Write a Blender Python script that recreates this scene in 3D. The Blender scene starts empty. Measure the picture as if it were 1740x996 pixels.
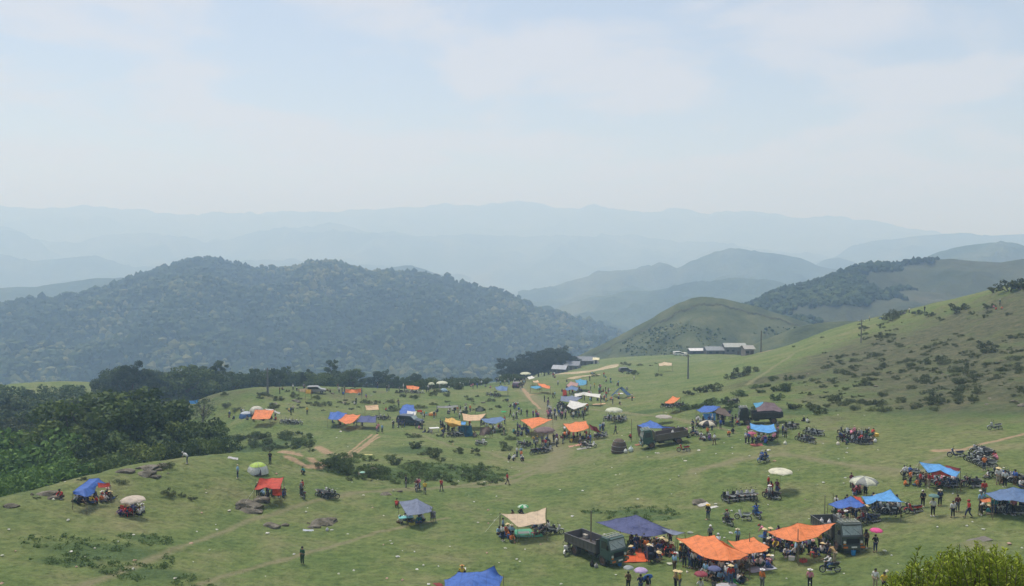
import bpy, bmesh, math, random
import numpy as np
from mathutils import Vector, Matrix
random.seed(11)
RNG = np.random.RandomState(7)
scene = bpy.context.scene
COL = scene.collection

# ------------------------------------------------------------------ camera
CAMZ = 30.0
F = 1507.0
HOR = 400.0
TH = math.atan((498 - HOR) / F)
cam_d = bpy.data.cameras.new('camera')
cam = bpy.data.objects.new('camera', cam_d)
COL.objects.link(cam)
cam.location = (0, 0, CAMZ)
cam.rotation_euler = (math.pi / 2 - TH, 0, 0)
cam_d.sensor_width = 36.0
cam_d.lens = 36.0 * F / 1740.0
cam_d.clip_start = 0.5
cam_d.clip_end = 60000
scene.camera = cam

# ------------------------------------------------------------------ light
SUN_EL, SUN_AZ = math.radians(66), math.radians(-40)    # azimuth from +Y towards +X
scene.view_settings.view_transform = 'Standard'
scene.view_settings.look = 'None'
scene.view_settings.exposure = 0.77
scene.view_settings.gamma = 1.0
scene.view_settings.use_curve_mapping = False
sd = bpy.data.lights.new('sun', 'SUN')
sd.energy = 2.3
sd.angle = math.radians(15)
sd.color = (1.0, 0.95, 0.87)
sun = bpy.data.objects.new('sun', sd)
COL.objects.link(sun)
sdir = Vector((math.sin(SUN_AZ) * math.cos(SUN_EL), math.cos(SUN_AZ) * math.cos(SUN_EL), math.sin(SUN_EL)))
sun.rotation_euler = sdir.to_track_quat('Z', 'Y').to_euler()
sun.location = (0, 0, 300)

world = bpy.data.worlds.new('World')
scene.world = world
world.use_nodes = True
wn, wl = world.node_tree.nodes, world.node_tree.links
wn.clear()
def N(nodes, t, **kw):
    n = nodes.new(t)
    for k, v in kw.items():
        if k == 'ins':
            for i, val in v.items():
                n.inputs[i].default_value = val
        else:
            setattr(n, k, v)
    return n
sky = N(wn, 'ShaderNodeTexSky', sky_type='NISHITA', sun_disc=False)
sky.sun_elevation = SUN_EL
sky.sun_rotation = SUN_AZ
sky.altitude = 900
sky.air_density = 1.0
sky.dust_density = 2.5
sky.ozone_density = 1.6
tc = N(wn, 'ShaderNodeTexCoord')
sep = N(wn, 'ShaderNodeSeparateXYZ')
wl.new(tc.outputs['Generated'], sep.inputs[0])
# clouds: direction projected on a high flat deck
zz = N(wn, 'ShaderNodeMath', operation='ADD', ins={1: 0.16}); wl.new(sep.outputs['Z'], zz.inputs[0])
zm = N(wn, 'ShaderNodeMath', operation='MAXIMUM', ins={1: 0.05}); wl.new(zz.outputs[0], zm.inputs[0])
dx = N(wn, 'ShaderNodeMath', operation='DIVIDE'); wl.new(sep.outputs['X'], dx.inputs[0]); wl.new(zm.outputs[0], dx.inputs[1])
dy = N(wn, 'ShaderNodeMath', operation='DIVIDE'); wl.new(sep.outputs['Y'], dy.inputs[0]); wl.new(zm.outputs[0], dy.inputs[1])
cmb = N(wn, 'ShaderNodeCombineXYZ', ins={2: 0.4}); wl.new(dx.outputs[0], cmb.inputs[0]); wl.new(dy.outputs[0], cmb.inputs[1])
n1 = N(wn, 'ShaderNodeTexNoise', ins={'Scale': 1.7, 'Detail': 10.0, 'Roughness': 0.56, 'Distortion': 0.3})
wl.new(cmb.outputs[0], n1.inputs['Vector'])
cr = N(wn, 'ShaderNodeValToRGB')
cr.color_ramp.interpolation = 'EASE'
cr.color_ramp.elements[0].position = 0.42; cr.color_ramp.elements[0].color = (0, 0, 0, 1)
cr.color_ramp.elements[1].position = 0.60; cr.color_ramp.elements[1].color = (1, 1, 1, 1)
wl.new(n1.outputs['Fac'], cr.inputs[0])
cf = N(wn, 'ShaderNodeMath', operation='MULTIPLY_ADD', ins={1: 0.44, 2: 0.32}); wl.new(cr.outputs[0], cf.inputs[0])
mx = N(wn, 'ShaderNodeMix', data_type='RGBA')
wl.new(cf.outputs[0], mx.inputs[0])
wl.new(sky.outputs[0], mx.inputs[6])
mx.inputs[7].default_value = (5.3, 5.3, 5.6, 1)
bg = N(wn, 'ShaderNodeBackground', ins={'Strength': 0.085})
wl.new(mx.outputs[2], bg.inputs[0])
wo = N(wn, 'ShaderNodeOutputWorld')
wl.new(bg.outputs[0], wo.inputs[0])

scene.render.engine = 'CYCLES'
cy = scene.cycles
cy.use_denoising = True
cy.max_bounces = 5
cy.diffuse_bounces = 2
cy.glossy_bounces = 1
cy.transmission_bounces = 2
cy.transparent_max_bounces = 4
cy.volume_bounces = 3
cy.use_adaptive_sampling = False
cy.caustics_reflective = False
cy.caustics_refractive = False

# ------------------------------------------------------------------ maths helpers
ST, CT = math.sin(TH), math.cos(TH)
def ray(px, py):
    cx = (px - 870.0) / F; cyy = (498.0 - py) / F
    d = np.array([cx, cyy * ST + CT, cyy * CT - ST])
    return d
def W(px, py, D):                       # point seen at a pixel, at horizontal distance D
    d = ray(px, py)
    t = D / math.hypot(d[0], d[1])
    return np.array([d[0] * t, d[1] * t, d[2] * t + CAMZ])
def P(px, D, z):                        # point at azimuth of px, distance D, height z below the eye
    d = ray(px, 498); n = math.hypot(d[0], d[1])
    return np.array([d[0] / n * D, d[1] / n * D, z + CAMZ])

def _hash(ix, iy, seed):
    h = (ix.astype(np.int64) * 374761393 + iy.astype(np.int64) * 668265263 + seed * 1442695041) & 0xffffffff
    h = ((h ^ (h >> 13)) * 1274126177) & 0xffffffff
    return ((h ^ (h >> 16)) & 0xffff) / 65535.0
def vnoise(x, y, seed=0):
    x = np.asarray(x, float); y = np.asarray(y, float)
    ix = np.floor(x).astype(np.int64); iy = np.floor(y).astype(np.int64)
    fx = x - ix; fy = y - iy
    fx = fx * fx * fx * (fx * (fx * 6 - 15) + 10); fy = fy * fy * fy * (fy * (fy * 6 - 15) + 10)
    a = _hash(ix, iy, seed); b = _hash(ix + 1, iy, seed); c = _hash(ix, iy + 1, seed); d = _hash(ix + 1, iy + 1, seed)
    return (a + (b - a) * fx) * (1 - fy) + (c + (d - c) * fx) * fy
def fbm(x, y, octaves=4, seed=0, gain=0.5):
    s = 0; a = 1.0; tot = 0
    for i in range(octaves):
        s = s + a * (vnoise(x * 2 ** i + 17.3 * i, y * 2 ** i - 9.1 * i, seed + i) - 0.5); tot += a; a *= gain
    return s / tot * 2

# ------------------------------------------------------------------ terrain
CP = [W(*c) for c in [
 (0,996,72),(200,996,73),(435,996,74),(700,996,75),(900,996,76),(1100,996,76),(1300,996,76),(1500,996,76),(1740,996,74),
 (0,930,81),(300,930,83),(600,930,86),(900,930,87),(1200,930,86),(1500,930,86),(1740,930,84),
 (0,870,92),(200,860,97),(435,870,98),(700,870,100),(900,870,101),(1200,870,98),(1500,870,96),(1740,870,93),
 (0,838,99),(100,815,104.5),(200,794,110),(300,777,114.5),(370,769,117),(450,767,118.5),(500,774,117),
 (435,800,112),(620,815,113),(700,830,110),(870,820,117),(1000,800,121),(1200,800,112),(1400,800,110),(1600,800,107),(1740,800,104),
 (545,795,117),(700,806,119),(800,800,124),
 (800,770,140),(900,770,140),(1000,760,138),(1100,760,128),(1250,760,124),(1400,760,122),(1600,760,120),(1740,750,122),
 (560,755,152),(640,745,158),(700,738,162),
 (450,720,182),(600,720,180),(400,715,185),(800,730,167),(920,720,167),(1000,720,162),(1150,720,148),(1300,720,142),(1500,720,140),(1740,710,138),
 (400,690,205),(550,690,205),(700,690,205),(850,690,200),(1000,690,192),(1100,690,178),(1200,690,165),(1350,690,155),
 (330,688,215),(380,674,235),(500,665,252),(700,661,258),(850,658,258),(1000,660,245),(1100,660,225),(1200,660,200),
 (900,645,288),(1000,634,330),(1060,620,375),(1160,606,425),(1100,640,270),(1170,643,255),(1250,603,430),
 (1250,640,225),(1300,612,265),(1340,590,300),(1400,563,305),(1463,546,295),(1500,541,287),(1545,530,280),(1620,513,270),(1680,502,262),(1740,492,255),
 (1350,640,190),(1450,600,230),(1600,600,205),(1740,600,185),(1500,650,180),(1650,650,168),(1740,650,160),(1740,550,215),(1600,550,245),
 (80,652,350)]]
CP += [P(*c) for c in [
 (0,108,-31.5),(100,114,-32),(200,121,-33.5),(300,127,-34.5),(370,131,-35),(450,134,-35),(500,133,-33.6),
 (0,135,-46),(200,150,-46),(350,158,-42),(0,200,-56),(200,200,-54),(330,190,-44),(200,260,-58),(400,290,-57),(600,320,-58),(800,340,-60),
 (300,400,-66),(600,450,-82),(850,480,-82),(0,450,-72),(980,500,-72),(1200,540,-76),(1450,520,-75),(1740,520,-70),
 (1400,400,-60),(1545,380,-50),(1740,380,-40),(1300,480,-66),
 (-400,100,-31),(-400,200,-56),(-400,400,-65),(2150,80,-27),(2150,140,-24),(2150,200,-15),(2150,300,-2),(2150,420,-20),
 (-400,40,-21),(400,40,-20.5),(870,42,-21),(1300,40,-20),(2150,40,-18),
 (-400,12,-7),(870,12,-7),(2150,12,-6),(870,-15,-2),(870,60,-27),(400,58,-26.5),(1300,60,-27),
 (0,700,-120),(500,700,-125),(1000,700,-125),(1400,700,-110),(1740,700,-100),(-500,700,-110),(2200,700,-90)]]
CP.append(np.array([0, 0, CAMZ - 1.7]))
CP = np.array(CP)
SC = 100.0
def _phi(r2):
    return 0.5 * r2 * np.log(r2 + 1e-9)
_X = CP[:, :2] / SC
_d2 = ((_X[:, None] - _X[None]) ** 2).sum(-1)
_n = len(CP)
_A = np.zeros((_n + 3, _n + 3)); _A[:_n, :_n] = _phi(_d2) + np.eye(_n) * 0.002
_A[:_n, _n] = 1; _A[:_n, _n + 1:] = _X; _A[_n, :_n] = 1; _A[_n + 1:, :_n] = _X.T
_b = np.zeros(_n + 3); _b[:_n] = CP[:, 2]
_w = np.linalg.solve(_A, _b)
VAL = -330.0 + CAMZ
def hgt(x, y):
    x = np.atleast_1d(np.asarray(x, float)); y = np.atleast_1d(np.asarray(y, float))
    sh = x.shape; x = x.ravel(); y = y.ravel()
    r = np.hypot(x, y)
    k = np.minimum(1, 760 / np.maximum(r, 1))
    xs, ys = x * k, y * k
    out = np.empty_like(x)
    for i in range(0, len(x), 40000):
        q = np.stack([xs[i:i + 40000], ys[i:i + 40000]], 1) / SC
        d2 = ((q[:, None] - _X[None]) ** 2).sum(-1)
        out[i:i + 40000] = _phi(d2) @ _w[:_n] + _w[_n] + q @ _w[_n + 1:]
    back = np.clip((-y - 10) / 60.0, 0, 1)
    out = out * (1 - back) + (CAMZ - 3) * back
    t = np.clip((r - 650) / 1500.0, 0, 1); t = t * t * (3 - 2 * t)
    out = out * (1 - t) + (VAL + 12 * fbm(x / 900, y / 900, 3, 5)) * t
    out = out + 0.22 * fbm(x / 9, y / 9, 3, 1) * np.clip((r - 20) / 50, 0, 1) * np.clip(1.3 - r / 600, 0, 1)
    return out.reshape(sh)
_T = np.concatenate([np.arange(14, 60, 1.0), 60 * np.exp(np.arange(0, 2.45, 0.0035))])
def at(px, py, h=0.0):
    """where the line of sight through a pixel meets the surface h metres above the ground"""
    d = ray(px, py); n = math.hypot(d[0], d[1]); d = d / n
    z = CAMZ + d[2] * _T
    g = hgt(d[0] * _T, d[1] * _T) + h
    idx = np.nonzero(z < g)[0]
    if len(idx) == 0:
        # line of sight clears the ground: the closest approach
        k = int(np.argmin(z - g)); t = _T[k]
    else:
        k = idx[0]
        if k == 0: t = _T[0]
        else:
            a, b = _T[k - 1], _T[k]
            fa = z[k - 1] - g[k - 1]; fb = z[k] - g[k]
            t = a + (b - a) * fa / (fa - fb)
    x, y = d[0] * t, d[1] * t
    return Vector((x, y, float(hgt(x, y)[0]) + h))

# ------------------------------------------------------------------ object helpers
def mesh_np(name, verts, faces, mats=(), smooth=False, midx=None):
    """faces: (n,3) or (n,4) array, or a list of tuples"""
    me = bpy.data.meshes.new(name)
    if isinstance(faces, np.ndarray):
        nv, nf, k = len(verts), len(faces), faces.shape[1]
        me.vertices.add(nv); me.vertices.foreach_set('co', np.asarray(verts, np.float32).ravel())
        me.loops.add(nf * k); me.loops.foreach_set('vertex_index', faces.astype(np.int32).ravel())
        me.polygons.add(nf)
        me.polygons.foreach_set('loop_start', np.arange(0, nf * k, k, dtype=np.int32))
        me.polygons.foreach_set('loop_total', np.full(nf, k, np.int32))
        if midx is not None: me.polygons.foreach_set('material_index', np.asarray(midx, np.int32))
        me.update(calc_edges=True)
    else:
        me.from_pydata([tuple(v) for v in verts], [], faces)
        if midx is not None: me.polygons.foreach_set('material_index', np.asarray(midx, np.int32))
        me.update()
    for m in mats: me.materials.append(m)
    me.polygons.foreach_set('use_smooth', np.full(len(me.polygons), smooth, bool))
    return me
def link(name, me, parent=None, loc=None, rz=None, color=None):
    o = bpy.data.objects.new(name, me)
    COL.objects.link(o)
    if parent is not None: o.parent = parent
    if loc is not None: o.location = loc
    if rz is not None: o.rotation_euler = (0, 0, rz)
    if color is not None: o.color = (*color, 1)
    return o
def tag(o, label=None, cat=None, group=None, kind=None):
    if label: o['label'] = label
    if cat: o['category'] = cat
    if group: o['group'] = group
    if kind: o['kind'] = kind
    return o
def empty(name, loc, rz=0.0):
    o = bpy.data.objects.new(name, None); COL.objects.link(o)
    o.empty_display_size = 0.3
    o.location = loc; o.rotation_euler = (0, 0, rz)
    return o
def fattr(me, name, arr):
    a = me.attributes.new(name, 'FLOAT', 'POINT'); a.data.foreach_set('value', np.asarray(arr, np.float32))

# ------------------------------------------------------------------ materials
def newmat(name):
    m = bpy.data.materials.new(name); m.use_nodes = True
    nt = m.node_tree; b = nt.nodes['Principled BSDF']
    return m, nt.nodes, nt.links, b
def noise(nodes, links, vec, scale, detail=4, rough=0.6):
    n = N(nodes, 'ShaderNodeTexNoise', ins={'Scale': scale, 'Detail': float(detail), 'Roughness': rough})
    links.new(vec, n.inputs['Vector']); return n.outputs['Fac']
def ramp(nodes, links, fac, stops):
    r = N(nodes, 'ShaderNodeValToRGB')
    e = r.color_ramp.elements
    while len(e) < len(stops): e.new(0.5)
    for el, (p, c) in zip(e, stops):
        el.position = p; el.color = (*c, 1) if len(c) == 3 else c
    links.new(fac, r.inputs[0]); return r.outputs[0]
def mixc(nodes, links, fac, a, b, blend='MIX'):
    m = N(nodes, 'ShaderNodeMix', data_type='RGBA', blend_type=blend)
    if isinstance(fac, (int, float)): m.inputs[0].default_value = fac
    else: links.new(fac, m.inputs[0])
    for s, v in ((6, a), (7, b)):
        if isinstance(v, tuple): m.inputs[s].default_value = (*v, 1)
        else: links.new(v, m.inputs[s])
    return m.outputs[2]
def attr(nodes, name):
    return N(nodes, 'ShaderNodeAttribute', attribute_name=name).outputs['Fac']
def mth(nodes, links, op, a, b):
    m = N(nodes, 'ShaderNodeMath', operation=op)
    for i, v in enumerate((a, b)):
        if v is None: continue
        if isinstance(v, (int, float)): m.inputs[i].default_value = v
        else: links.new(v, m.inputs[i])
    return m.outputs[0]

# the grass of the field and the near hill
GRASS, gn, gl, gb = newmat('grass_ground')
gpos = N(gn, 'ShaderNodeNewGeometry').outputs['Position']
nA = noise(gn, gl, gpos, 0.028, 5)
nB = noise(gn, gl, gpos, 0.16, 6, 0.65)
nC = noise(gn, gl, gpos, 1.3, 5, 0.7)
nD = noise(gn, gl, gpos, 0.55, 6, 0.75)
g1 = ramp(gn, gl, nA, [(0.34, (0.086, 0.128, 0.044)), (0.50, (0.122, 0.150, 0.057)), (0.64, (0.165, 0.160, 0.080))])
g2 = ramp(gn, gl, nB, [(0.34, (0.066, 0.110, 0.036)), (0.50, (0.118, 0.148, 0.054)), (0.66, (0.185, 0.172, 0.098))])
g3 = mixc(gn, gl, 0.62, g1, g2)
fine = ramp(gn, gl, nC, [(0.28, (0.50, 0.55, 0.48)), (0.5, (0.98, 0.98, 0.98)), (0.74, (1.42, 1.34, 1.30))])
g4 = mixc(gn, gl, 0.95, g3, fine, 'MULTIPLY')
tuft = ramp(gn, gl, nD, [(0.30, (0.55, 0.62, 0.52)), (0.41, (1, 1, 1)), (1, (1, 1, 1))])
g4 = mixc(gn, gl, 0.8, g4, tuft, 'MULTIPLY')
g4 = mixc(gn, gl, 1.0, g4, (1.08, 1.15, 1.04), 'MULTIPLY')
def broken(a, lo, hi, amt=0.8):
    s = mth(gn, gl, 'ADD', a, mth(gn, gl, 'MULTIPLY', mth(gn, gl, 'SUBTRACT', nB, 0.5), amt))
    s = mth(gn, gl, 'ADD', s, mth(gn, gl, 'MULTIPLY', mth(gn, gl, 'SUBTRACT', nC, 0.5), 0.45))
    m = N(gn, 'ShaderNodeMapRange', ins={1: lo, 2: hi}); gl.new(s, m.inputs[0]); return m.outputs[0]
lushc = ramp(gn, gl, nC, [(0.3, (0.045, 0.080, 0.028)), (0.7, (0.100, 0.150, 0.055))])
g5 = mixc(gn, gl, broken(attr(gn, 'lush'), 0.35, 0.75), g4, lushc)
brownc = ramp(gn, gl, nD, [(0.32, (0.046, 0.058, 0.032)), (0.5, (0.088, 0.096, 0.052)), (0.68, (0.140, 0.132, 0.080))])
g6 = mixc(gn, gl, broken(attr(gn, 'brown'), 0.30, 1.0, 1.7), g5, brownc)
trailc = ramp(gn, gl, nC, [(0.3, (0.155, 0.160, 0.082)), (0.7, (0.225, 0.212, 0.122))])
g7 = mixc(gn, gl, broken(attr(gn, 'trail'), 0.35, 0.95), g6, trailc)
dirtc = ramp(gn, gl, nC, [(0.3, (0.250, 0.175, 0.105)), (0.7, (0.40, 0.300, 0.195))])
g8 = mixc(gn, gl, broken(attr(gn, 'dirt'), 0.45, 0.75), g7, dirtc)
gl.new(g8, gb.inputs['Base Color'])
gb.inputs['Roughness'].default_value = 0.95
gb.inputs['Specular IOR Level'].default_value = 0.15
gbm = N(gn, 'ShaderNodeBump', ins={'Strength': 1.0, 'Distance': 0.5})
gl.new(mth(gn, gl, 'ADD', nC, mth(gn, gl, 'MULTIPLY', nD, 0.8)), gbm.inputs['Height']); gl.new(gbm.outputs[0], gb.inputs['Normal'])

def hill_mat(name, cols, scale, fscale=1.0, bump=0.0):
    m, n, l, b = newmat(name)
    p = N(n, 'ShaderNodeNewGeometry').outputs['Position']
    a = noise(n, l, p, scale, 6, 0.62); f = noise(n, l, p, fscale, 4, 0.7)
    c = ramp(n, l, a, [(0.33, cols[0]), (0.5, cols[1]), (0.68, cols[2])])
    c = mixc(n, l, 0.7, c, ramp(n, l, f, [(0.3, (0.7, 0.7, 0.7)), (0.5, (1, 1, 1)), (0.75, (1.25, 1.25, 1.2))]), 'MULTIPLY')
    l.new(c, b.inputs['Base Color']); b.inputs['Roughness'].default_value = 1.0
    b.inputs['Specular IOR Level'].default_value = 0.1
    if bump:
        bm = N(n, 'ShaderNodeBump', ins={'Strength': 1.0, 'Distance': bump}); l.new(f, bm.inputs['Height']); l.new(bm.outputs[0], b.inputs['Normal'])
    return m
M_FARHILL = hill_mat('far_wooded_slopes', [(0.022, 0.040, 0.018), (0.050, 0.076, 0.034), (0.130, 0.140, 0.075)], 0.0032, 0.03, 14)
M_FOREST = hill_mat('forest_floor', [(0.018, 0.034, 0.014), (0.028, 0.046, 0.019), (0.045, 0.060, 0.026)], 0.01, 0.15, 2)
M_GREENHILL = hill_mat('grassy_hill', [(0.036, 0.050, 0.026), (0.066, 0.084, 0.038), (0.110, 0.118, 0.060)], 0.05, 0.5, 0.8)
M_BROWNHILL = hill_mat('dry_meadow_hill', [(0.040, 0.056, 0.034), (0.062, 0.074, 0.046), (0.092, 0.092, 0.062)], 0.010, 0.09, 2)

# objects whose colour comes from the object itself (copies of one mesh, many colours)
def obj_mat(name, rough=0.85, spec=0.2, var=0.25, scale=8.0, bump=0.0, sheen=0.0):
    m, n, l, b = newmat(name)
    oi = N(n, 'ShaderNodeObjectInfo')
    tcx = N(n, 'ShaderNodeTexCoord').outputs['Object']
    f = noise(n, l, tcx, scale, 4)
    c = mixc(n, l, 1.0, oi.outputs['Color'], ramp(n, l, f, [(0.3, (1 - var,) * 3), (0.7, (1 + var * 0.6,) * 3)]), 'MULTIPLY')
    l.new(c, b.inputs['Base Color']); b.inputs['Roughness'].default_value = rough
    b.inputs['Specular IOR Level'].default_value = spec
    if bump:
        bm = N(n, 'ShaderNodeBump', ins={'Strength': 0.7, 'Distance': bump}); l.new(f, bm.inputs['Height']); l.new(bm.outputs[0], b.inputs['Normal'])
    return m
def flat_mat(name, col, rough=0.7, metal=0.0, spec=0.3, var=0.2, scale=6.0):
    m, n, l, b = newmat(name)
    tcx = N(n, 'ShaderNodeTexCoord').outputs['Object']
    f = noise(n, l, tcx, scale, 4)
    c = ramp(n, l, f, [(0.3, tuple(x * (1 - var) for x in col)), (0.7, tuple(min(1, x * (1 + var * 0.6)) for x in col))])
    l.new(c, b.inputs['Base Color']); b.inputs['Roughness'].default_value = rough
    b.inputs['Metallic'].default_value = metal; b.inputs['Specular IOR Level'].default_value = spec
    return m
CLOTH = obj_mat('clothing_fabric')
PAINT = obj_mat('painted_plastic', 0.35, 0.5, 0.08, 3.0)
def tarp_mat():
    m, n, l, b = newmat('tarpaulin')
    oi = N(n, 'ShaderNodeObjectInfo').outputs['Color']
    geo = N(n, 'ShaderNodeNewGeometry')
    f = noise(n, l, geo.outputs['Position'], 1.6, 5, 0.65); f2 = noise(n, l, geo.outputs['Position'], 0.45, 3)
    c = mixc(n, l, 1.0, oi, ramp(n, l, f, [(0.3, (0.70, 0.70, 0.72)), (0.5, (0.98, 0.98, 0.98)), (0.7, (1.12, 1.12, 1.12))]), 'MULTIPLY')
    br = N(n, 'ShaderNodeTexBrick', offset=0.0, ins={'Scale': 1.0, 'Mortar Size': 0.035, 'Mortar Smooth': 0.6, 'Brick Width': 1.05, 'Row Height': 1.05})
    br.inputs['Color1'].default_value = (1, 1, 1, 1); br.inputs['Color2'].default_value = (.95, .95, .95, 1); br.inputs['Mortar'].default_value = (.80, .80, .80, 1)
    l.new(N(n, 'ShaderNodeTexCoord').outputs['Object'], br.inputs['Vector'])
    c = mixc(n, l, 1.0, c, br.outputs['Color'], 'MULTIPLY')
    l.new(c, b.inputs['Base Color']); b.inputs['Roughness'].default_value = 0.55; b.inputs['Specular IOR Level'].default_value = 0.3
    bm = N(n, 'ShaderNodeBump', ins={'Strength': 0.8, 'Distance': 0.22}); l.new(mth(n, l, 'ADD', f, f2), bm.inputs['Height']); l.new(bm.outputs[0], b.inputs['Normal'])
    tr = N(n, 'ShaderNodeBsdfTranslucent'); l.new(c, tr.inputs[0])
    ms = N(n, 'ShaderNodeMixShader', ins={0: 0.30}); l.new(b.outputs[0], ms.inputs[1]); l.new(tr.outputs[0], ms.inputs[2])
    l.new(ms.outputs[0], n['Material Output'].inputs[0])
    return m
TARP = tarp_mat()
M_WHITE = flat_mat('white_cloth', (0.75, 0.75, 0.74), 0.7)
M_BLACK = flat_mat('black_rubber', (0.018, 0.018, 0.02), 0.8)
M_TYRE = flat_mat('dusty_tyre', (0.055, 0.050, 0.045), 0.9)
M_STEEL = flat_mat('grey_steel', (0.35, 0.35, 0.36), 0.4, 0.7)
M_ENGINE = flat_mat('dark_engine_metal', (0.06, 0.06, 0.065), 0.5, 0.5)
M_SEAT = flat_mat('black_vinyl_seat', (0.02, 0.02, 0.022), 0.5)
M_LAMPG = flat_mat('lamp_glass', (0.7, 0.7, 0.66), 0.15, 0, 0.6)
M_REDG = flat_mat('red_lamp_glass', (0.45, 0.02, 0.02), 0.2, 0, 0.6)
M_POLE = flat_mat('bamboo_pole', (0.16, 0.13, 0.09), 0.8)
M_CONC = flat_mat('concrete_pole', (0.16, 0.16, 0.15), 0.9)
M_SKIN = flat_mat('skin', (0.32, 0.19, 0.125), 0.6, 0, 0.3, 0.08)
M_HAIR = flat_mat('black_hair', (0.015, 0.012, 0.011), 0.6)
M_GLASS = flat_mat('window_glass', (0.30, 0.37, 0.36), 0.15, 0, 0.8, 0.25)
M_DGLASS = flat_mat('dark_window_glass', (0.03, 0.035, 0.04), 0.08, 0, 0.8, 0.1)
M_BARK = flat_mat('bark', (0.11, 0.090, 0.070), 0.95, 0, 0.1, 0.35)
M_ROCK = hill_mat('weathered_rock', [(0.075, 0.072, 0.055), (0.15, 0.138, 0.112), (0.27, 0.25, 0.21)], 1.1, 4.0, 0.25)
M_ROOF = obj_mat('sheet_roofing', 0.6, 0.3, 0.25, 1.2)
M_WALLP = obj_mat('plain_wall', 0.9, 0.1, 0.25, 0.8)
M_ROADD = hill_mat('dirt_road', [(0.26, 0.21, 0.13), (0.36, 0.30, 0.20), (0.46, 0.39, 0.28)], 0.2, 1.2, 0.05)
def leaf_mat(name, c0, c1, c2):
    m, n, l, b = newmat(name)
    oi = N(n, 'ShaderNodeObjectInfo')
    a = attr(n, 'tone')
    c = ramp(n, l, a, [(0.0, c0), (0.55, c1), (1.0, c2)])
    c = mixc(n, l, 1.0, c, oi.outputs['Color'], 'MULTIPLY')
    l.new(c, b.inputs['Base Color']); b.inputs['Roughness'].default_value = 0.75; b.inputs['Specular IOR Level'].default_value = 0.15
    tr = N(n, 'ShaderNodeBsdfTranslucent'); l.new(c, tr.inputs[0])
    ms = N(n, 'ShaderNodeMixShader', ins={0: 0.22}); l.new(b.outputs[0], ms.inputs[1]); l.new(tr.outputs[0], ms.inputs[2])
    l.new(ms.outputs[0], n['Material Output'].inputs[0])
    return m
M_LEAF = leaf_mat('broad_leaves', (0.034, 0.050, 0.022), (0.060, 0.085, 0.034), (0.105, 0.130, 0.048))
M_SCRUB = leaf_mat('scrub_leaves', (0.042, 0.056, 0.028), (0.072, 0.090, 0.042), (0.120, 0.130, 0.066))
M_SHOOT = leaf_mat('young_shoots', (0.060, 0.095, 0.012), (0.120, 0.175, 0.022), (0.220, 0.290, 0.040))
M_CANOPY = leaf_mat('forest_canopy', (0.018, 0.038, 0.015), (0.046, 0.076, 0.024), (0.170, 0.165, 0.050))

# ------------------------------------------------------------------ ground sheet
def polar_grid():
    az = np.concatenate([np.linspace(-180, -44, 40)[:-1], np.linspace(-44, -31.2, 40)[:-1], np.linspace(-31.2, 31.2, 1050),
                         np.linspace(31.2, 44, 40)[1:], np.linspace(44, 180, 40)[1:-1]])
    az = np.radians(az)
    r1 = np.array([1, 4, 8, 12, 17, 23, 30, 38, 46, 54, 60, 65])
    r2 = 68 * np.exp(np.arange(0, 1.10, 0.0034))           # 68..204
    r3 = r2[-1] * np.exp(np.arange(0.0045, 1.20, 0.0045))  # ..677
    r4 = r3[-1] * np.exp(np.arange(0.05, 3.25, 0.05))      # ..17 km
    r = np.concatenate([r1, r2, r3, r4])
    return az, r
az, rr = polar_grid()
A2, R2 = np.meshgrid(az, rr)
GX, GY = R2 * np.sin(A2), R2 * np.cos(A2)
GZ = hgt(GX, GY)
# relief of the gully banks and the tussocky hill
def seg_mask(pts, width, soft=1.0, pw=None):
    """1 on the polyline (ground points seen at these pixels), falling to 0 at `width` metres"""
    g = [at(*p) for p in pts]
    best = np.full(GX.shape, 1e9)
    for a, b in zip(g[:-1], g[1:]):
        ax, ay, bx, by = a.x, a.y, b.x, b.y
        L2 = (bx - ax) ** 2 + (by - ay) ** 2 + 1e-9
        t = np.clip(((GX - ax) * (bx - ax) + (GY - ay) * (by - ay)) / L2, 0, 1)
        best = np.minimum(best, np.hypot(GX - ax - t * (bx - ax), GY - ay - t * (by - ay)))
    return np.clip(1 - best / width, 0, 1)
def blob(px, py, rx, ry):
    """soft ellipse in metres round a ground point: rx across the view, ry along it"""
    c = at(px, py); n = math.hypot(c.x, c.y); ux, uy = c.x / n, c.y / n
    dx_, dy_ = GX - c.x, GY - c.y
    al = dx_ * ux + dy_ * uy; ac = dx_ * uy - dy_ * ux
    return np.clip(1.25 - np.sqrt((ac / rx) ** 2 + (al / ry) ** 2), 0, 1)
near = R2 < 760
lush = np.zeros_like(GX)
for b_ in [(170,938,6.5,3.2),(110,955,3,1.5),(250,915,2.5,2),(250,975,5,2),(1080,872,4.5,2.2),(1130,880,3,1.5),(1010,870,1.5,1),
           (760,800,9,8),(660,800,6,4),(830,810,3,3),(560,792,4,2),(430,765,10,6),(1250,700,10,5),(1190,690,8,5),(1350,700,12,4),(1690,700,10,6),(1100,700,6,4),
           (900,610,20,12),(760,640,30,18),(1560,700,8,4),(700,765,6,6)]:
    lush = np.maximum(lush, blob(*b_))
trail = np.zeros_like(GX)
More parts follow.
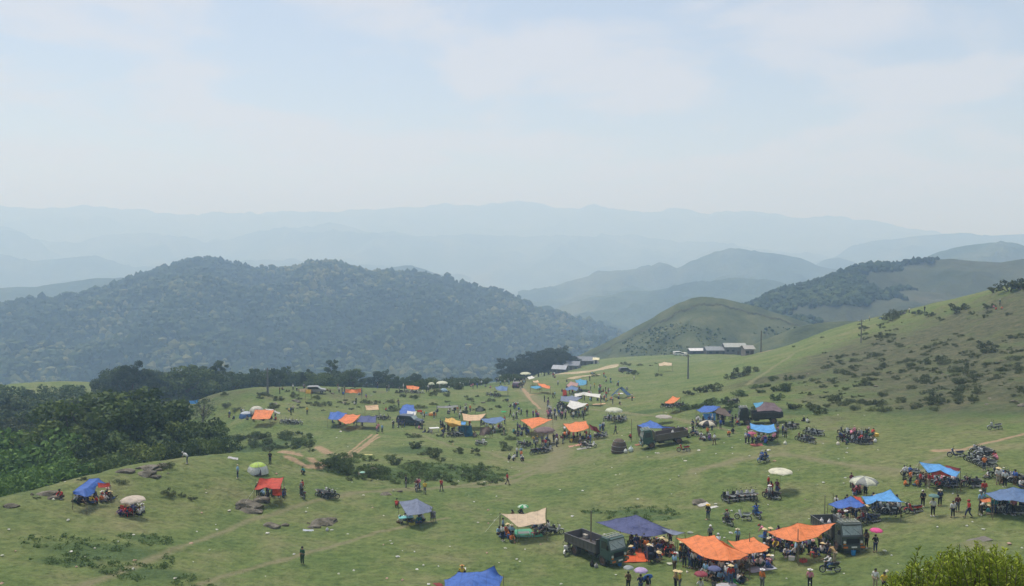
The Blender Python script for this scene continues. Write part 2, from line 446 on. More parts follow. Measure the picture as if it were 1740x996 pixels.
for pts, w in [([(140,996),(260,950),(330,922),(420,885),(520,855),(600,838),(700,832),(850,815),(930,790),(960,765)], 1.2),
               ([(330,996),(420,968),(520,940),(640,905),(760,880)], 0.9),
               ([(640,834),(760,828),(860,822),(940,790)], 1.3),
               ([(930,800),(950,770),(935,740),(925,690),(900,672),(885,660),(905,640),(960,635)], 4.5),
               ([(940,700),(990,695),(1050,700),(1150,712),(1250,735)], 1.3),
               ([(700,735),(760,756),(830,768),(900,790)], 0.9),
               ([(1270,655),(1320,620),(1350,600),(1420,570)], 1.4),
               ([(1560,790),(1640,763),(1740,738)], 1.2),
               ([(1180,800),(1260,780),(1330,772),(1440,790),(1600,800)], 2.2)]:
    trail = np.maximum(trail, seg_mask(pts, w))
for b_ in [(1200,860,4,2),(950,790,9,5),(900,680,8,8),(1150,770,6,3),(1660,925,3,1.2),(500,770,6,2)]:
    trail = np.maximum(trail, 0.75 * blob(*b_))
dirt = np.zeros_like(GX)
for pts, w in [([(475,768),(505,772),(530,782),(545,786)], 0.9), ([(490,774),(520,785),(542,788)], 0.8),
               ([(566,782),(600,768),(625,752),(642,738)], 0.38), ([(572,783),(612,765),(645,742)], 0.35), ([(590,770),(620,748),(632,738)], 0.3),
               ([(1630,765),(1680,752),(1740,738)], 0.45), ([(1590,766),(1635,765)], 0.8),
               ([(918,668),(900,672),(888,660)], 0.6), ([(890,665),(905,683),(918,695)], 0.5), ([(540,760),(560,770)], 0.9)]:
    dirt = np.maximum(dirt, seg_mask(pts, w * 1.8))
dirt = np.maximum(dirt, 0.8 * blob(1305, 577, 5, 10))
brown = np.zeros_like(GX)
for b_ in [(1600,590,45,60),(1480,600,25,40),(1740,640,40,35),(1330,640,14,16),(1740,540,30,50)]:
    brown = np.maximum(brown, np.minimum(1, blob(*b_) * 1.25))
brown = np.maximum(brown, 0.75 * blob(380, 672, 18, 12)); brown = np.maximum(brown, 0.6 * blob(560, 665, 25, 12))
# the gully is cut a little, the knoll and hill are tussocky
gul = seg_mask([(480,782),(545,793),(600,800),(640,805),(700,812)], 3.5)
GZ = GZ - 0.7 * gul * (R2 < 300)
tus = np.clip(brown, 0, 1)
GZ = GZ + (0.5 * np.abs(fbm(GX / 3.0, GY / 3.0, 3, 31)) * tus + 0.10 * fbm(GX / 1.6, GY / 1.6, 2, 41)) * near
verts = np.stack([GX, GY, GZ], -1).reshape(-1, 3)
na, nr = len(az), len(rr)
i0 = np.arange(nr - 1)[:, None] * na + np.arange(na)[None]
i1 = np.arange(nr - 1)[:, None] * na + (np.arange(na)[None] + 1) % na
quads = np.stack([i0, i1, i1 + na, i0 + na], -1).reshape(-1, 4)
far_sel = np.repeat((rr[:-1] > 700).astype(int), na)
gme = mesh_np('ground', verts, quads, [GRASS, M_FARHILL], True, far_sel)
for nm, ar in (('lush', lush), ('trail', trail), ('dirt', dirt), ('brown', brown)): fattr(gme, nm, ar.ravel())
tag(link('ground', gme), kind='structure')
del verts, quads, A2

# ------------------------------------------------------------------ hills and mountains
def interp(poly, x):
    xs = [p[0] for p in poly]
    return np.interp(x, xs, [p[1] for p in poly]), np.interp(x, xs, [p[2] for p in poly])
def ridge(name, poly, foot, wn_, wf_, amp, mat, nu=260, nt=44, seed=1, sp=None, crest=1.0, pw=1.25, ext=0.12):
    """a hill range: its crest runs through these points (pixel, pixel, distance) and its flanks fall to `foot`"""
    x0, x1 = poly[0][0], poly[-1][0]
    us = np.linspace(x0, x1, nu)
    ys, Ds = interp(poly, us)
    sp = sp or wn_ / 3.0
    pts = []
    ts = np.concatenate([-np.linspace(1, 0, nt)[:-1], np.linspace(0, 1, nt // 2)])
    for u, yv, D in zip(us, ys, Ds):
        c = W(u, yv, D); n = math.hypot(c[0], c[1]); rx, ry = c[0] / n, c[1] / n
        ed = min(1, (u - x0) / (ext * (x1 - x0) + 1e-6), (x1 - u) / (ext * (x1 - x0) + 1e-6)) if ext else 1
        for t in ts:
            w = wn_ if t < 0 else wf_
            a = abs(t)
            q = n + t * w
            fz = foot + CAMZ
            if t >= 0:            # the far flank always drops out of sight behind the crest
                fz = min(fz, (c[2] - CAMZ) * (n + wf_) / n + CAMZ - 12)
                z = c[2] + (fz - c[2]) * a
            else:
                fz = min(fz, c[2] - 3)
                z = c[2] + (fz - c[2]) * (a ** pw)
            pts.append((rx * q, ry * q, z, a))
    p = np.array(pts)
    X, Y, Z, a = p.T
    nz = (1 - np.abs(fbm(X / sp, Y / sp, 5, seed)) * 2) - 0.6
    env = np.sin(np.pi * np.clip(a, 0, 1) ** 0.7) ** 0.8
    Z = Z + amp * nz * env + crest * fbm(X / (sp * 0.18), Y / (sp * 0.18), 3, seed + 9) * (1 - env * 0.3)
    V = np.stack([X, Y, Z], -1)
    m = len(ts)
    ii = np.arange(nu - 1)[:, None] * m + np.arange(m - 1)[None]
    q = np.stack([ii, ii + m, ii + m + 1, ii + 1], -1).reshape(-1, 4)
    me = mesh_np(name, V, q, [mat], True)
    o = tag(link(name, me), kind='structure')
    return o, V.reshape(nu, m, 3)
def rl(pts, D):
    return [(x, y, D) for x, y in pts]
ridge('distant_mountains', rl([(-120,352),(0,351),(60,354),(100,358),(140,350),(190,351),(240,354),(280,360),(330,366),(420,362),(520,362),(600,358),(640,357),(700,352),(760,350),(800,352),(850,346),(880,344),(905,346),(940,353),(980,358),(1010,351),(1060,357),(1100,360),(1150,357),(1200,363),(1260,360),(1350,367),(1450,372),(1520,380),(1570,390),(1640,402),(1740,410),(1860,412)], 8200),
      -330, 1900, 1400, 130, M_FARHILL, 420, 26, 3, 800, 34)
ridge('distant_mountains', rl([(-120,380),(0,386),(25,390),(50,402),(90,412),(130,416),(170,402),(215,396),(280,402),(350,412),(420,400),(470,388),(520,384),(560,381),(600,387),(650,396),(700,402),(760,404),(830,398),(900,406),(1000,402),(1060,398),(1100,402),(1150,412),(1250,418),(1330,430),(1420,440)], 6300),
      -330, 1700, 1400, 130, M_FARHILL, 380, 30, 13, 600, 26)
ridge('distant_mountains', rl([(-120,428),(0,436),(60,446),(110,440),(150,436),(230,452),(300,462),(380,448),(450,440),(540,446),(600,452),(720,462),(800,470)], 4600),
      -330, 1100, 900, 90, M_FARHILL, 240, 26, 23, 420, 16)
ridge('distant_mountains', rl([(1380,448),(1420,437),(1450,418),(1480,410),(1540,403),(1590,398),(1630,396),(1660,401),(1700,400),(1740,398),(1860,392)], 5200),
      -330, 1300, 1000, 80, M_FARHILL, 160, 26, 33, 520, 6)
ridge('distant_hills', rl([(1340,470),(1375,455),(1400,442),(1425,437),(1450,446),(1480,460),(1510,472)], 3900), -300, 700, 600, 40, M_FARHILL, 70, 22, 37, 300, 4)
ridge('distant_hills', rl([(880,498),(930,492),(980,478),(1010,465),(1050,461),(1090,455),(1120,450),(1150,456),(1180,446),(1205,436),(1240,422),(1255,422),(1275,427),(1320,431),(1360,438),(1385,450),(1420,462),(1500,490),(1560,500)], 2900),
      -330, 1000, 800, 95, M_FARHILL, 240, 36, 43, 380, 5)
ridge('distant_hills', rl([(900,540),(960,520),(1000,505),(1060,496),(1120,492),(1180,482),(1240,474),(1300,476),(1360,490),(1440,500),(1500,510)], 2150),
      -300, 600, 500, 60, M_FARHILL, 200, 30, 47, 260, 4)
ridge('distant_hills', rl([(420,470),(500,456),(545,451),(590,456),(630,462),(670,455),(700,452),(722,457),(760,474),(800,490),(880,510)], 2700), -300, 700, 600, 60, M_FARHILL, 140, 26, 53, 300, 4)
ridge('distant_hills', rl([(-100,496),(0,490),(60,487),(110,480),(160,473),(200,471),(240,474),(300,484),(380,490)], 2300), -300, 600, 500, 60, M_FARHILL, 130, 26, 57, 260, 4)
ridge('distant_hills', rl([(1530,452),(1560,441),(1600,426),(1640,417),(1680,413),(1720,414),(1740,418),(1860,420)], 2300), -250, 600, 500, 60, M_FARHILL, 90, 26, 61, 260, 4)
fo, FV = ridge('forested_mountain', rl([(-160,545),(-60,528),(0,520),(60,513),(110,508),(150,500),(200,489),(235,480),(265,468),(300,452),(330,447),(355,443),(385,449),(410,452),(435,460),(465,462),(500,460),(530,455),(560,453),(590,462),(620,472),(650,470),(680,467),(705,464),(735,467),(765,474),(800,488),(850,498),(880,506),(905,520),(940,532),(975,538),(1010,548),(1050,562),(1110,590),(1160,605)], 1500),
               -215, 720, 500, 78, M_FOREST, 420, 70, 71, 230, 2.0, 1.1)
f2, FV2 = ridge('forested_hill', [(1240,540,800),(1290,516,850),(1330,500,900),(1370,490,920),(1400,480,940),(1440,464,960),(1480,452,980),(1520,448,990),(1580,442,1000),(1620,440,1000),(1660,444,1000),(1700,446,1000),(1740,439,1000),(1860,432,1000)],
                -110, 420, 400, 26, M_BROWNHILL, 240, 44, 75, 150, 1.0, 1.15)
f3, FV3 = ridge('grassy_hill', rl([(940,618),(980,606),(1040,577),(1100,545),(1150,516),(1175,507),(1200,504),(1230,508),(1290,523),(1350,541),(1400,556),(1470,578)], 640),
                -98, 190, 200, 5, M_GREENHILL, 260, 44, 79, 60, 0.6, 1.0)
f4, FV4 = ridge('grassy_hill', rl([(1230,612),(1290,580),(1340,560),(1400,548),(1460,545),(1540,525),(1600,512),(1700,500),(1800,490)], 520),
                -92, 130, 160, 4, M_GREENHILL, 150, 30, 83, 60, 0.6, 1.0)

# the dark worn track that follows the crest of the grassy hill
def crest_track(V, row, width, mat, name, i0=6, i1=-6):
    L = V[i0:i1, row]; out = []
    for i, p in enumerate(L):
        q = V[i0:i1, row - 1][i]; d = (q - p); d[2] = 0; d = d / (np.linalg.norm(d) + 1e-9)
        w_ = width * (1 + .35 * math.sin(i * .37) + .2 * math.sin(i * 1.3))
        for j in (-1, 0, 1):
            r = p + d * w_ * (j * .5 + 1.0); sl = (q[2] - p[2]) / (math.hypot(q[0] - p[0], q[1] - p[1]) + 1e-9)
            out.append((r[0], r[1], p[2] + sl * w_ * (j * .5 + 1.0) + (.9 if j == 0 else .15)))
    n = len(L); ii = np.arange(n - 1)[:, None] * 3 + np.arange(2)[None]
    tag(link(name, mesh_np(name, np.array(out), np.stack([ii, ii + 1, ii + 4, ii + 3], -1).reshape(-1, 4), [mat], True)), kind='structure')
M_DARKTRACK = hill_mat('dark_scrubby_track', [(0.035, 0.042, 0.024), (0.055, 0.060, 0.036), (0.085, 0.085, 0.055)], 0.2, 0.8, 0.3)
crest_track(FV3, 40, 3.2, M_DARKTRACK, 'path')

# forest canopy: nobody could count it, one object per wooded slope
def ico(sub=1):
    bm = bmesh.new(); bmesh.ops.create_icosphere(bm, subdivisions=sub, radius=1)
    v = np.array([x.co[:] for x in bm.verts]); f = np.array([[q.index for q in p.verts] for p in bm.faces]); bm.free(); return v, f
IV, IF = ico(1)
def canopy(name, pts, rad, label, seed=1, tonebias=None, color=(1, 1, 1)):
    rs = np.random.RandomState(seed)
    n = len(pts); k = len(IV)
    jit = 1 + rs.uniform(-0.38, 0.38, (n, k, 1))
    s = (rad * np.clip(rs.lognormal(0, .38, (n, 1, 1)), .4, 2.1))
    sq = np.concatenate([np.ones((n, 1, 2)), rs.uniform(0.7, 1.25, (n, 1, 1))], -1)
    V = IV[None] * jit * s * sq + pts[:, None] + np.array([0, 0, 1.0]) * s * 0.5
    Fc = IF[None] + (np.arange(n) * k)[:, None, None]
    me = mesh_np(name, V.reshape(-1, 3), Fc.reshape(-1, 3), [M_CANOPY], False)
    tone = np.clip(0.40 + 0.8 * fbm(pts[:, 0] / 90, pts[:, 1] / 90, 4, seed + 5) + rs.normal(0, 0.27, n), 0, 1) ** 1.15
    if tonebias is not None: tone = np.clip(tone + tonebias, 0, 1)
    fattr(me, 'tone', (np.repeat(tone, k) + rs.normal(0, 0.06, n * k)).clip(0, 1))
    o = link(name, me, color=color)
    tag(o, label, 'forest', kind='stuff')
    return o
def scatter_on(V, n, tmin, tmax, seed, keep=None):
    rs = np.random.RandomState(seed)
    nu, m, _ = V.shape
    a = rs.uniform(0, nu - 1.001, n); b = rs.uniform(tmin * (m - 1), tmax * (m - 1.001), n)
    i = a.astype(int); j = b.astype(int); fa = (a - i)[:, None]; fb = (b - j)[:, None]
    p = V[i, j] * (1 - fa) * (1 - fb) + V[i + 1, j] * fa * (1 - fb) + V[i, j + 1] * (1 - fa) * fb + V[i + 1, j + 1] * fa * fb
    if keep is not None: p = p[keep(p)]
    return p
canopy('mountain_forest', scatter_on(FV, 46000, 0.0, 0.70, 5), 3.1, 'dense mixed forest covering the long mountain behind the field', 5)
def px_of(p):
    x, y, z = p[:, 0], p[:, 1], p[:, 2] - CAMZ
    c = -(y * CT - z * ST); yy = y * ST + z * CT
    return 870 + F * x / -c, 498 - F * yy / -c
def k3(p):
    px, py = px_of(p)
    return (py > 556 - 18 * fbm(p[:, 0] / 25, p[:, 1] / 25, 2, 4)) & (fbm(p[:, 0] / 14, p[:, 1] / 14, 3, 14) > -.05) & (px > 1040)
canopy('hillside_scrub', scatter_on(FV3, 4200, 0.1, 0.6, 16, k3), 0.55, 'dark scrub covering the lower face of the rounded green hill', 19, .1, (1.1, 1.15, 1.05))
def k2(p):
    px, py = px_of(p)
    lim = 1500 + 130 * fbm(p[:, 0] / 40, p[:, 1] / 40, 3, 8) + (py < 462) * 70 - (py > 520) * 100
    return px < lim
canopy('hillside_forest', scatter_on(FV2, 30000, 0.2, 0.75, 6, k2), 1.8, 'dark woodland on the left flank of the brown hill at right', 9, -.3, (0.75, 0.9, 0.88))

# ------------------------------------------------------------------ haze
bm = bmesh.new(); bmesh.ops.create_cube(bm, size=1)
hb = bpy.data.meshes.new('haze'); bm.to_mesh(hb); bm.free()
HT, HBOT = 30 + 350.0, -330 + 30 - 40
ho = link('haze', hb, loc=(0, 0, (HT + HBOT) / 2)); ho.scale = (36000, 36000, HT - HBOT)
hm = bpy.data.materials.new('haze_air'); hm.use_nodes = True; hm.node_tree.nodes.clear()
pv = hm.node_tree.nodes.new('ShaderNodeVolumePrincipled'); mo = hm.node_tree.nodes.new('ShaderNodeOutputMaterial')
pv.inputs['Color'].default_value = (0.45, 0.67, 1.0, 1)
pv.inputs['Absorption Color'].default_value = (0.80, 0.78, 0.86, 1)
pv.inputs['Density'].default_value = 0.00049
pv.inputs['Anisotropy'].default_value = 0.15
hm.node_tree.links.new(pv.outputs[0], mo.inputs['Volume'])
hb.materials.append(hm)
tag(ho, 'pale blue haze filling the valley and fading the far mountains', 'haze', kind='stuff')

# ------------------------------------------------------------------ small mesh builder
class MB:
    def __init__(s): s.v, s.f, s.m = [], [], []
    def _add(s, vs, fs, mi=0):
        o = len(s.v); s.v += [tuple(v) for v in vs]; s.f += [tuple(i + o for i in f) for f in fs]; s.m += [mi] * len(fs)
        return s
    def box(s, c, d, mi=0, rot=None, taper=1.0, bev=0.0):
        x, y, z = d[0] / 2, d[1] / 2, d[2] / 2
        vs = [Vector((sx * x * (taper if sz > 0 else 1), sy * y * (taper if sz > 0 else 1), sz * z)) for sz in (-1, 1) for sy in (-1, 1) for sx in (-1, 1)]
        if rot: vs = [rot @ v for v in vs]
        vs = [v + Vector(c) for v in vs]
        return s._add(vs, [(0, 2, 3, 1), (4, 5, 7, 6), (0, 1, 5, 4), (2, 6, 7, 3), (0, 4, 6, 2), (1, 3, 7, 5)], mi)
    def cyl(s, a, b, r0, r1=None, seg=8, mi=0, caps=True):
        r1 = r0 if r1 is None else r1
        a, b = Vector(a), Vector(b); d = (b - a)
        q = d.to_track_quat('Z', 'Y'); vs = []
        for p, r in ((a, r0), (b, r1)):
            for i in range(seg):
                t = 2 * math.pi * i / seg; vs.append(p + q @ Vector((r * math.cos(t), r * math.sin(t), 0)))
        fs = [(i, (i + 1) % seg, seg + (i + 1) % seg, seg + i) for i in range(seg)]
        if caps: fs += [tuple(range(seg - 1, -1, -1)), tuple(range(seg, 2 * seg))]
        return s._add(vs, fs, mi)
    def path(s, pts, r, seg=6, mi=0):
        for a, b in zip(pts[:-1], pts[1:]): s.cyl(a, b, r, r, seg, mi)
        return s
    def ball(s, c, r, seg=10, rings=6, mi=0, z0=-1.0, rot=None):
        r = (r, r, r) if not hasattr(r, '__len__') else r
        vs, fs = [], []
        a0 = math.asin(z0)
        for j in range(rings + 1):
            a = a0 + (math.pi / 2 - a0) * j / rings
            for i in range(seg):
                t = 2 * math.pi * i / seg
                v = Vector((r[0] * math.cos(a) * math.cos(t), r[1] * math.cos(a) * math.sin(t), r[2] * math.sin(a)))
                if rot: v = rot @ v
                vs.append(v + Vector(c))
        for j in range(rings):
            for i in range(seg):
                k = (i + 1) % seg; fs.append((j * seg + i, j * seg + k, (j + 1) * seg + k, (j + 1) * seg + i))
        fs.append(tuple(range(seg - 1, -1, -1)))
        return s._add(vs, fs, mi)
    def torus(s, c, R, r, seg=20, sub=6, mi=0):      # wheel in the xz plane
        vs, fs = [], []
        for i in range(seg):
            t = 2 * math.pi * i / seg
            for j in range(sub):
                p = 2 * math.pi * j / sub; q = R + r * math.cos(p)
                vs.append((c[0] + q * math.cos(t), c[1] + r * math.sin(p), c[2] + q * math.sin(t)))
        for i in range(seg):
            for j in range(sub):
                fs.append((i * sub + j, i * sub + (j + 1) % sub, ((i + 1) % seg) * sub + (j + 1) % sub, ((i + 1) % seg) * sub + j))
        return s._add(vs, fs, mi)
    def prism(s, prof, y0, y1, mi=0):                # outline in xz pulled along y
        n = len(prof)
        vs = [(x, y0, z) for x, z in prof] + [(x, y1, z) for x, z in prof]
        fs = [(i, (i + 1) % n, n + (i + 1) % n, n + i) for i in range(n)] + [tuple(range(n - 1, -1, -1)), tuple(range(n, 2 * n))]
        return s._add(vs, fs, mi)
    def mesh(s, name, mats, smooth=False):
        if not isinstance(mats, (list, tuple)): mats = [mats]
        return mesh_np(name, s.v, s.f, mats, smooth, s.m)
class Kit:
    """a kind of thing kept as a list of parts (name, mesh, colour role, sub-parts); every use makes real copies"""
    def __init__(s, name): s.name = name; s.parts = []
    def add(s, name, mesh, role=None, loc=(0, 0, 0), subs=()):
        s.parts.append((name, mesh, role, loc, subs)); return s
    def put(s, loc, rz=0.0, colors=None, label=None, cat=None, group=None, scale=1.0, tilt=None, skip=()):
        root = empty(s.name, loc, rz)
        if tilt: root.rotation_euler = (tilt[0], tilt[1], rz)
        root.scale = (scale,) * 3 if not hasattr(scale, '__len__') else scale
        tag(root, label, cat, group)
        colors = colors or {}
        for nm, me, role, lc, subs in s.parts:
            if nm in skip: continue
            o = link(nm, me, root, lc)
            if role and role in colors: o.color = (*colors[role], 1)
            for sn, sm, sr, sl in subs:
                q = link(sn, sm, o, sl)
                if sr and sr in colors: q.color = (*colors[sr], 1)
        return root

LAZY = []
class LazyKit(Kit):
    def put(s, loc, rz=0.0, colors=None, label=None, cat=None, group=None, scale=1.0, tilt=None, skip=()):
        sc = scale if hasattr(scale, '__len__') else (scale,) * 3
        LAZY.append((max(sc) / math.hypot(loc[0], loc[1]), s, Vector(loc), rz, colors, label, cat, group, sc))
    def real(s, *a): return Kit.put(s, *a)

# ------------------------------------------------------------------ plants
def leaves(lobes, n, size, rs, hang=0.0):
    L = np.array([l[:3] for l in lobes]); Rr = np.array([l[3:6] for l in lobes])
    w = (Rr.prod(1)) ** 0.67; idx = rs.choice(len(L), n, p=w / w.sum())
    d = rs.normal(size=(n, 3)); d /= np.linalg.norm(d, axis=1)[:, None]
    rad = 0.55 + 0.5 * rs.rand(n, 1) ** 0.6
    p = L[idx] + d * Rr[idx] * rad
    nrm = d + rs.normal(0, 0.7, (n, 3)); nrm /= np.linalg.norm(nrm, axis=1)[:, None]
    up = rs.normal(size=(n, 3)); up[:, 2] -= hang
    t = np.cross(nrm, up); t /= np.linalg.norm(t, axis=1)[:, None] + 1e-9
    b = np.cross(nrm, t)
    s1 = size * rs.uniform(0.5, 1.3, (n, 1)); s2 = s1 * rs.uniform(0.45, 0.9, (n, 1))
    V = np.stack([p - t * s1, p - b * s2 * 0.9, p + t * s1, p + b * s2], 1).reshape(-1, 3)
    lt = rs.uniform(0.1, 0.9, len(L))
    tone = np.clip(lt[idx] * 0.75 + rs.normal(0.1, 0.16, n), 0, 1)
    return V, np.arange(n * 4).reshape(-1, 4), np.repeat(tone, 4)
def leaf_mesh(name, lobes, n, size, seed, mat, hang=0.0):
    rs = np.random.RandomState(seed)
    V, Fc, t = leaves(lobes, n, size, rs, hang)
    me = mesh_np(name, V, Fc, [mat], False); fattr(me, 'tone', t); return me
def make_tree(seed, H=12.0, wid=5.0, base=0.25, n=9500, leaf=0.21, flatness=0.75):
    rs = np.random.RandomState(seed)
    mb = MB(); lobes = []
    top = H * 0.72; lean = rs.uniform(-0.6, 0.6, 2)
    spine = [Vector((lean[0] * t * t, lean[1] * t * t, top * t)) for t in (0, .25, .5, .75, 1)]
    rr_ = [0.26, 0.21, 0.17, 0.12, 0.06]
    for a, b, r0, r1 in zip(spine[:-1], spine[1:], rr_[:-1], rr_[1:]): mb.cyl(a, b, r0 * H / 12, r1 * H / 12, 7)
    nl = 19
    for i in range(nl):
        t = base + (1 - base) * (i + 0.5) / nl; a = i * 2.4 + rs.uniform(-.4, .4)
        prof = math.sin(math.pi * min(1, (t - base * 0.6) / (1.12 - base * 0.6))) ** 0.6
        rad = wid * 0.5 * prof * rs.uniform(0.55, 1.05)
        o = Vector((lean[0] * t * t, lean[1] * t * t, top * t * 0.85))
        e = Vector((o.x + math.cos(a) * rad, o.y + math.sin(a) * rad, H * t * 0.97 + rs.uniform(-.4, .4)))
        mb.cyl(o, o.lerp(e, 0.6) - Vector((0, 0, 0.2)), 0.09, 0.06, 5); mb.cyl(o.lerp(e, 0.6) - Vector((0, 0, 0.2)), e, 0.06, 0.025, 5)
        lr = wid * rs.uniform(0.11, 0.23)
        lobes.append((e.x, e.y, e.z, lr * 1.15, lr * 1.15, lr * flatness))
        for k in range(2):
            lobes.append((e.x + rs.uniform(-1, 1) * lr, e.y + rs.uniform(-1, 1) * lr, e.z + rs.uniform(-.7, .7) * lr, lr * .6, lr * .6, lr * .5))
    k = Kit('tree')
    k.add('trunk', mb.mesh('trunk', M_BARK, True))
    k.add('crown', leaf_mesh('crown', lobes, n, leaf, seed + 50, M_LEAF), 'leaf')
    return k
TREES = [make_tree(101, 13, 9), make_tree(102, 12, 8, 0.2), make_tree(103, 15, 7.5, 0.3), make_tree(104, 10, 8.5, 0.15), make_tree(105, 12, 6.5, 0.2)]
TALL = [make_tree(111, 15, 5.0, 0.38, 4500, 0.22), make_tree(112, 14, 4.2, 0.3, 4200, 0.22)]
THIN = make_tree(121, 9, 5.0, 0.45, 1300, 0.15)
def make_shrub(seed, w=2.2, h=1.3, n=900, leaf=0.085, mat=None):
    rs = np.random.RandomState(seed); lobes = []; mb = MB()
    for i in range(13):
        a = rs.uniform(0, 6.28); r = w * 0.42 * math.sqrt(rs.rand()); z = h * rs.uniform(0.25, 0.75)
        e = (r * math.cos(a) * 1.2, r * math.sin(a), z); lr = w * rs.uniform(.08, .20)
        mb.cyl((e[0] * .2, e[1] * .2, -0.1), e, 0.03, 0.015, 4)
        lobes.append((*e, lr, lr, lr * .75))
    k = LazyKit('shrub')
    k.add('stems', mb.mesh('stems', M_BARK)); k.add('foliage', leaf_mesh('foliage', lobes, n, leaf, seed, mat or M_SCRUB), 'leaf')
    return k
SHRUBS = [make_shrub(201), make_shrub(202, 3.2, 1.0, 1100), make_shrub(203, 1.7, .9, 650), make_shrub(204, 2.6, 1.5, 1100)]
def put_tree(kit, px, D, topy, label, group, rz=None, leafc=(1, 1, 1), wscale=1.0):
    """a tree whose top is seen at (px, topy), standing at distance D"""
    tp = W(px, topy, D); g = float(hgt(tp[0], tp[1])[0])
    Hn = {id(t): h for t, h in zip(TREES + TALL + [THIN], (13, 12, 15, 10, 12, 15, 14, 9))}[id(kit)]
    s = max(0.3, (tp[2] - g) / Hn)
    j = RNG.uniform(0.85, 1.1)
    return kit.put((tp[0], tp[1], g - 0.15), RNG.uniform(0, 6.28) if rz is None else rz, {'leaf': tuple(c * j for c in leafc)}, label, 'tree', group, (s * wscale, s * wscale, s))
def rock_mesh(seed, flat=0.55):
    rs = np.random.RandomState(seed)
    bm_ = bmesh.new(); bmesh.ops.create_icosphere(bm_, subdivisions=3, radius=1)
    v = np.array([x.co[:] for x in bm_.verts]); f = np.array([[q.index for q in p.verts] for p in bm_.faces]); bm_.free()
    for _ in range(16):
        nrm = rs.normal(size=3); nrm /= np.linalg.norm(nrm); dd = rs.uniform(0.62, 0.95)
        s_ = v @ nrm; v = v - np.outer(np.clip(s_ - dd, 0, None), nrm)
    v = v * (1 + 0.09 * fbm(v[:, 0] * 2.5 + seed, v[:, 1] * 2.5 + v[:, 2], 3, seed)[:, None])
    v[:, 2] *= flat; v[:, 1] *= 0.8
    return mesh_np('rock', v, f, [M_ROCK], False)
ROCKS = [rock_mesh(i, fl) for i, fl in ((1, .55), (2, .35), (3, .7), (4, .25), (5, .5))]
def rock(px, py, w, label, group=None, k=None, rz=None, hs=1.0):
    c = at(px, py); k = RNG.randint(5) if k is None else k
    o = link('rock', ROCKS[k], None, c - Vector((0, 0, 0.02)), RNG.uniform(0, 6.28) if rz is None else rz)
    o.scale = (w / 2, w / 2, w / 2 * hs)
    return tag(o, label, 'rock', group)

# ------------------------------------------------------------------ people
def skin_mesh(name, nodes_, edges, root, mats, levels=1):
    names = list(nodes_)
    me = bpy.data.meshes.new(name + '_cage')
    me.from_pydata([nodes_[k][0] for k in names], [(names.index(a), names.index(b)) for a, b in edges], [])
    o = bpy.data.objects.new(name + '_cage', me); COL.objects.link(o)
    md = o.modifiers.new('skin', 'SKIN'); md.use_smooth_shade = True
    sv = me.skin_vertices[0].data
    for i, k in enumerate(names):
        r = nodes_[k][1]; sv[i].radius = (r, r) if not hasattr(r, '__len__') else r
        sv[i].use_root = (k == root)
    ss = o.modifiers.new('sub', 'SUBSURF'); ss.levels = levels; ss.render_levels = levels
    dg = bpy.context.evaluated_depsgraph_get(); dg.update()
    res = bpy.data.meshes.new_from_object(o.evaluated_get(dg))
    res.name = name
    bpy.data.objects.remove(o); bpy.data.meshes.remove(me)
    res.materials.clear()
    for m in mats: res.materials.append(m)
    return res
def join_mesh(name, meshes, mats, midx):
    V, Fc, M, S = [], [], [], []
    for me, mi in zip(meshes, midx):
        o = len(V); V += [tuple(v.co) for v in me.vertices]
        for p in me.polygons: Fc.append(tuple(i + o for i in p.vertices)); M.append(mi)
    return mesh_np(name, V, Fc, mats, True, M)
STAND = dict(pel=(0, 0, .90), spi=(0, 0, 1.08), che=(0, .0, 1.27), nek=(0, 0, 1.43), hed=(0, .01, 1.50), top=(0, .015, 1.63),
             shL=(.165, 0, 1.365), elL=(.21, -.02, 1.10), wrL=(.22, .05, .87), shR=(-.165, 0, 1.365), elR=(-.21, -.02, 1.10), wrR=(-.22, .05, .87),
             hiL=(.085, 0, .86), knL=(.10, .015, .47), anL=(.105, -.01, .08), hiR=(-.085, 0, .86), knR=(-.10, .015, .47), anR=(-.105, -.01, .08))
def pose(**kw): d = dict(STAND); d.update(kw); return d
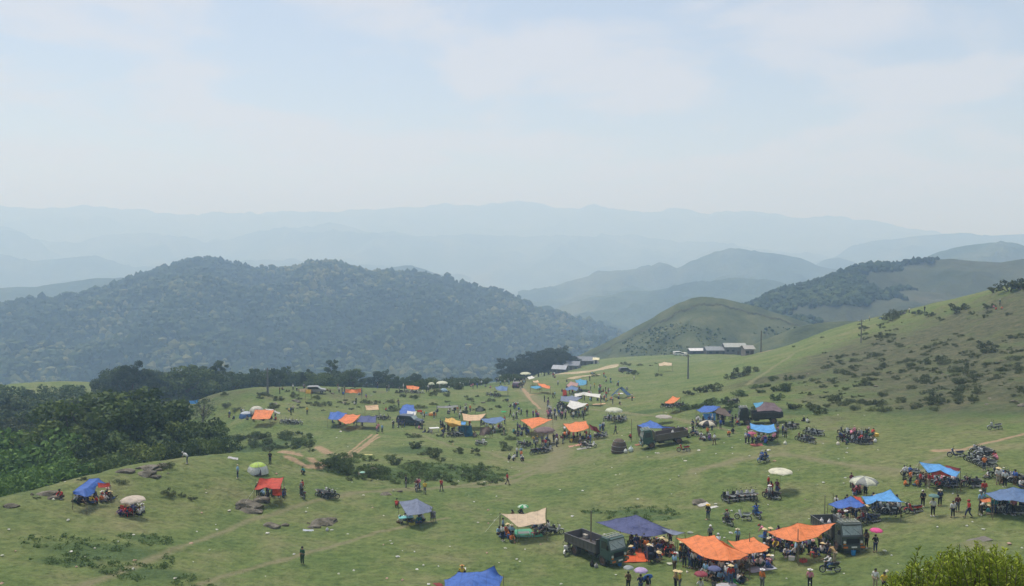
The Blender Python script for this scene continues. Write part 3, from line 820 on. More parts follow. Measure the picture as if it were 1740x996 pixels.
POSES = {
 'standing': pose(elL=(.24, -.04, 1.10), wrL=(.17, .15, .98), elR=(-.22, -.03, 1.11), wrR=(-.24, .03, .88)),
 'standing_at_ease': pose(knL=(.12, .03, .47), elL=(.27, -.06, 1.12), wrL=(.15, .10, 1.0), elR=(-.23, .0, 1.1), wrR=(-.10, .22, 1.14)),
 'walking': pose(knL=(.09, .17, .50), anL=(.09, .26, .10), knR=(-.09, -.02, .47), anR=(-.09, -.27, .13), wrL=(.22, -.13, .90), elL=(.21, -.10, 1.12), elR=(-.21, .05, 1.12), wrR=(-.2, .22, .95)),
 'holding': pose(elR=(-.24, .05, 1.14), wrR=(-.12, .26, 1.30)),
 'sitting': pose(pel=(0, 0, .13), spi=(0, .0, .31), che=(0, .05, .50), nek=(0, .09, .66), hed=(0, .12, .73), top=(0, .14, .86),
                 shL=(.165, .06, .59), elL=(.25, .16, .36), wrL=(.14, .34, .30), shR=(-.165, .06, .59), elR=(-.25, .18, .38), wrR=(-.12, .36, .30),
                 hiL=(.09, .02, .12), knL=(.30, .36, .20), anL=(.04, .50, .08), hiR=(-.09, .02, .12), knR=(-.30, .36, .20), anR=(-.06, .42, .08)),
 'crouching': pose(pel=(0, -.12, .26), spi=(0, -.05, .44), che=(0, .05, .62), nek=(0, .12, .78), hed=(0, .16, .85), top=(0, .19, .98),
                   shL=(.165, .07, .71), elL=(.22, .26, .52), wrL=(.12, .44, .42), shR=(-.165, .07, .71), elR=(-.22, .26, .52), wrR=(-.12, .44, .42),
                   hiL=(.09, -.11, .25), knL=(.15, .26, .46), anL=(.12, .06, .08), hiR=(-.09, -.11, .25), knR=(-.15, .26, .46), anR=(-.12, .06, .08)),
 'riding': pose(pel=(0, -.05, .84), spi=(0, -.03, 1.02), che=(0, .02, 1.2), nek=(0, .05, 1.36), hed=(0, .07, 1.43), top=(0, .08, 1.56),
                shL=(.165, .03, 1.29), elL=(.24, .22, 1.10), wrL=(.24, .47, 1.06), shR=(-.165, .03, 1.29), elR=(-.24, .22, 1.10), wrR=(-.24, .47, 1.06),
                hiL=(.10, -.02, .82), knL=(.20, .33, .72), anL=(.20, .22, .36), hiR=(-.10, -.02, .82), knR=(-.20, .33, .72), anR=(-.20, .22, .36)),
 'leaning': pose(spi=(0, .10, 1.05), che=(0, .26, 1.18), nek=(0, .40, 1.27), hed=(0, .46, 1.32), top=(0, .53, 1.42), pel=(0, -.05, .88),
                 shL=(.165, .32, 1.25), elL=(.2, .42, 1.0), wrL=(.16, .55, .80), shR=(-.165, .32, 1.25), elR=(-.2, .42, 1.0), wrR=(-.16, .55, .80), hiL=(.085, -.05, .85), hiR=(-.085, -.05, .85)),
}
def build_person(key, J):
    V = {k: Vector(v) for k, v in J.items()}
    def nd(k, r): return (tuple(V[k]), r)
    b = {'pel': nd('pel', .115), 'spi': nd('spi', .105), 'che': nd('che', (.125, .105)), 'nek': nd('nek', .05), 'hed': nd('hed', (.078, .082)),
         'mid': (tuple(V['hed'].lerp(V['top'], .5)), (.083, .095)), 'top': nd('top', .06)}
    e = [('pel', 'spi'), ('spi', 'che'), ('che', 'nek'), ('nek', 'hed'), ('hed', 'mid'), ('mid', 'top')]
    fingers = MB()
    for s in 'LR':
        b['sh' + s] = nd('sh' + s, .052); b['el' + s] = nd('el' + s, .038); b['wr' + s] = nd('wr' + s, .026)
        ad = (V['wr' + s] - V['el' + s]).normalized(); side = ad.cross(Vector((0, 1, 0))).normalized()
        if side.length < .1: side = Vector((1, 0, 0))
        pal = V['wr' + s] + ad * .055; b['pa' + s] = (tuple(pal), (.038, .018))
        nrm = ad.cross(side).normalized()
        for i, (off, ln) in enumerate(((-.028, .058), (-.010, .07), (.009, .066), (.026, .05))):
            p0 = pal + ad * .025 + side * off; p1 = p0 + ad * ln * .55 + nrm * .012; p2 = p1 + ad * ln * .45 + nrm * .03
            fingers.cyl(p0, p1, .009, .008, 5); fingers.cyl(p1, p2, .008, .006, 5)
        t0 = V['wr' + s] + ad * .03 - side * .02; t1 = t0 - side * .035 + ad * .03; t2 = t1 + ad * .03 - side * .006
        fingers.cyl(t0, t1, .011, .009, 5); fingers.cyl(t1, t2, .009, .007, 5)
        b['hi' + s] = nd('hi' + s, .088); b['kn' + s] = nd('kn' + s, .056); b['an' + s] = nd('an' + s, .036)
        kd = (V['an' + s] - V['kn' + s])
        toe = V['an' + s] + Vector((0, .13, 0)); toe.z = V['an' + s].z - .05
        b['to' + s] = (tuple(toe), .032)
        b['he' + s] = (tuple(V['an' + s] + Vector((0, -.03, -.035))), .034)
        e += [('che', 'sh' + s), ('sh' + s, 'el' + s), ('el' + s, 'wr' + s), ('wr' + s, 'pa' + s), ('pel', 'hi' + s), ('hi' + s, 'kn' + s), ('kn' + s, 'an' + s), ('an' + s, 'he' + s), ('he' + s, 'to' + s)]
    body = skin_mesh('body', b, e, 'pel', [M_SKIN])
    up = (V['top'] - V['nek']).normalized(); fw = (Vector((0, 1, 0)) - up * up.y).normalized(); sd_ = fw.cross(up)
    hc = V['hed'].lerp(V['top'], .5)
    ft = MB()
    ft.ball(hc + fw * .094 - up * .012, (.014, .02, .02), 6, 4)
    for sg in (-1, 1): ft.ball(hc + sd_ * .083 * sg - up * .005, (.014, .022, .03), 6, 4)
    ey = MB()
    for sg in (-1, 1): ey.ball(hc + fw * .086 + sd_ * .032 * sg + up * .015, (.012, .008, .008), 6, 4)
    mo = MB(); mo.ball(hc + fw * .082 - up * .055, (.024, .008, .008), 6, 4)
    face = [x.mesh('f', M_SKIN) for x in (fingers, ft, ey, mo)]
    body = join_mesh('body', [body] + face, [M_SKIN, M_HAIR, M_REDG], [0, 0, 0, 1, 2])
    sh = {'pel': nd('pel', .135), 'spi': nd('spi', .127), 'che': nd('che', (.15, .127)), 'nek': (tuple(V['che'].lerp(V['nek'], .6)), .07)}
    es = [('pel', 'spi'), ('spi', 'che'), ('che', 'nek')]
    for s in 'LR':
        sh['sh' + s] = nd('sh' + s, .070); sh['el' + s] = nd('el' + s, .054); sh['cu' + s] = (tuple(V['el' + s].lerp(V['wr' + s], .65)), .040)
        es += [('che', 'sh' + s), ('sh' + s, 'el' + s), ('el' + s, 'cu' + s)]
    shirt = skin_mesh('shirt', sh, es, 'pel', [CLOTH])
    tr = {'pel': (tuple(V['pel'] + Vector((0, 0, -.02))), .128)}; et = []
    for s in 'LR':
        tr['hi' + s] = nd('hi' + s, .102); tr['kn' + s] = nd('kn' + s, .072); tr['an' + s] = (tuple(V['kn' + s].lerp(V['an' + s], .86)), .056)
        et += [('pel', 'hi' + s), ('hi' + s, 'kn' + s), ('kn' + s, 'an' + s)]
    trs = skin_mesh('trousers', tr, et, 'pel', [CLOTH])
    shoe = MB()
    for s in 'LR':
        a = V['an' + s]; shoe.box((a.x, a.y + .05, a.z - .055), (.09, .25, .07), 0, None, .8)
    shoes = shoe.mesh('shoes', CLOTH)
    rot = Matrix((sd_, fw, up)).transposed()
    hair = MB(); hair.ball(hc + up * .012 - fw * .016, (.098, .108, .112), 12, 6, 0, -.35, rot)
    hairm = hair.mesh('hair', M_HAIR, True)
    lng = MB(); lng.ball(hc + up * .012 - fw * .016, (.098, .108, .112), 12, 6, 0, -.35, rot); lng.ball(hc - up * .10 - fw * .075, (.085, .045, .17), 10, 6, 0, -1, rot)
    lngm = lng.mesh('hair', M_HAIR, True)
    capm = MB(); capm.ball(hc + up * .03, (.105, .112, .10), 12, 5, 0, -.1, rot); capm.cyl(hc + up * .03 + fw * .10, hc + up * .02 + fw * .14, .085, .08, 10)
    capm = capm.mesh('cap', CLOTH, True)
    sun_ = MB(); sun_.ball(hc + up * .035, (.10, .105, .10), 12, 5, 0, -.1, rot); sun_.cyl(hc + up * .03, hc + up * .05, .22, .18, 14)
    sunm = sun_.mesh('sun_hat', CLOTH, True)
    con = MB(); con.cyl(hc + up * .03, hc + up * .17, .23, .012, 14); conm = con.mesh('conical_hat', CLOTH, False)
    hel = MB(); hel.ball(hc + up * .015, (.125, .135, .13), 12, 6, 0, -.3, rot); helm = hel.mesh('helmet', PAINT, True)
    return dict(body=body, shirt=shirt, trousers=trs, shoes=shoes, hair=hairm, longhair=lngm, cap=capm, sun_hat=sunm, conical_hat=conm, helmet=helm, wr=V['wrR'])
PEOPLE = {k: build_person(k, J) for k, J in POSES.items()}
TOPS = {'black': (.02, .02, .025), 'navy blue': (.03, .045, .13), 'white': (.62, .62, .62), 'red': (.40, .035, .03), 'grey': (.20, .20, .21), 'light blue': (.25, .42, .60),
        'dark green': (.03, .10, .05), 'pink': (.60, .22, .30), 'yellow': (.60, .42, .05), 'orange': (.62, .18, .04), 'maroon': (.13, .02, .03), 'blue': (.05, .12, .42),
        'cream': (.55, .50, .40), 'purple': (.15, .06, .22), 'brown': (.13, .075, .04), 'teal': (.04, .22, .24), 'tan': (.42, .28, .13)}
BOTS = {'black': (.015, .015, .02), 'navy blue': (.03, .04, .09), 'grey': (.13, .13, .14), 'blue jeans': (.06, .10, .20), 'brown': (.10, .07, .05), 'beige': (.40, .33, .24), 'dark green': (.04, .07, .04)}
WTOP = ['black'] * 5 + ['navy blue'] * 4 + ['white'] * 4 + ['grey'] * 3 + ['red'] * 2 + ['light blue', 'dark green', 'pink', 'maroon', 'maroon', 'blue', 'cream', 'purple', 'brown', 'teal', 'orange', 'yellow']
WBOT = ['black'] * 5 + ['navy blue'] * 3 + ['grey'] * 2 + ['blue jeans'] * 2 + ['brown', 'beige', 'dark green']
USED = set(); PGROUND = []
PW = {'standing': 'standing', 'standing_at_ease': 'standing', 'walking': 'walking', 'holding': 'standing', 'sitting': 'sitting', 'crouching': 'crouching', 'riding': 'sitting', 'leaning': 'leaning over'}
PLIST = []
def person(loc, pz, where, *a, **k):
    PLIST.append((math.hypot(loc[0], loc[1]), len(PLIST), Vector(loc), pz, where, a, k))
def real_person(loc, pz, where, rz=None, top=None, bot=None, hat=None, hatc=None, scale=1.0, label=None, group=None):
    fixed = top is not None
    for tries in range(400):
        tn = top or random.choice(WTOP); bn = bot or random.choice(WBOT)
        hn = hat or random.choice(['hair', 'hair', 'longhair', 'longhair', 'hair', 'cap', 'sun_hat', 'helmet', 'conical_hat'] if tries < 8 or hat else ['hair', 'cap', 'sun_hat', 'conical_hat', 'longhair', 'helmet'])
        hx = {'hair': '', 'longhair': '', 'cap': ' and cap', 'sun_hat': ' and sun hat', 'conical_hat': ' and conical hat', 'helmet': ' and helmet'}[hn]
        if hn in ('hair', 'longhair') or 2 + 1 + len(tn.split()) + 2 + len(bn.split()) + (0 if 'jeans' in bn else 1) + len(hx.split()) + 1 + len(where.split()) > 16 - (pz == 'leaning'):
            lb = 'person in %s top and %s %s %s' % (tn, bn if 'jeans' in bn else bn + ' trousers', PW[pz], where)
        else:
            lb = 'person in %s top, %s%s %s %s' % (tn, bn if 'jeans' in bn else bn + ' trousers', hx, PW[pz], where)
        if label: lb = label
        if label or lb not in USED: break
    USED.add(lb)
    K = PEOPLE[pz]
    rz = RNG.uniform(0, 6.28) if rz is None else rz
    s = scale * RNG.uniform(0.94, 1.04)
    sk = {'person': 1}
    if len(lb.split()) > 16: lb = lb.replace(' trousers', '')
    if len(lb.split()) > 16: lb = lb.replace('the ', '', 1)
    root = empty('person', loc, rz); root.scale = (s * 1.13, s * 1.13, s * 1.02)
    tag(root, lb, 'person', group or 'people %s' % where)
    bd = link('body', K['body'], root)
    link('shirt', K['shirt'], root, color=TOPS[tn]); link('trousers', K['trousers'], root, color=BOTS[bn])
    link('shoes', K['shoes'], root, color=random.choice([(.03, .03, .03), (.5, .5, .5), (.12, .08, .05)]))
    if hn in ('hair', 'longhair'): link('hair', K[hn], root)
    else:
        link('hair', K['hair'], root)
        hc = hatc or {'cap': random.choice([(.05, .05, .06), (.5, .5, .5), (.3, .04, .04)]), 'sun_hat': random.choice([(.6, .55, .4), (.7, .7, .7), (.5, .3, .3)]), 'conical_hat': (.62, .50, .28), 'helmet': random.choice([(.02, .02, .02), (.5, .5, .52), (.35, .03, .03), (.6, .6, .6)])}[hn]
        link(hn, K[hn], root, color=hc)
    root.rotation_euler = (0, 0, rz)
    return root

def low_person(J):
    V = {k: Vector(v) for k, v in J.items()}; m = MB()
    m.ball(V['hed'].lerp(V['top'], .5), (.09, .09, .11), 6, 4, 0); m.ball(V['hed'].lerp(V['top'], .62) - Vector((0, .02, 0)), (.105, .11, .10), 6, 3, 3, -.2)
    m.cyl(V['pel'], V['che'], .14, .17, 7, 1); m.cyl(V['che'], V['nek'], .17, .06, 7, 1)
    for s in 'LR':
        m.cyl(V['sh' + s], V['el' + s], .065, .05, 5, 1); m.cyl(V['el' + s], V['wr' + s], .045, .035, 5, 0); m.cyl(V['hi' + s], V['kn' + s], .10, .07, 5, 2); m.cyl(V['kn' + s], V['an' + s], .07, .05, 5, 2)
        m.box(V['an' + s] + Vector((0, .05, -.04)), (.09, .24, .08), 3)
    return m
LOWP = {k: low_person(J) for k, J in POSES.items()}
def tint_mat():
    m, n, l, b = newmat('crowd_clothing')
    a = N(n, 'ShaderNodeAttribute', attribute_name='tint'); l.new(a.outputs['Color'], b.inputs['Base Color']); b.inputs['Roughness'].default_value = .85
    return m
def flush_people(limit):
    PLIST.sort(key=lambda r: (r[0], r[1]))
    V, Fc, Cc = [], [], []
    for i, (D, _, loc, pz, where, a, k) in enumerate(PLIST):
        if i < limit: real_person(loc, pz, where, *a, **k); continue
        a = list(a) + [None] * 4
        rz = RNG.uniform(0, 6.28) if a[0] is None else a[0]
        tn = a[1] or random.choice(WTOP); bn = a[2] or random.choice(WBOT)
        cols = [(.32, .19, .125), TOPS[tn], BOTS[bn], random.choice([(.015, .012, .011)] * 3 + [(.5, .45, .33), (.5, .5, .5)])]
        m = LOWP[pz]; R = Matrix.Rotation(rz, 3, 'Z'); o = len(V); vc = [None] * len(m.v)
        for f, mi in zip(m.f, m.m):
            for j in f: vc[j] = cols[mi]
            Fc.append(tuple(j + o for j in f))
        V += [tuple(R @ Vector(v) + loc) for v in m.v]; Cc += [(*c, 1) for c in vc]
    me = mesh_np('distant_crowd', V, Fc, [tint_mat()], True)
    at_ = me.attributes.new('tint', 'FLOAT_COLOR', 'POINT'); at_.data.foreach_set('color', np.array(Cc, np.float32).ravel())
    tag(link('distant_crowd', me), 'tiny people crowding the far tarps and stalls', 'crowd', kind='stuff')
def flush_shrubs(limit):
    LAZY.sort(key=lambda r: -r[0])
    for r in LAZY[:limit]: r[1].real(r[2], r[3], r[4], r[5], r[6], r[7], r[8])
    V, Fc, T = [], [], []; o = 0
    for r in LAZY[limit:]:
        me = [p[1] for p in r[1].parts if p[0] == 'foliage'][0]
        n = len(me.vertices); v = np.empty(n * 3, np.float32); me.vertices.foreach_get('co', v); v = v.reshape(-1, 3) * np.array(r[8])
        c, s = math.cos(r[3]), math.sin(r[3]); v = np.stack([v[:, 0] * c - v[:, 1] * s, v[:, 0] * s + v[:, 1] * c, v[:, 2]], 1) + np.array(r[2])
        t = np.empty(n, np.float32); me.attributes['tone'].data.foreach_get('value', t)
        V.append(v); T.append(t); Fc.append(np.arange(n).reshape(-1, 4) + o); o += n
    if V:
        me = mesh_np('undergrowth', np.concatenate(V), np.concatenate(Fc), [M_SCRUB], False); fattr(me, 'tone', np.concatenate(T))
        tag(link('undergrowth', me, color=(1.1, 1.15, 1.0)), 'tiny tufts and low scrub dotted over the far slopes', 'undergrowth', kind='stuff')

# ------------------------------------------------------------------ motorbike, heading +x, wheels on z=0
def make_bike():
    k = Kit('motorbike')
    ty = MB().torus((0, 0, 0), .245, .038, 20, 6).mesh('tyre', M_BLACK, True)
    rm = MB().torus((0, 0, 0), .20, .012, 18, 5)
    for i in range(8):
        a = math.pi * i / 4; rm.cyl((0, 0, 0), (.20 * math.cos(a), 0, .20 * math.sin(a)), .008, .008, 4)
    rm = rm.cyl((0, -.04, 0), (0, .04, 0), .05, .05, 10).mesh('rim', M_STEEL)
    hub = MB().cyl((0, -.05, 0), (0, .05, 0), .035, .035, 10).mesh('wheel', M_ENGINE)
    for x in (.62, -.62): k.add('wheel', hub, None, (x, 0, .283), [('tyre', ty, None, (0, 0, 0)), ('rim', rm, None, (0, 0, 0))])
    k.add('fairing', MB().prism([(.30, .92), (.44, .90), (.40, .62), (.22, .36), (.10, .34), (.16, .46), (.27, .70)], -.17, .17)
          .prism([(.28, .98), (.47, .96), (.50, .86), (.40, .80), (.28, .86)], -.10, .10).mesh('fairing', PAINT), 'body')
    k.add('tail_panel', MB().prism([(-.02, .58), (-.05, .70), (-.60, .78), (-.78, .80), (-.70, .64), (-.35, .55)], -.12, .12).mesh('tail_panel', PAINT), 'body')
    k.add('front_mudguard', MB().prism([(.40, .58), (.62, .63), (.84, .54), (.92, .36), (.86, .40), (.78, .52), (.62, .58), (.46, .52)], -.06, .06).mesh('front_mudguard', PAINT), 'body')
    k.add('seat', MB().prism([(.06, .70), (.02, .76), (-.25, .79), (-.40, .83), (-.68, .85), (-.70, .79), (-.30, .71)], -.12, .12).mesh('seat', M_SEAT))
    k.add('engine', MB().box((.02, 0, .32), (.36, .20, .20)).cyl((.18, 0, .34), (.32, 0, .40), .07, .06, 8).box((-.25, 0, .42), (.45, .10, .12)).mesh('engine', M_ENGINE))
    k.add('exhaust', MB().path([(.22, .1, .28), (.05, .13, .20), (-.25, .15, .24)], .02).cyl((-.25, .15, .24), (-.80, .17, .34), .045, .05, 8).mesh('exhaust', M_STEEL))
    k.add('fork', MB().cyl((.62, .055, .28), (.42, .055, .86), .02, .02, 6).cyl((.62, -.055, .28), (.42, -.055, .86), .02, .02, 6)
          .cyl((-.62, .07, .28), (-.45, .08, .62), .022, .022, 6).cyl((-.62, -.07, .28), (-.45, -.08, .62), .022, .022, 6).mesh('fork', M_STEEL))
    k.add('handlebar', MB().path([(.24, .36, 1.02), (.34, .14, .99), (.34, -.14, .99), (.24, -.36, 1.02)], .015).cyl((.24, .26, 1.01), (.2, .38, 1.02), .022, .022, 6)
          .cyl((.24, -.26, 1.01), (.2, -.38, 1.02), .022, .022, 6).mesh('handlebar', M_BLACK))
    mir = MB().cyl((.28, 0, 1.02), (.26, 0, 1.18), .007, .007, 4).ball((.25, 0, 1.22), (.02, .065, .045), 8, 4).mesh('mirror', M_BLACK)
    k.add('mirror', mir, None, (0, .24, 0)); k.add('mirror', mir, None, (0, -.24, 0))
    k.add('headlight', MB().ball((.47, 0, .92), (.05, .09, .06), 8, 4).mesh('headlight', M_LAMPG, True))
    k.add('tail_light', MB().box((-.79, 0, .74), (.03, .12, .06)).mesh('tail_light', M_REDG))
    k.add('luggage_rack', MB().path([(-.55, .1, .86), (-.86, .1, .88), (-.86, -.1, .88), (-.55, -.1, .86)], .012).mesh('luggage_rack', M_STEEL))
    k.add('kickstand', MB().cyl((.0, .1, .28), (-.05, .30, .0), .014, .014, 5).mesh('kickstand', M_STEEL))
    return k
BIKE = make_bike()
BCOL = {'black': (.02, .02, .022), 'white': (.68, .68, .68), 'red': (.38, .03, .03), 'blue': (.04, .13, .40), 'silver': (.40, .41, .43), 'dark blue': (.03, .05, .14), 'maroon': (.15, .02, .03)}
ORD = ['first', 'second', 'third', 'fourth', 'fifth', 'sixth', 'seventh', 'eighth', 'ninth', 'tenth', 'eleventh', 'twelfth', 'thirteenth', 'fourteenth']
def bike_at(loc, rz, col, label, group=None):
    t = MB; c = BCOL[col]
    g = 0.06
    return BIKE.put(loc, rz, {'body': c}, label, 'motorbike', group, 1.05, (RNG.uniform(-.02, .02) + .10 * 1, 0))
def bikes(x0, x1, y0, y1, n, where, cols, ang, spread=0.25, group=None):
    """a row of parked motorbikes between two pixels; ang is the heading seen from above"""
    pts = sorted([(x0 + (x1 - x0) * (i + .5) / n, y0 + (y1 - y0) * (i + .5) / n) for i in range(n)])
    for i, (x, y) in enumerate(pts):
        c = cols[i % len(cols)]
        lb = '%s motorbike, %s from the left %s' % (c, ORD[i], where) if n > 1 else '%s motorbike %s' % (c, where)
        loc = at(x, y)
        bike_at(loc, ang + RNG.uniform(-spread, spread), c, lb, group or 'motorbikes ' + where)

# ------------------------------------------------------------------ vehicles
def make_truck():
    """military-green high-sided dump truck, cab forward (+x), 6.4 m long, origin on the ground at mid length"""
    k = Kit('truck')
    G = 'body'
    cab = MB()
    cab.prism([(1.75, .78), (1.75, 2.55), (1.95, 2.72), (2.72, 2.72), (2.86, 2.60), (3.16, 1.72), (3.22, 1.60), (3.24, .78)], -1.02, 1.02)
    cab.box((3.10, 0, 1.56), (.30, 2.06, .05))
    k.add('cab', cab.mesh('cab', PAINT), G)
    ws = MB().prism([(2.895, 2.52), (3.155, 1.74), (3.175, 1.74), (2.915, 2.52)], -.90, .90)
    wf = MB().prism([(2.885, 2.57), (2.915, 2.57), (2.935, 2.50), (2.905, 2.50)], -.95, .95).box((3.03, 0, 2.12), (.30, .04, .80), 0, Matrix.Rotation(math.radians(-71.6), 3, 'Y') @ Matrix.Identity(3) if False else None)
    wp = MB().cyl((3.19, .75, 1.78), (3.02, .15, 2.25), .012, .012, 4).cyl((3.19, -.15, 1.78), (3.02, -.70, 2.25), .012, .012, 4).mesh('wiper', M_BLACK)
    k.add('windshield', ws.mesh('windshield', M_GLASS), None, (0, 0, 0), [('wiper', wp, None, (0, 0, 0))])
    for s in (1, -1):
        dr = MB().box((2.42, s * 1.03, 1.55), (1.02, .03, 1.45)).mesh('door', PAINT)
        wn2 = MB().prism([(1.98, 1.72), (1.98, 2.42), (2.70, 2.42), (2.86, 1.98), (2.86, 1.72)], s * 1.046, s * 1.052).mesh('window', M_DGLASS)
        hd = MB().box((2.05, s * 1.07, 1.50), (.16, .03, .04)).mesh('handle', M_BLACK)
        k.add('door', dr, G, (0, 0, 0), [('window', wn2, None, (0, 0, 0)), ('handle', hd, None, (0, 0, 0))])
        mr = MB().cyl((2.95, s * 1.02, 1.75), (3.12, s * 1.28, 1.80), .02, .02, 5).cyl((2.90, s * 1.02, 2.35), (3.12, s * 1.28, 2.25), .015, .015, 5).box((3.13, s * 1.29, 2.02), (.05, .20, .40)).mesh('mirror', M_BLACK)
        k.add('mirror', mr)
        hl = MB().cyl((3.24, s * .78, 1.12), (3.30, s * .78, 1.12), .12, .10, 14).mesh('headlight', M_LAMPG)
        hs = MB().cyl((3.235, s * .78, 1.12), (3.26, s * .78, 1.12), .15, .15, 14).mesh('headlight_ring', M_STEEL)
        k.add('headlight', hl, None, (0, 0, 0), [('ring', hs, None, (0, 0, 0))])
        k.add('indicator_lamp', MB().box((3.26, s * .78, .93), (.04, .24, .09)).mesh('indicator_lamp', flat_mat('amber_glass', (.7, .25, .03), .2)))
    gr = MB()
    for i in range(6): gr.box((3.255, 0, 1.02 + i * .07), (.03, 1.15, .035))
    gr.box((3.245, 0, 1.2), (.01, 1.2, .45))
    k.add('grille', gr.mesh('grille', M_BLACK))
    bp = MB().box((3.38, 0, .72), (.22, 2.15, .26)).box((3.40, 0, .52), (.12, 1.7, .10))
    pl = MB().box((3.50, 0, .73), (.015, .52, .14)).mesh('number_plate', M_WHITE)
    rdp = MB().box((3.495, .80, .72), (.012, .42, .16)).box((3.495, -.80, .72), (.012, .42, .16)).mesh('bumper_stripe', flat_mat('faded_orange_paint', (.55, .16, .04), .6))
    k.add('bumper', bp.mesh('bumper', PAINT), G, (0, 0, 0), [('number_plate', pl, None, (0, 0, 0)), ('bumper_stripe', rdp, None, (0, 0, 0))])
    sv = MB().box((2.96, 0, 2.72), (.34, 1.7, .05), 0, Matrix.Rotation(math.radians(14), 3, 'Y'))
    k.add('sun_visor', sv.mesh('sun_visor', PAINT), G)
    rk = MB()
    for y in (-.8, -.4, 0, .4, .8): rk.box((2.35, y, 2.80), (1.0, .05, .04))
    for x in (1.9, 2.35, 2.8): rk.box((x, 0, 2.84), (.05, 1.75, .04))
    for x in (1.9, 2.8):
        for y in (-.8, .8): rk.box((x, y, 2.75), (.04, .04, .12))
    k.add('roof_rack', rk.mesh('roof_rack', flat_mat('pale_rack_paint', (.40, .42, .36), .7)))
    ch = MB()
    for s in (1, -1): ch.box((-.1, s * .40, .82), (6.2, .10, .20))
    for x in (-2.8, -1.6, -.3, 1.0): ch.box((x, 0, .82), (.12, .8, .16))
    ch.cyl((-1.9, -.9, .56), (-1.9, .9, .56), .09, .09, 8).ball((-1.9, 0, .56), (.26, .24, .26), 10, 6).cyl((2.05, -.9, .52), (2.05, .9, .52), .07, .07, 8)
    ch.cyl((1.6, 0, .6), (-1.8, 0, .6), .05, .05, 6)
    k.add('chassis', ch.mesh('chassis', M_ENGINE))
    k.add('fuel_tank', MB().cyl((.1, -.82, .78), (1.1, -.82, .78), .24, .24, 14).mesh('fuel_tank', M_ENGINE, False))
    k.add('toolbox', MB().box((.6, .82, .76), (.8, .36, .4)).mesh('toolbox', M_ENGINE))
    bed = MB()
    bed.box((-1.05, 0, 1.02), (4.6, 2.16, .12)); bed.box((1.28, 0, 1.62), (.07, 2.16, 1.3)); bed.box((-3.38, 0, 1.42), (.07, 2.16, .86))
    for s in (1, -1):
        bed.box((-1.05, s * 1.09, 1.42), (4.66, .06, .86))
        bed.box((-1.05, s * 1.13, 1.84), (4.72, .08, .07)); bed.box((-1.05, s * 1.13, 1.10), (4.72, .06, .08))
        for i in range(9): bed.box((-3.25 + i * .55, s * 1.13, 1.46), (.07, .05, .66))
    bed.box((1.30, 0, 2.28), (.09, 2.2, .07))
    k.add('cargo_bed', bed.mesh('cargo_bed', PAINT), 'bed')
    tyre = MB().torus((0, 0, 0), .38, .13, 26, 8).torus((0, .05, 0), .40, .11, 26, 6).torus((0, -.05, 0), .40, .11, 26, 6).mesh('tyre', M_TYRE, True)
    rim = MB().cyl((0, -.09, 0), (0, .09, 0), .29, .29, 18).cyl((0, -.13, 0), (0, .13, 0), .12, .09, 12)
    for i in range(8): a = i * math.pi / 4; rim.cyl((.19 * math.cos(a), -.12, .19 * math.sin(a)), (.19 * math.cos(a), .12, .19 * math.sin(a)), .02, .02, 6)
    rim = rim.mesh('rim', flat_mat('rusty_rim', (.16, .10, .08), .8))
    axle = MB().cyl((0, -.15, 0), (0, .15, 0), .06, .06, 10).mesh('wheel', M_ENGINE)
    for x, y in ((2.05, .92), (2.05, -.92), (-1.9, .78), (-1.9, -.78), (-1.9, 1.02), (-1.9, -1.02)):
        k.add('wheel', axle, None, (x, y, .51), [('tyre', tyre, None, (0, 0, 0)), ('rim', rim, None, (0, 0, 0))])
    for s in (1, -1):
        fe = MB()
        for i in range(9):
            a0 = math.pi * (0.02 + .96 * i / 9); a1 = math.pi * (.02 + .96 * (i + 1) / 9)
            fe.prism([(2.05 + .66 * math.cos(a0), .55 + .60 * math.sin(a0)), (2.05 + .66 * math.cos(a1), .55 + .60 * math.sin(a1)), (2.05 + .60 * math.cos(a1), .55 + .54 * math.sin(a1)), (2.05 + .60 * math.cos(a0), .55 + .54 * math.sin(a0))], s * .74, s * 1.07)
        k.add('mudguard', fe.mesh('mudguard', PAINT), G)
    return k
TRUCK = make_truck()
def put_truck(front, rear, side, label, body, bed, skip=(), sink=.0):
    """front and rear: pixels where the near-side wheels touch the ground; side=+1 if that is the left side of the truck"""
    a, b = at(*front), at(*rear)
    h = Vector((a.x - b.x, a.y - b.y, 0)).normalized(); L = (a - b).length
    left = Vector((-h.y, h.x, 0)); off = -left * side * 0.95
    mid = b.lerp(a, 0.5) + off - h * 0.075
    mid.z = float(hgt(mid.x, mid.y)[0]) - sink
    t = TRUCK.put(mid, math.atan2(h.y, h.x), {'body': body, 'bed': bed}, label, 'truck', None, 1.0, None, skip)
    zf = float(hgt(mid.x + h.x * 2, mid.y + h.y * 2)[0]); zr = float(hgt(mid.x - h.x * 2, mid.y - h.y * 2)[0])
    t.rotation_euler = (0, -math.atan2(zf - zr, 4.0), math.atan2(h.y, h.x))
    return t, mid, h
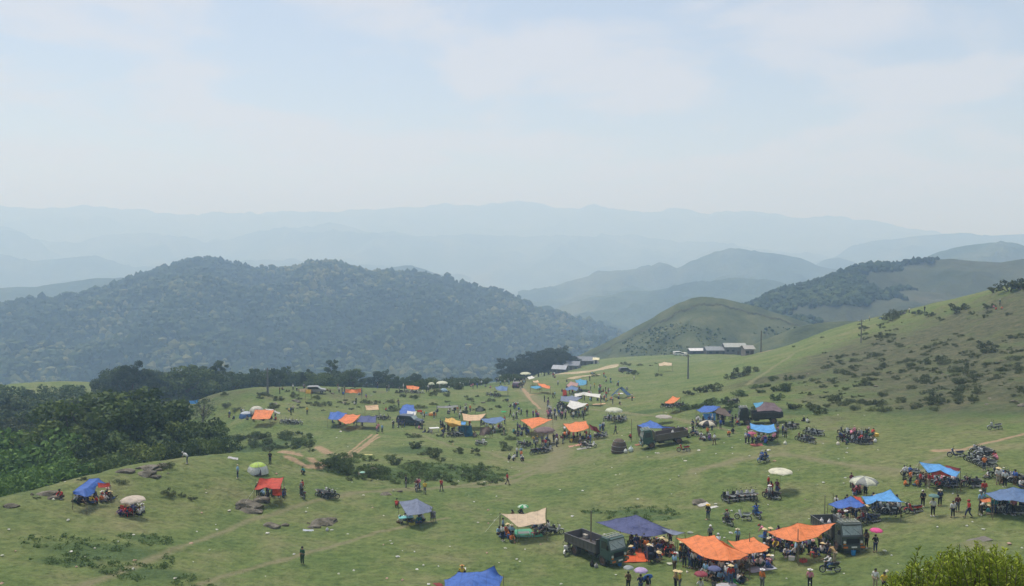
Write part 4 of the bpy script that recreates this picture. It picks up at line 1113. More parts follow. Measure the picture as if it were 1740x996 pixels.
def make_car(van=False):
    k = Kit('van' if van else 'car')
    hgt_ = 1.95 if van else 1.72
    if van:
        prof = [(-2.3, .45), (-2.35, 1.75), (-2.2, 1.93), (1.1, 1.95), (1.45, 1.85), (1.95, 1.25), (2.35, 1.05), (2.4, .45)]
        win = [(-1.9, 1.22), (-1.9, 1.72), (1.05, 1.74), (1.35, 1.68), (1.72, 1.22)]
    else:
        prof = [(-2.2, .45), (-2.28, 1.0), (-2.05, 1.62), (-1.8, 1.72), (.25, 1.72), (.55, 1.66), (1.10, 1.12), (2.10, .98), (2.28, .80), (2.28, .45)]
        win = [(-1.85, 1.10), (-1.72, 1.58), (.25, 1.60), (.48, 1.55), (.92, 1.10)]
    k.add('body', MB().prism(prof, -.88, .88).mesh('body', PAINT), 'body')
    for s in (1, -1): k.add('side_window', MB().prism(win, s * .882, s * .892).mesh('side_window', M_DGLASS))
    if van: a, b = (1.48, 1.83), (1.94, 1.28)
    else: a, b = (.57, 1.65), (1.09, 1.15)
    k.add('windshield', MB().prism([a, b, (b[0] + .02, b[1] + .012), (a[0] + .02, a[1] + .012)], -.78, .78).mesh('windshield', M_GLASS))
    for s in (1, -1):
        k.add('headlight', MB().box((2.30 if not van else 2.38, s * .66, .80), (.04, .32, .15)).mesh('headlight', M_LAMPG))
        k.add('tail_light', MB().box((-2.30 if not van else -2.36, s * .72, 1.0), (.04, .16, .28)).mesh('tail_light', M_REDG))
        k.add('mirror', MB().box((.85 if not van else 1.7, s * 1.0, 1.15), (.12, .2, .14)).mesh('mirror', M_BLACK))
    k.add('bumper', MB().box((2.30, 0, .50), (.14, 1.7, .2)).box((-2.30, 0, .50), (.14, 1.7, .2)).mesh('bumper', M_BLACK))
    ty = MB().torus((0, 0, 0), .26, .10, 22, 7).mesh('tyre', M_BLACK, True); rm = MB().cyl((0, -.09, 0), (0, .09, 0), .20, .20, 14).mesh('rim', M_STEEL)
    ax = MB().cyl((0, -.1, 0), (0, .1, 0), .05, .05, 8).mesh('wheel', M_ENGINE)
    for x in (1.42, -1.40):
        for y in (.82, -.82): k.add('wheel', ax, None, (x, y, .36), [('tyre', ty, None, (0, 0, 0)), ('rim', rm, None, (0, 0, 0))])
    return k
CAR, VAN = make_car(), make_car(True)
def face(o_loc, px2, py2):
    q = at(px2, py2); return math.atan2(q.y - o_loc.y, q.x - o_loc.x)

# ------------------------------------------------------------------ umbrellas
def umbrella_parts(R, H, shaft, two=False, n=8, scal=.06):
    A, B = MB(), MB()
    rings = 6
    for i in range(n):
        tgt = B if (two and i % 2) else A
        sub = 4; base = len(tgt.v); vs = []
        for j in range(rings + 1):
            q = j / rings; r = R * math.sin(q * math.pi / 2 * .98); z = H * math.cos(q * math.pi / 2 * .98)
            for s_ in range(sub + 1):
                f = s_ / sub; t = 2 * math.pi * (i + f) / n
                inn = 1 - (scal + .03) * 4 * f * (1 - f) * q; vs.append((r * inn * math.cos(t), r * inn * math.sin(t), z + .10 * R * 4 * f * (1 - f) * q * q * .6))
        fs = [(j * (sub + 1) + k_, j * (sub + 1) + k_ + 1, (j + 1) * (sub + 1) + k_ + 1, (j + 1) * (sub + 1) + k_) for j in range(rings) for k_ in range(sub)]
        tgt._add(vs, fs)
    k = Kit('umbrella')
    k.add('canopy', A.mesh('canopy', TARP, False), 'a')
    if two: k.add('canopy_panel', B.mesh('canopy_panel', TARP, False), 'b')
    k.add('shaft', MB().cyl((0, 0, -shaft), (0, 0, H + .06), .012 + R * .006, .01, 6).mesh('shaft', M_STEEL))
    rb = MB()
    for i in range(n):
        t = 2 * math.pi * i / n; rb.cyl((0, 0, H - .02), (R * .97 * math.cos(t), R * .97 * math.sin(t), .0), .006, .005, 4)
    k.add('ribs', rb.mesh('ribs', M_STEEL))
    if shaft < 1.2: k.add('handle', MB().cyl((0, 0, -shaft - .1), (0, 0, -shaft), .018, .018, 6).mesh('handle', M_BLACK))
    return k
HAND = umbrella_parts(.55, .26, .58); HAND2 = umbrella_parts(.55, .26, .58, True)
PARA = umbrella_parts(1.25, .55, 1.75); PARA2 = umbrella_parts(1.25, .55, 1.75, True)
FLATP = umbrella_parts(1.3, .32, 1.85, False, 6, .0)
def umbrella(px, py, wpx, col, label, kit=None, col2=None, h=1.7, parasol=False, tilt=(0, 0), group=None):
    """px, py: where the canopy's middle is seen; h: its height above ground"""
    kit = kit or (PARA if parasol else HAND)
    c = at(px, py, h); D = math.hypot(c.x, c.y, )
    R0 = 1.25 if kit in (PARA, PARA2) else (1.3 if kit is FLATP else .55)
    s = max(.7, min(1.7, wpx * D / F / 2 / R0))
    if parasol: s = min(s, 1.6)
    kit.name = 'parasol' if parasol else 'umbrella'
    o = kit.put(c, RNG.uniform(0, 1), {'a': col, 'b': col2 or col}, label, 'parasol' if parasol else 'umbrella', group, (s, s, s if not parasol else h / 1.75), tilt)
    return o, c

# ------------------------------------------------------------------ tarpaulins
TC = {'blue': (.07, .17, .56), 'light blue': (.12, .38, .80), 'navy': (.085, .105, .26), 'orange': (.86, .26, .09), 'red': (.60, .075, .045), 'cream': (.66, .52, .38), 'peach': (.72, .50, .32),
      'grey blue': (.20, .24, .36), 'white': (.78, .78, .76), 'brown': (.12, .085, .07), 'teal': (.025, .10, .17), 'yellow': (.72, .46, .12), 'dark green': (.04, .06, .045), 'grey': (.25, .26, .27),
      'maroon': (.22, .03, .04), 'purple grey': (.17, .12, .14), 'striped': (.5, .3, .28), 'steel blue': (.13, .22, .42), 'sky': (.10, .36, .60), 'green': (.04, .30, .12)}
def tarp(label, colour, rows, sag=.10, poles=None, name='tarp_canopy', cat='tarpaulin shelter', pull=.05, group=None, ropes=(), ground=False, wr=.08, second=None):
    C = [[at(*p) for p in r] for r in rows]
    R_, Cn = len(C), len(C[0]); K = 8
    allp = [p for r in C for p in r]
    cen = sum(allp, Vector()) / len(allp)
    g0 = float(hgt(cen.x, cen.y)[0])
    root = empty(name, (cen.x, cen.y, g0)); tag(root, label, cat, group)
    base = Vector((cen.x, cen.y, g0))
    nr_, nc_ = (R_ - 1) * K + 1, (Cn - 1) * K + 1
    ph = RNG.uniform(0, 50)
    size = (allp[0] - allp[-1]).length / max(R_ - 1, Cn - 1, 1)
    V = []
    for i in range(nr_):
        a = min(i // K, R_ - 2); fa = i / K - a
        for j in range(nc_):
            b = min(j // K, Cn - 2); fb = j / K - b
            p = C[a][b] * (1 - fa) * (1 - fb) + C[a + 1][b] * fa * (1 - fb) + C[a][b + 1] * (1 - fa) * fb + C[a + 1][b + 1] * fa * fb
            s1, s2 = 4 * fa * (1 - fa), 4 * fb * (1 - fb)
            p = p - Vector((0, 0, 1)) * sag * size * .25 * (s1 + s2 + s1 * s2 * .6)
            ei = 1 if i in (0, nr_ - 1) else max(0, 1 - 4 * min(i, nr_ - 1 - i) / nr_); ej = 1 if j in (0, nc_ - 1) else max(0, 1 - 4 * min(j, nc_ - 1 - j) / nc_)
            k_ = pull * (ei * s2 + ej * s1)
            p = p + (Vector((cen.x, cen.y, p.z)) - p) * k_
            wv = wr * float(fbm(np.array([p.x * .9 + ph]), np.array([p.y * .9 + p.z]), 3, 3)[0]) + .35 * wr * math.sin((p.x * 2.1 + p.y * 1.3 + ph) * 1.7)
            p = p + Vector((0, 0, wv))
            V.append(tuple(p - base))
    V = np.array(V)
    ii = np.arange(nr_ - 1)[:, None] * nc_ + np.arange(nc_ - 1)[None]
    q = np.stack([ii, ii + 1, ii + nc_ + 1, ii + nc_], -1).reshape(-1, 4)
    me = mesh_np('tarp', V, q, [TARP], True)
    fo_ = link('tarp', me, root, color=TC[colour])
    if not ground:
        # ridge and hem cords
        hb_ = MB()
        edge = [V[j] for j in range(nc_)] + [V[i * nc_ + nc_ - 1] for i in range(nr_)] + [V[(nr_ - 1) * nc_ + j] for j in range(nc_ - 1, -1, -1)] + [V[i * nc_] for i in range(nr_ - 1, -1, -1)]
        edge = edge[::2] + [edge[0]]
        for a, b in zip(edge[:-1], edge[1:]):
            if np.linalg.norm(a - b) > 1e-4: hb_.cyl(a, b, .018, .018, 4, 0, False)
        link('hem', hb_.mesh('hem', TARP), fo_, color=tuple(c * .6 for c in TC[colour]))
        if poles is None: poles = [(0, 0), (0, Cn - 1), (R_ - 1, 0), (R_ - 1, Cn - 1)]
        for (a, b) in poles:
            p = C[a][b] - base; g = float(hgt(C[a][b].x, C[a][b].y)[0]) - g0
            if p.z - g < .35: continue
            dv = Vector((p.x, p.y, 0)); dv = dv.normalized() * .12 if dv.length > .1 else Vector((0, 0, 0))
            link('pole', MB().cyl(Vector((p.x + dv.x, p.y + dv.y, g - .15)), p + Vector((0, 0, .12)), .03, .025, 6).mesh('pole', M_POLE), root)
        for (a, b) in ropes:
            p = C[a][b] - base; d = Vector((p.x, p.y, 0)).normalized() * 1.8
            g = float(hgt(C[a][b].x + d.x, C[a][b].y + d.y)[0]) - g0
            link('guy_rope', MB().cyl(p, Vector((p.x + d.x, p.y + d.y, g)), .01, .01, 4).mesh('guy_rope', M_WHITE), root)
    return root
def dome(px, py, wpx, label, c1, c2=None, door=None, hr=.62, name='dome_tent', cat='tent', rz=0.0, group=None):
    c = at(px, py); D = math.hypot(c.x, c.y); R = wpx * D / F / 2
    root = empty(name, c, rz); tag(root, label, cat, group)
    def shell(i0, i1, mb, off=0.0, j0=0):
        n = 16
        for i in range(i0, i1):
            for j in range(j0, 6):
                q = []
                for (ii, jj) in ((i, j), (i + 1, j), (i + 1, j + 1), (i, j + 1)):
                    t = 2 * math.pi * ii / n; a = jj / 6 * math.pi / 2
                    rr2 = (R + off) * math.cos(a) ** .8; bulge = 1 + .06 * math.cos(4 * t)
                    q.append((rr2 * math.cos(t) * bulge, rr2 * math.sin(t) * bulge, (R * hr * 2 * .78 + off) * math.sin(a) - .02))
                mb._add(q, [(0, 1, 2, 3)])
        return mb
    link('canopy', shell(0, 16, MB()).mesh('canopy', TARP, True), root, color=c1)
    if c2: link('roof_panel', shell(0, 16, MB(), .03, 3).mesh('roof_panel', TARP, True), root, color=c2)
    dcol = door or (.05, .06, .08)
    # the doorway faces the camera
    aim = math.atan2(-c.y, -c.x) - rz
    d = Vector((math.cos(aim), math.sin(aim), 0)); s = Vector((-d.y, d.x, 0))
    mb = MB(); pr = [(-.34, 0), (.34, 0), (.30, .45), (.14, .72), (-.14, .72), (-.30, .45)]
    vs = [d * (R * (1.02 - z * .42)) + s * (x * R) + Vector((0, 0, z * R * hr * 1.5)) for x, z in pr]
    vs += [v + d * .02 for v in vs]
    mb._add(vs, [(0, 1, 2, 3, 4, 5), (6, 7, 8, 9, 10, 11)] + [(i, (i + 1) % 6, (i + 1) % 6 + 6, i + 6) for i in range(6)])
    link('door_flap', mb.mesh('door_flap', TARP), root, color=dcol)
    pl = MB()
    for t0 in (0.4, 0.4 + math.pi / 2):
        pts = []
        for j in range(-8, 9):
            a = j / 8 * math.pi / 2; rr2 = (R + .04) * math.sin(abs(a)) ** .8 * (1 if a > 0 else -1)
            pts.append((rr2 * math.cos(t0), rr2 * math.sin(t0), (R * hr * 1.56 + .04) * math.cos(a)))
        pl.path(pts, .015, 4)
    link('tent_pole', pl.mesh('tent_pole', M_STEEL), root)
    return root

# ------------------------------------------------------------------ small goods
def goods(kind, px, py, label, col=(.5, .5, .5), s=1.0, rz=None, group=None, h=0.0):
    c = at(px, py, h) if h else at(px, py)
    rz = RNG.uniform(0, 6.28) if rz is None else rz
    rs = np.random.RandomState(int(px * 7 + py * 13) % 9999)
    nm = {'stool': 'plastic_stool', 'chair': 'plastic_chair', 'table': 'folding_table', 'bag': 'sack', 'box': 'foam_box', 'crate': 'drinks_crate', 'mat': 'picnic_mat', 'bucket': 'bucket', 'scrap': 'litter', 'pile': 'goods_pile', 'basket': 'basket', 'cooler': 'cool_box', 'bottle': 'bottle', 'chairs': 'chair_stack', 'cloth': 'cloth'}[kind]
    root = empty(nm, c, rz); root.scale = (s, s, s)
    tag(root, label, nm.replace('_', ' '), group)
    P_ = lambda n, mb, m=PAINT, c_=None, sm=False: link(n, mb.mesh(n, m, sm), root, color=c_ or col)
    if kind == 'stool':
        P_('seat', MB().box((0, 0, .42), (.34, .34, .04)))
        for x in (-.13, .13):
            for y in (-.13, .13): P_('leg', MB().cyl((x * 1.3, y * 1.3, 0), (x, y, .42), .025, .022, 6))
    elif kind in ('chair', 'chairs'):
        for q in range(1 if kind == 'chair' else 5):
            z = q * .13; 
            st = MB().box((0, 0, .42 + z), (.44, .44, .03)); P_('seat', st)
            P_('backrest', MB().box((-.21, 0, .66 + z), (.03, .42, .42), 0, Matrix.Rotation(-.15, 3, 'Y')))
            if q == 0:
                for x in (-.19, .19):
                    for y in (-.19, .19): P_('leg', MB().cyl((x * 1.15, y * 1.15, 0), (x, y, .42), .02, .02, 6))
    elif kind == 'table':
        P_('tabletop', MB().box((0, 0, .62), (1.3, .7, .04)))
        for x in (-.55, .55):
            for y in (-.28, .28): P_('leg', MB().cyl((x, y, 0), (x, y, .61), .018, .018, 6), M_STEEL)
    elif kind == 'bag':
        b_ = MB().ball((0, 0, .22), (.26, .2, .26), 10, 6, 0, -.8).cyl((0, 0, .44), (.02, 0, .56), .05, .09, 7)
        P_('sack_body', b_, CLOTH, None, True)
    elif kind in ('box', 'cooler'):
        P_('box_body', MB().box((0, 0, .17), (.55, .38, .34), 0, None, 1.03)); P_('lid', MB().box((0, 0, .37), (.59, .42, .05)))
    elif kind == 'crate':
        m = MB()
        for z in (.05, .14, .23): 
            for s_ in (1, -1): m.box((0, s_ * .19, z), (.55, .02, .06)); m.box((s_ * .265, 0, z), (.02, .36, .06))
        m.box((0, 0, .015), (.55, .38, .03)); P_('crate_body', m)
        for i in range(6): P_('bottle', MB().cyl((-.18 + .18 * (i % 3), -.09 + .18 * (i // 3), .03), (-.18 + .18 * (i % 3), -.09 + .18 * (i // 3), .27), .035, .03, 7).cyl((-.18 + .18 * (i % 3), -.09 + .18 * (i // 3), .27), (-.18 + .18 * (i % 3), -.09 + .18 * (i // 3), .36), .014, .012, 6), M_DGLASS)
    elif kind in ('mat', 'cloth'):
        n = 9; V = []
        for i in range(n):
            for j in range(n):
                x, y = (i / 8 - .5) * 2.2, (j / 8 - .5) * 1.5
                wx, wy = c.x + x * math.cos(rz) * s - y * math.sin(rz) * s, c.y + x * math.sin(rz) * s + y * math.cos(rz) * s
                z = (float(hgt(wx, wy)[0]) - c.z) / s + .04 + (.22 if kind == 'cloth' else .03) * abs(float(fbm(np.array([x * 2 + px]), np.array([y * 2]), 3, 5)[0]))
                V.append((x + rs.normal(0, .02), y + rs.normal(0, .02), z))
        ii = np.arange(n - 1)[:, None] * n + np.arange(n - 1)[None]
        o = link('mat_sheet', mesh_np('mat_sheet', np.array(V), np.stack([ii, ii + 1, ii + n + 1, ii + n], -1).reshape(-1, 4), [TARP], True), root, color=col)
    elif kind == 'bucket':
        P_('bucket_body', MB().cyl((0, 0, 0), (0, 0, .32), .14, .18, 12)); P_('handle', MB().path([(-.18, 0, .32), (-.1, 0, .42), (.1, 0, .42), (.18, 0, .32)], .008), M_STEEL)
    elif kind == 'basket':
        m = MB()
        for i in range(6): m.cyl((0, 0, .1 * i), (0, 0, .1 * i + .09), .34 + .04 * math.sin(i * .6), .35 + .04 * math.sin(i * .6 + .5), 14)
        P_('basket_body', m, CLOTH); P_('rim', MB().cyl((0, 0, .6), (0, 0, .65), .38, .38, 14), CLOTH)
    return root
def litter_mesh(seed):
    rs = np.random.RandomState(seed); m = MB()
    n = 7; pts = [(0.16 * rs.uniform(.6, 1.3) * math.cos(6.28 * i / n), .12 * rs.uniform(.5, 1.3) * math.sin(6.28 * i / n), rs.uniform(0.0, .06)) for i in range(n)]
    m._add(pts + [(0, 0, rs.uniform(.04, .12))] + [(p[0] * .9, p[1] * .9, -.02) for p in pts],
           [(i, (i + 1) % n, n) for i in range(n)] + [(n + 1 + i, n + 1 + (i + 1) % n, (i + 1) % n, i) for i in range(n)])
    return m.mesh('litter', CLOTH)
LITTER = [litter_mesh(i) for i in range(6)]

# ================================================================== PLACEMENT
# ---- trees below the knoll, at left
PX_LEFT = 'trees in the ravine at left'
left_trees = [ # px, distance, crown top y, kit, width scale, label
 (158,152,670,0,1.2,'broad dark-crowned tree, tallest of the ravine wood at left'),
 (212,156,664,1,1.2,'rounded dark green tree just right of the tallest ravine tree'),
 (122,150,692,2,1.1,None),(84,146,738,3,1.0,None),(36,146,742,0,.95,'bright green bushy tree at the left edge above the knoll'),(8,142,772,3,1.0,None),(66,138,772,1,.95,None),
 (140,138,748,0,.95,None),(190,138,742,4,1.1,None),(258,152,688,0,1.05,None),(288,150,716,1,.9,None),(322,154,722,3,.95,None),(358,152,724,4,1.1,'small dense dark tree closing the ravine wood at its right end'),(268,166,702,2,.9,None),
 (232,134,762,3,1.0,None),(290,136,756,3,1.0,None),(335,140,750,3,1.0,None),(108,128,786,3,1.0,None),(55,124,800,3,1.0,None),(16,119,814,3,1.0,None),(170,129,780,3,1.0,None),(368,145,745,3,.8,None),
 (12,205,706,2,1.1,None),(52,210,694,0,1.1,None),(96,215,690,1,1.1,None),(142,225,672,2,1.0,None),(28,245,680,4,1.3,None),(248,230,678,3,1.1,None),(0,250,676,1,1.2,None),(70,255,680,3,1.2,None),(112,262,674,0,1.0,None)]
for i, (px, D, ty_, k, ws_, lb) in enumerate(left_trees):
    g = (1.5, 2.0, 1.2) if px < 110 and D < 170 else ((1.4, 1.55, 1.2), (.9, 1.05, .9), (1.7, 1.7, 1.15), (.8, .95, .85))[i % 4]
    if lb is None:
        rk = 'front' if D < 139 else 'middle' if D < 180 else 'hazy rear'
        rank = sorted(t[0] for t in left_trees if t[5] is None and (('front' if t[1] < 139 else 'middle' if t[1] < 180 else 'hazy rear') == rk))
        lb = 'leafy tree, %s from the left in the %s rank of the ravine wood' % (ORD[rank.index(px)], rk)
    if D > 180: g = ((1.05, 1.05, 1.25), (1.3, 1.15, 1.2), (1.0, 1.1, 1.15))[i % 3]  # rear rank: extra haze painted into the leaf tint, paler and greyer blue
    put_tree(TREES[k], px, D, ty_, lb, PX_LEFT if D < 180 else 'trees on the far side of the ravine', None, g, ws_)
put_tree(THIN, 343, 200, 676, 'thin open tree leaning beside the small blue tarp at left', 'trees in the ravine at left', None, (.9, 1.0, .9), 1.1)
# ---- the tree line behind the field
line = [(12,656),(45,661),(75,663),(110,658),(140,655),(175,650),(200,625),(222,614),(245,630),(270,640),(290,632),(318,622),(340,620),(358,640),(375,612),(395,632),(412,640),(432,625),(450,632),(470,630),(488,622),(505,632),(522,628),(545,635),(565,611),(585,632),(600,628),(622,640),(645,632),(668,636),(690,640),(705,634)]
for i, (px, ty_) in enumerate(line):
    D = 290 + (i * 37) % 50 - (10 if px < 190 else 0)
    big = px in (222, 565, 375, 200)
    lb = {222: 'wide flat-topped dark tree standing above the tree line at left', 565: 'tall narrow dark tree rising above the middle of the tree line', 375: 'slim dark tree by the left part of the tree line'}.get(px, 'hazy dark tree in the line behind the camp field')
    if i < 14 and 'hazy' in lb: lb = 'hazy dark tree, %s from the left of the tree line behind the field' % ORD[i]
    kit = TALL[i % 2] if px in (565, 375, 290, 432, 488) else TREES[i % 5]
    put_tree(kit, px, D, ty_, lb, 'tree line behind the field', None, ((1.05, 1.2, 1.1), (.75, .85, .9), (1.3, 1.4, 1.1))[i % 3], (1.15, .9, 1.3)[i % 3] if kit in TREES else 1.0)
for i in range(26):                      # the second rank fills the line
    px = 190 + i * 20 + RNG.uniform(-6, 6)
    put_tree(TREES[i % 5], px, 330 + RNG.uniform(-20, 20), 640 + RNG.uniform(-9, 7) + (10 if px > 600 else 0), 'hazy dark tree in the line behind the camp field', 'tree line behind the field', None, ((1.0, 1.1, 1.1), (1.25, 1.3, 1.15))[i % 2], 1.2)
for px, ty_, D in [(865,608,430),(885,612,420),(900,600,440),(915,596,440),(932,592,450),(948,593,450),(962,600,440),(925,604,420),(945,604,420),(700,640,330),(905,614,400),(872,620,400),(975,606,450)]:
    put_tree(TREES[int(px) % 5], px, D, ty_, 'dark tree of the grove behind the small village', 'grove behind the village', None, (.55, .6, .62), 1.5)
# green bushy bank between field and forest
for i in range(46):
    px = 700 + RNG.uniform(0, 190); py = 652 - RNG.uniform(0, 22) - (px - 700) * .04
    c = at(px, py)
    s = RNG.uniform(1.2, 2.4)
    SHRUBS[i % 4].put(c, RNG.uniform(0, 6), {'leaf': (1.1, 1.3, 1.1)}, 'low green bush on the bank behind the far stalls', 'shrub', 'bushes on the far bank', (s * 1.3, s * 1.3, s))
# ---- shrubs
def shrubs(n, box, s0, s1, label, group, tint=(1, 1, 1), cond=None):
    k = 0; tries = 0
    while k < n and tries < n * 20:
        tries += 1
        px, py = RNG.uniform(box[0], box[1]), RNG.uniform(box[2], box[3])
        if cond and not cond(px, py): continue
        c = at(px, py); s = RNG.uniform(s0, s1)
        j = RNG.uniform(.8, 1.15)
        SHRUBS[RNG.randint(4)].put(c - Vector((0, 0, .1)), RNG.uniform(0, 6.28), {'leaf': tuple(t * j * 1.45 for t in tint)}, label, 'shrub', group, (s, s, s * RNG.uniform(.7, 1.1)))
        k += 1
hill = lambda px, py: py > 588 - (px - 1330) * .28 and py < 700
shrubs(330, (1340, 1740, 530, 700), .22, .8, 'low dark shrub on the rough hillside at right', 'shrubs on the right hillside', (.95, .98, .92), lambda a, b: hill(a, b) and vnoise(a / 60, b / 35, 3) > .32)
shrubs(120, (1400, 1740, 600, 694), .35, 1.05, 'dark scrub bush low on the right hillside', 'scrub low on the right hillside', (.85, .88, .85), lambda a, b: hill(a, b) and vnoise(a / 40, b / 25, 9) > .40)
shrubs(26, (1140, 1345, 625, 705), .6, 1.4, 'green bush where the hill meets the camp field', 'bushes at the foot of the hill', (.75, .9, .7), lambda a, b: b > 705 - (a - 1130) * .33)
for px, py, s in [(1628,530,2.6),(1716,495,3.4),(1740,492,3.4),(1690,497,2.4),(1525,537,2.2),(1515,545,2.0),(1560,535,1.6),(1500,575,1.8),(1468,560,1.4),(1580,538,1.5),(1260,640,2.4),(1275,634,1.8),(1350,695,1.6),(1680,525,1.6),(1212,665,2.0),(1190,668,2.0),(1170,672,1.6),(1240,645,1.5),(1672,590,1.6),(1680,600,2.0)]:
    c = at(px, py)
    lb = {1628: 'round grey bush standing alone near the top of the right hill', 1716: 'largest dark thicket on the crest of the right hill', 1350: 'rounded grey-green bush right of the tarp-covered truck'}.get(px, 'dark bush beside the path over the right hill')
    SHRUBS[int(px) % 4].put(c, RNG.uniform(0, 6), {'leaf': (1.0, 1.03, 1.0)}, lb, 'shrub', 'bushes along the hill crest', (s * .9, s * .9, s * .75))
gcond = lambda a, b: True
shrubs(70, (560, 850, 772, 824), .3, .85, 'green bush in the gully at the middle of the field', 'bushes in the gully', (1.0, 1.2, .85), lambda a, b: abs(b - (790 + (a - 560) * .11)) < 22)
shrubs(26, (545, 660, 785, 812), .5, 1.05, 'dense dark bush along the gully bed by the boulder', 'dense bushes in the gully bed', (.8, .95, .75), lambda a, b: abs(b - (792 + (a - 545) * .12)) < 9)
shrubs(46, (372, 540, 738, 768), .45, 1.0, 'dark bush in the ditch behind the grassy knoll', 'bushes behind the knoll', (.8, .98, .75), lambda a, b: b < 772)
shrubs(70, (380, 860, 664, 700), .35, 1.0, 'small grey-green bush among the far tents', 'small bushes among the far tents', (.85, .85, .8))
shrubs(26, (690, 880, 735, 790), .35, .8, 'small dark bush on the slope below the teal tent', 'small bushes below the teal tent', (.75, .82, .7))
shrubs(10, (60, 330, 785, 850), .3, .7, 'small grey tuft beside rocks on the left knoll', 'tufts on the left knoll', (.8, .8, .8))
shrubs(10, (1000, 1130, 618, 640), .6, 1.2, 'small bush on the meadow behind the stalls', 'bushes on the back meadow', (.7, .75, .7))
for px, py, s in [(705,762,1.3),(738,778,1.3),(672,790,1.2),(775,650,3.0),(770,656,2.6),(778,662,2.4),(1395,704,1.0)]:
    SHRUBS[int(py) % 4].put(at(px, py), 1.0, {'leaf': (1.0, 1.1, .95)}, {705: 'bush beside the pale track above the gully', 738: 'round bush with a grey rock right of the gully'}.get(px, 'grey-green thicket below the far white parasols'), 'shrub', 'thicket behind the flat tarps', s)
# broad-leaved weeds: one mass per patch
def weeds(patches, n, label):
    rs = np.random.RandomState(5); lob = []
    for (px, py, rx, ry) in patches:
        c = at(px, py); m = int(n * rx * ry / 10)
        for _ in range(m):
            a, r = rs.uniform(0, 6.28), math.sqrt(rs.rand())
            x, y = c.x + rx * r * math.cos(a), c.y + ry * r * math.sin(a)
            if fbm(np.array([x / 1.2]), np.array([y / 1.2]), 3, 77)[0] < -.12: continue
            lob.append((x, y, float(hgt(x, y)[0]) + .08, rs.uniform(.15, .4), rs.uniform(.15, .4), rs.uniform(.05, .16)))
    o = link('weeds', leaf_mesh('weeds', lob, len(lob) * 26, .075, 3, M_SCRUB), color=(1.5, 1.9, 1.25))
    tag(o, label, 'weeds', kind='stuff')
weeds([(170,938,6.5,3.0),(110,955,3,1.5),(250,915,2.5,2),(260,978,5,2),(1080,872,4.5,2.2),(1130,880,3,1.2),(1010,870,1.5,1),(770,800,8,6),(680,803,5,3),(840,812,2,2)], 90, 'low leafy weeds in darker patches on the grass')

# ---- rocks
for px, py, w, lb, k, hs in [(424,862,3.4,'large rounded brown boulder beside the red canopy',0,1.1),(420,868,3.6,'long flat slab under the boulder by the red canopy',3,.8),(446,852,2.2,'smaller boulder just below the red canopy',4,1),
   (462,895,2.0,'dark boulder alone on the grass below the red canopy',0,1),(485,893,1.0,'small rock right of the dark boulder',4,1),(545,890,3.2,'long grey slab rock in the middle of the lawn',3,1.3),(556,885,2.2,'upper slab of the grey rock in the middle of the lawn',1,1),(535,897,1.6,'broken slab end left of the grey lawn rock',4,1),
   (632,803,2.6,'pale round boulder among the gully bushes',2,.8),(612,806,1.6,'smaller pale boulder left of the gully boulder',0,.9),(250,795,2.6,'low flat outcrop above the cream parasol',1,.8),(275,792,2.2,'flat rock at the right end of the knoll outcrop',3,1.2),(245,806,2.6,'rock pile below the knoll outcrop',1,1),(215,802,2.4,'scrubby grey rock left of the knoll outcrop',4,.6),(262,811,1.4,'small rock under the knoll outcrop',4,.8),
   (78,840,2.4,'dark flat rocks left of the blue tarp on the knoll',1,.9),(95,846,1.6,'pale rock by the dark flat rocks on the knoll',4,.7),(20,860,1.6,'grey rock at the left edge of the knoll',0,.7),(655,840,1.8,'flat rock beside the trail near the motorbike riders',3,1.2),(1190,853,2.4,'low grey rock left of the person in yellow hat',3,1),
   (108,804,1.2,'pale rock at the rim of the left knoll',0,.8),(680,835,.8,'small tan rock on the trail',4,.8),(1740,690,2.0,'pale rock in the green scrub at the right edge',4,.8),(1725,683,1.6,'second pale rock in the scrub at the right edge',0,.8)]:
    rock(px, py, w, lb, None, k, 0.2, hs)
for i in range(34):
    px, py = RNG.uniform(1370, 1735), RNG.uniform(560, 695)
    if hill(px, py): rock(px, py, RNG.uniform(.4, 1.2), 'pale rock poking out of the right hillside', 'rocks on the right hillside')
for i in range(16):
    px, py = RNG.uniform(380, 840), RNG.uniform(668, 700)
    rock(px, py, RNG.uniform(.6, 1.8), 'pale stone among the far tents', 'stones among the far tents')

for i in range(26):
    ax, ay = ((250,798),(80,842),(425,864),(545,892),(265,806))[i % 5]
    rock(ax + RNG.uniform(-26, 26), ay + RNG.uniform(-6, 7), RNG.uniform(.3, 1.0), 'small loose stone around the rock outcrops on the left lawn', 'loose stones on the left lawn')
# ---- poles
def pole(px, py, topy, r, label, mat=M_CONC, arms=True):
    c = at(px, py); d = ray(px, topy); D = math.hypot(c.x, c.y)
    zt = CAMZ + d[2] * D / math.hypot(d[0], d[1]); H = zt - c.z
    o = empty('utility_pole', c); tag(o, label, 'pole')
    link('post', MB().cyl((0, 0, -.3), (0, 0, H), r, r * .7, 10).mesh('post', mat), o)
    if arms:
        link('crossarm', MB().box((0, 0, H - .5), (1.6, .10, .10)).mesh('crossarm', mat), o)
        for x in (-.7, 0, .7): link('insulator', MB().cyl((x, 0, H - .44), (x, 0, H - .2), .06, .04, 8).mesh('insulator', M_WHITE), o)
pole(455, 669, 625, .26, 'grey concrete utility pole before the tree line')
pole(1169, 644, 603, .26, 'dark pole standing on the meadow left of the hill')
pole(1463, 583, 543, .15, 'thin pole on the slope of the right hill')
pole(1293, 594, 562, .22, 'dark post beside the orange earth cut', M_BARK, False)

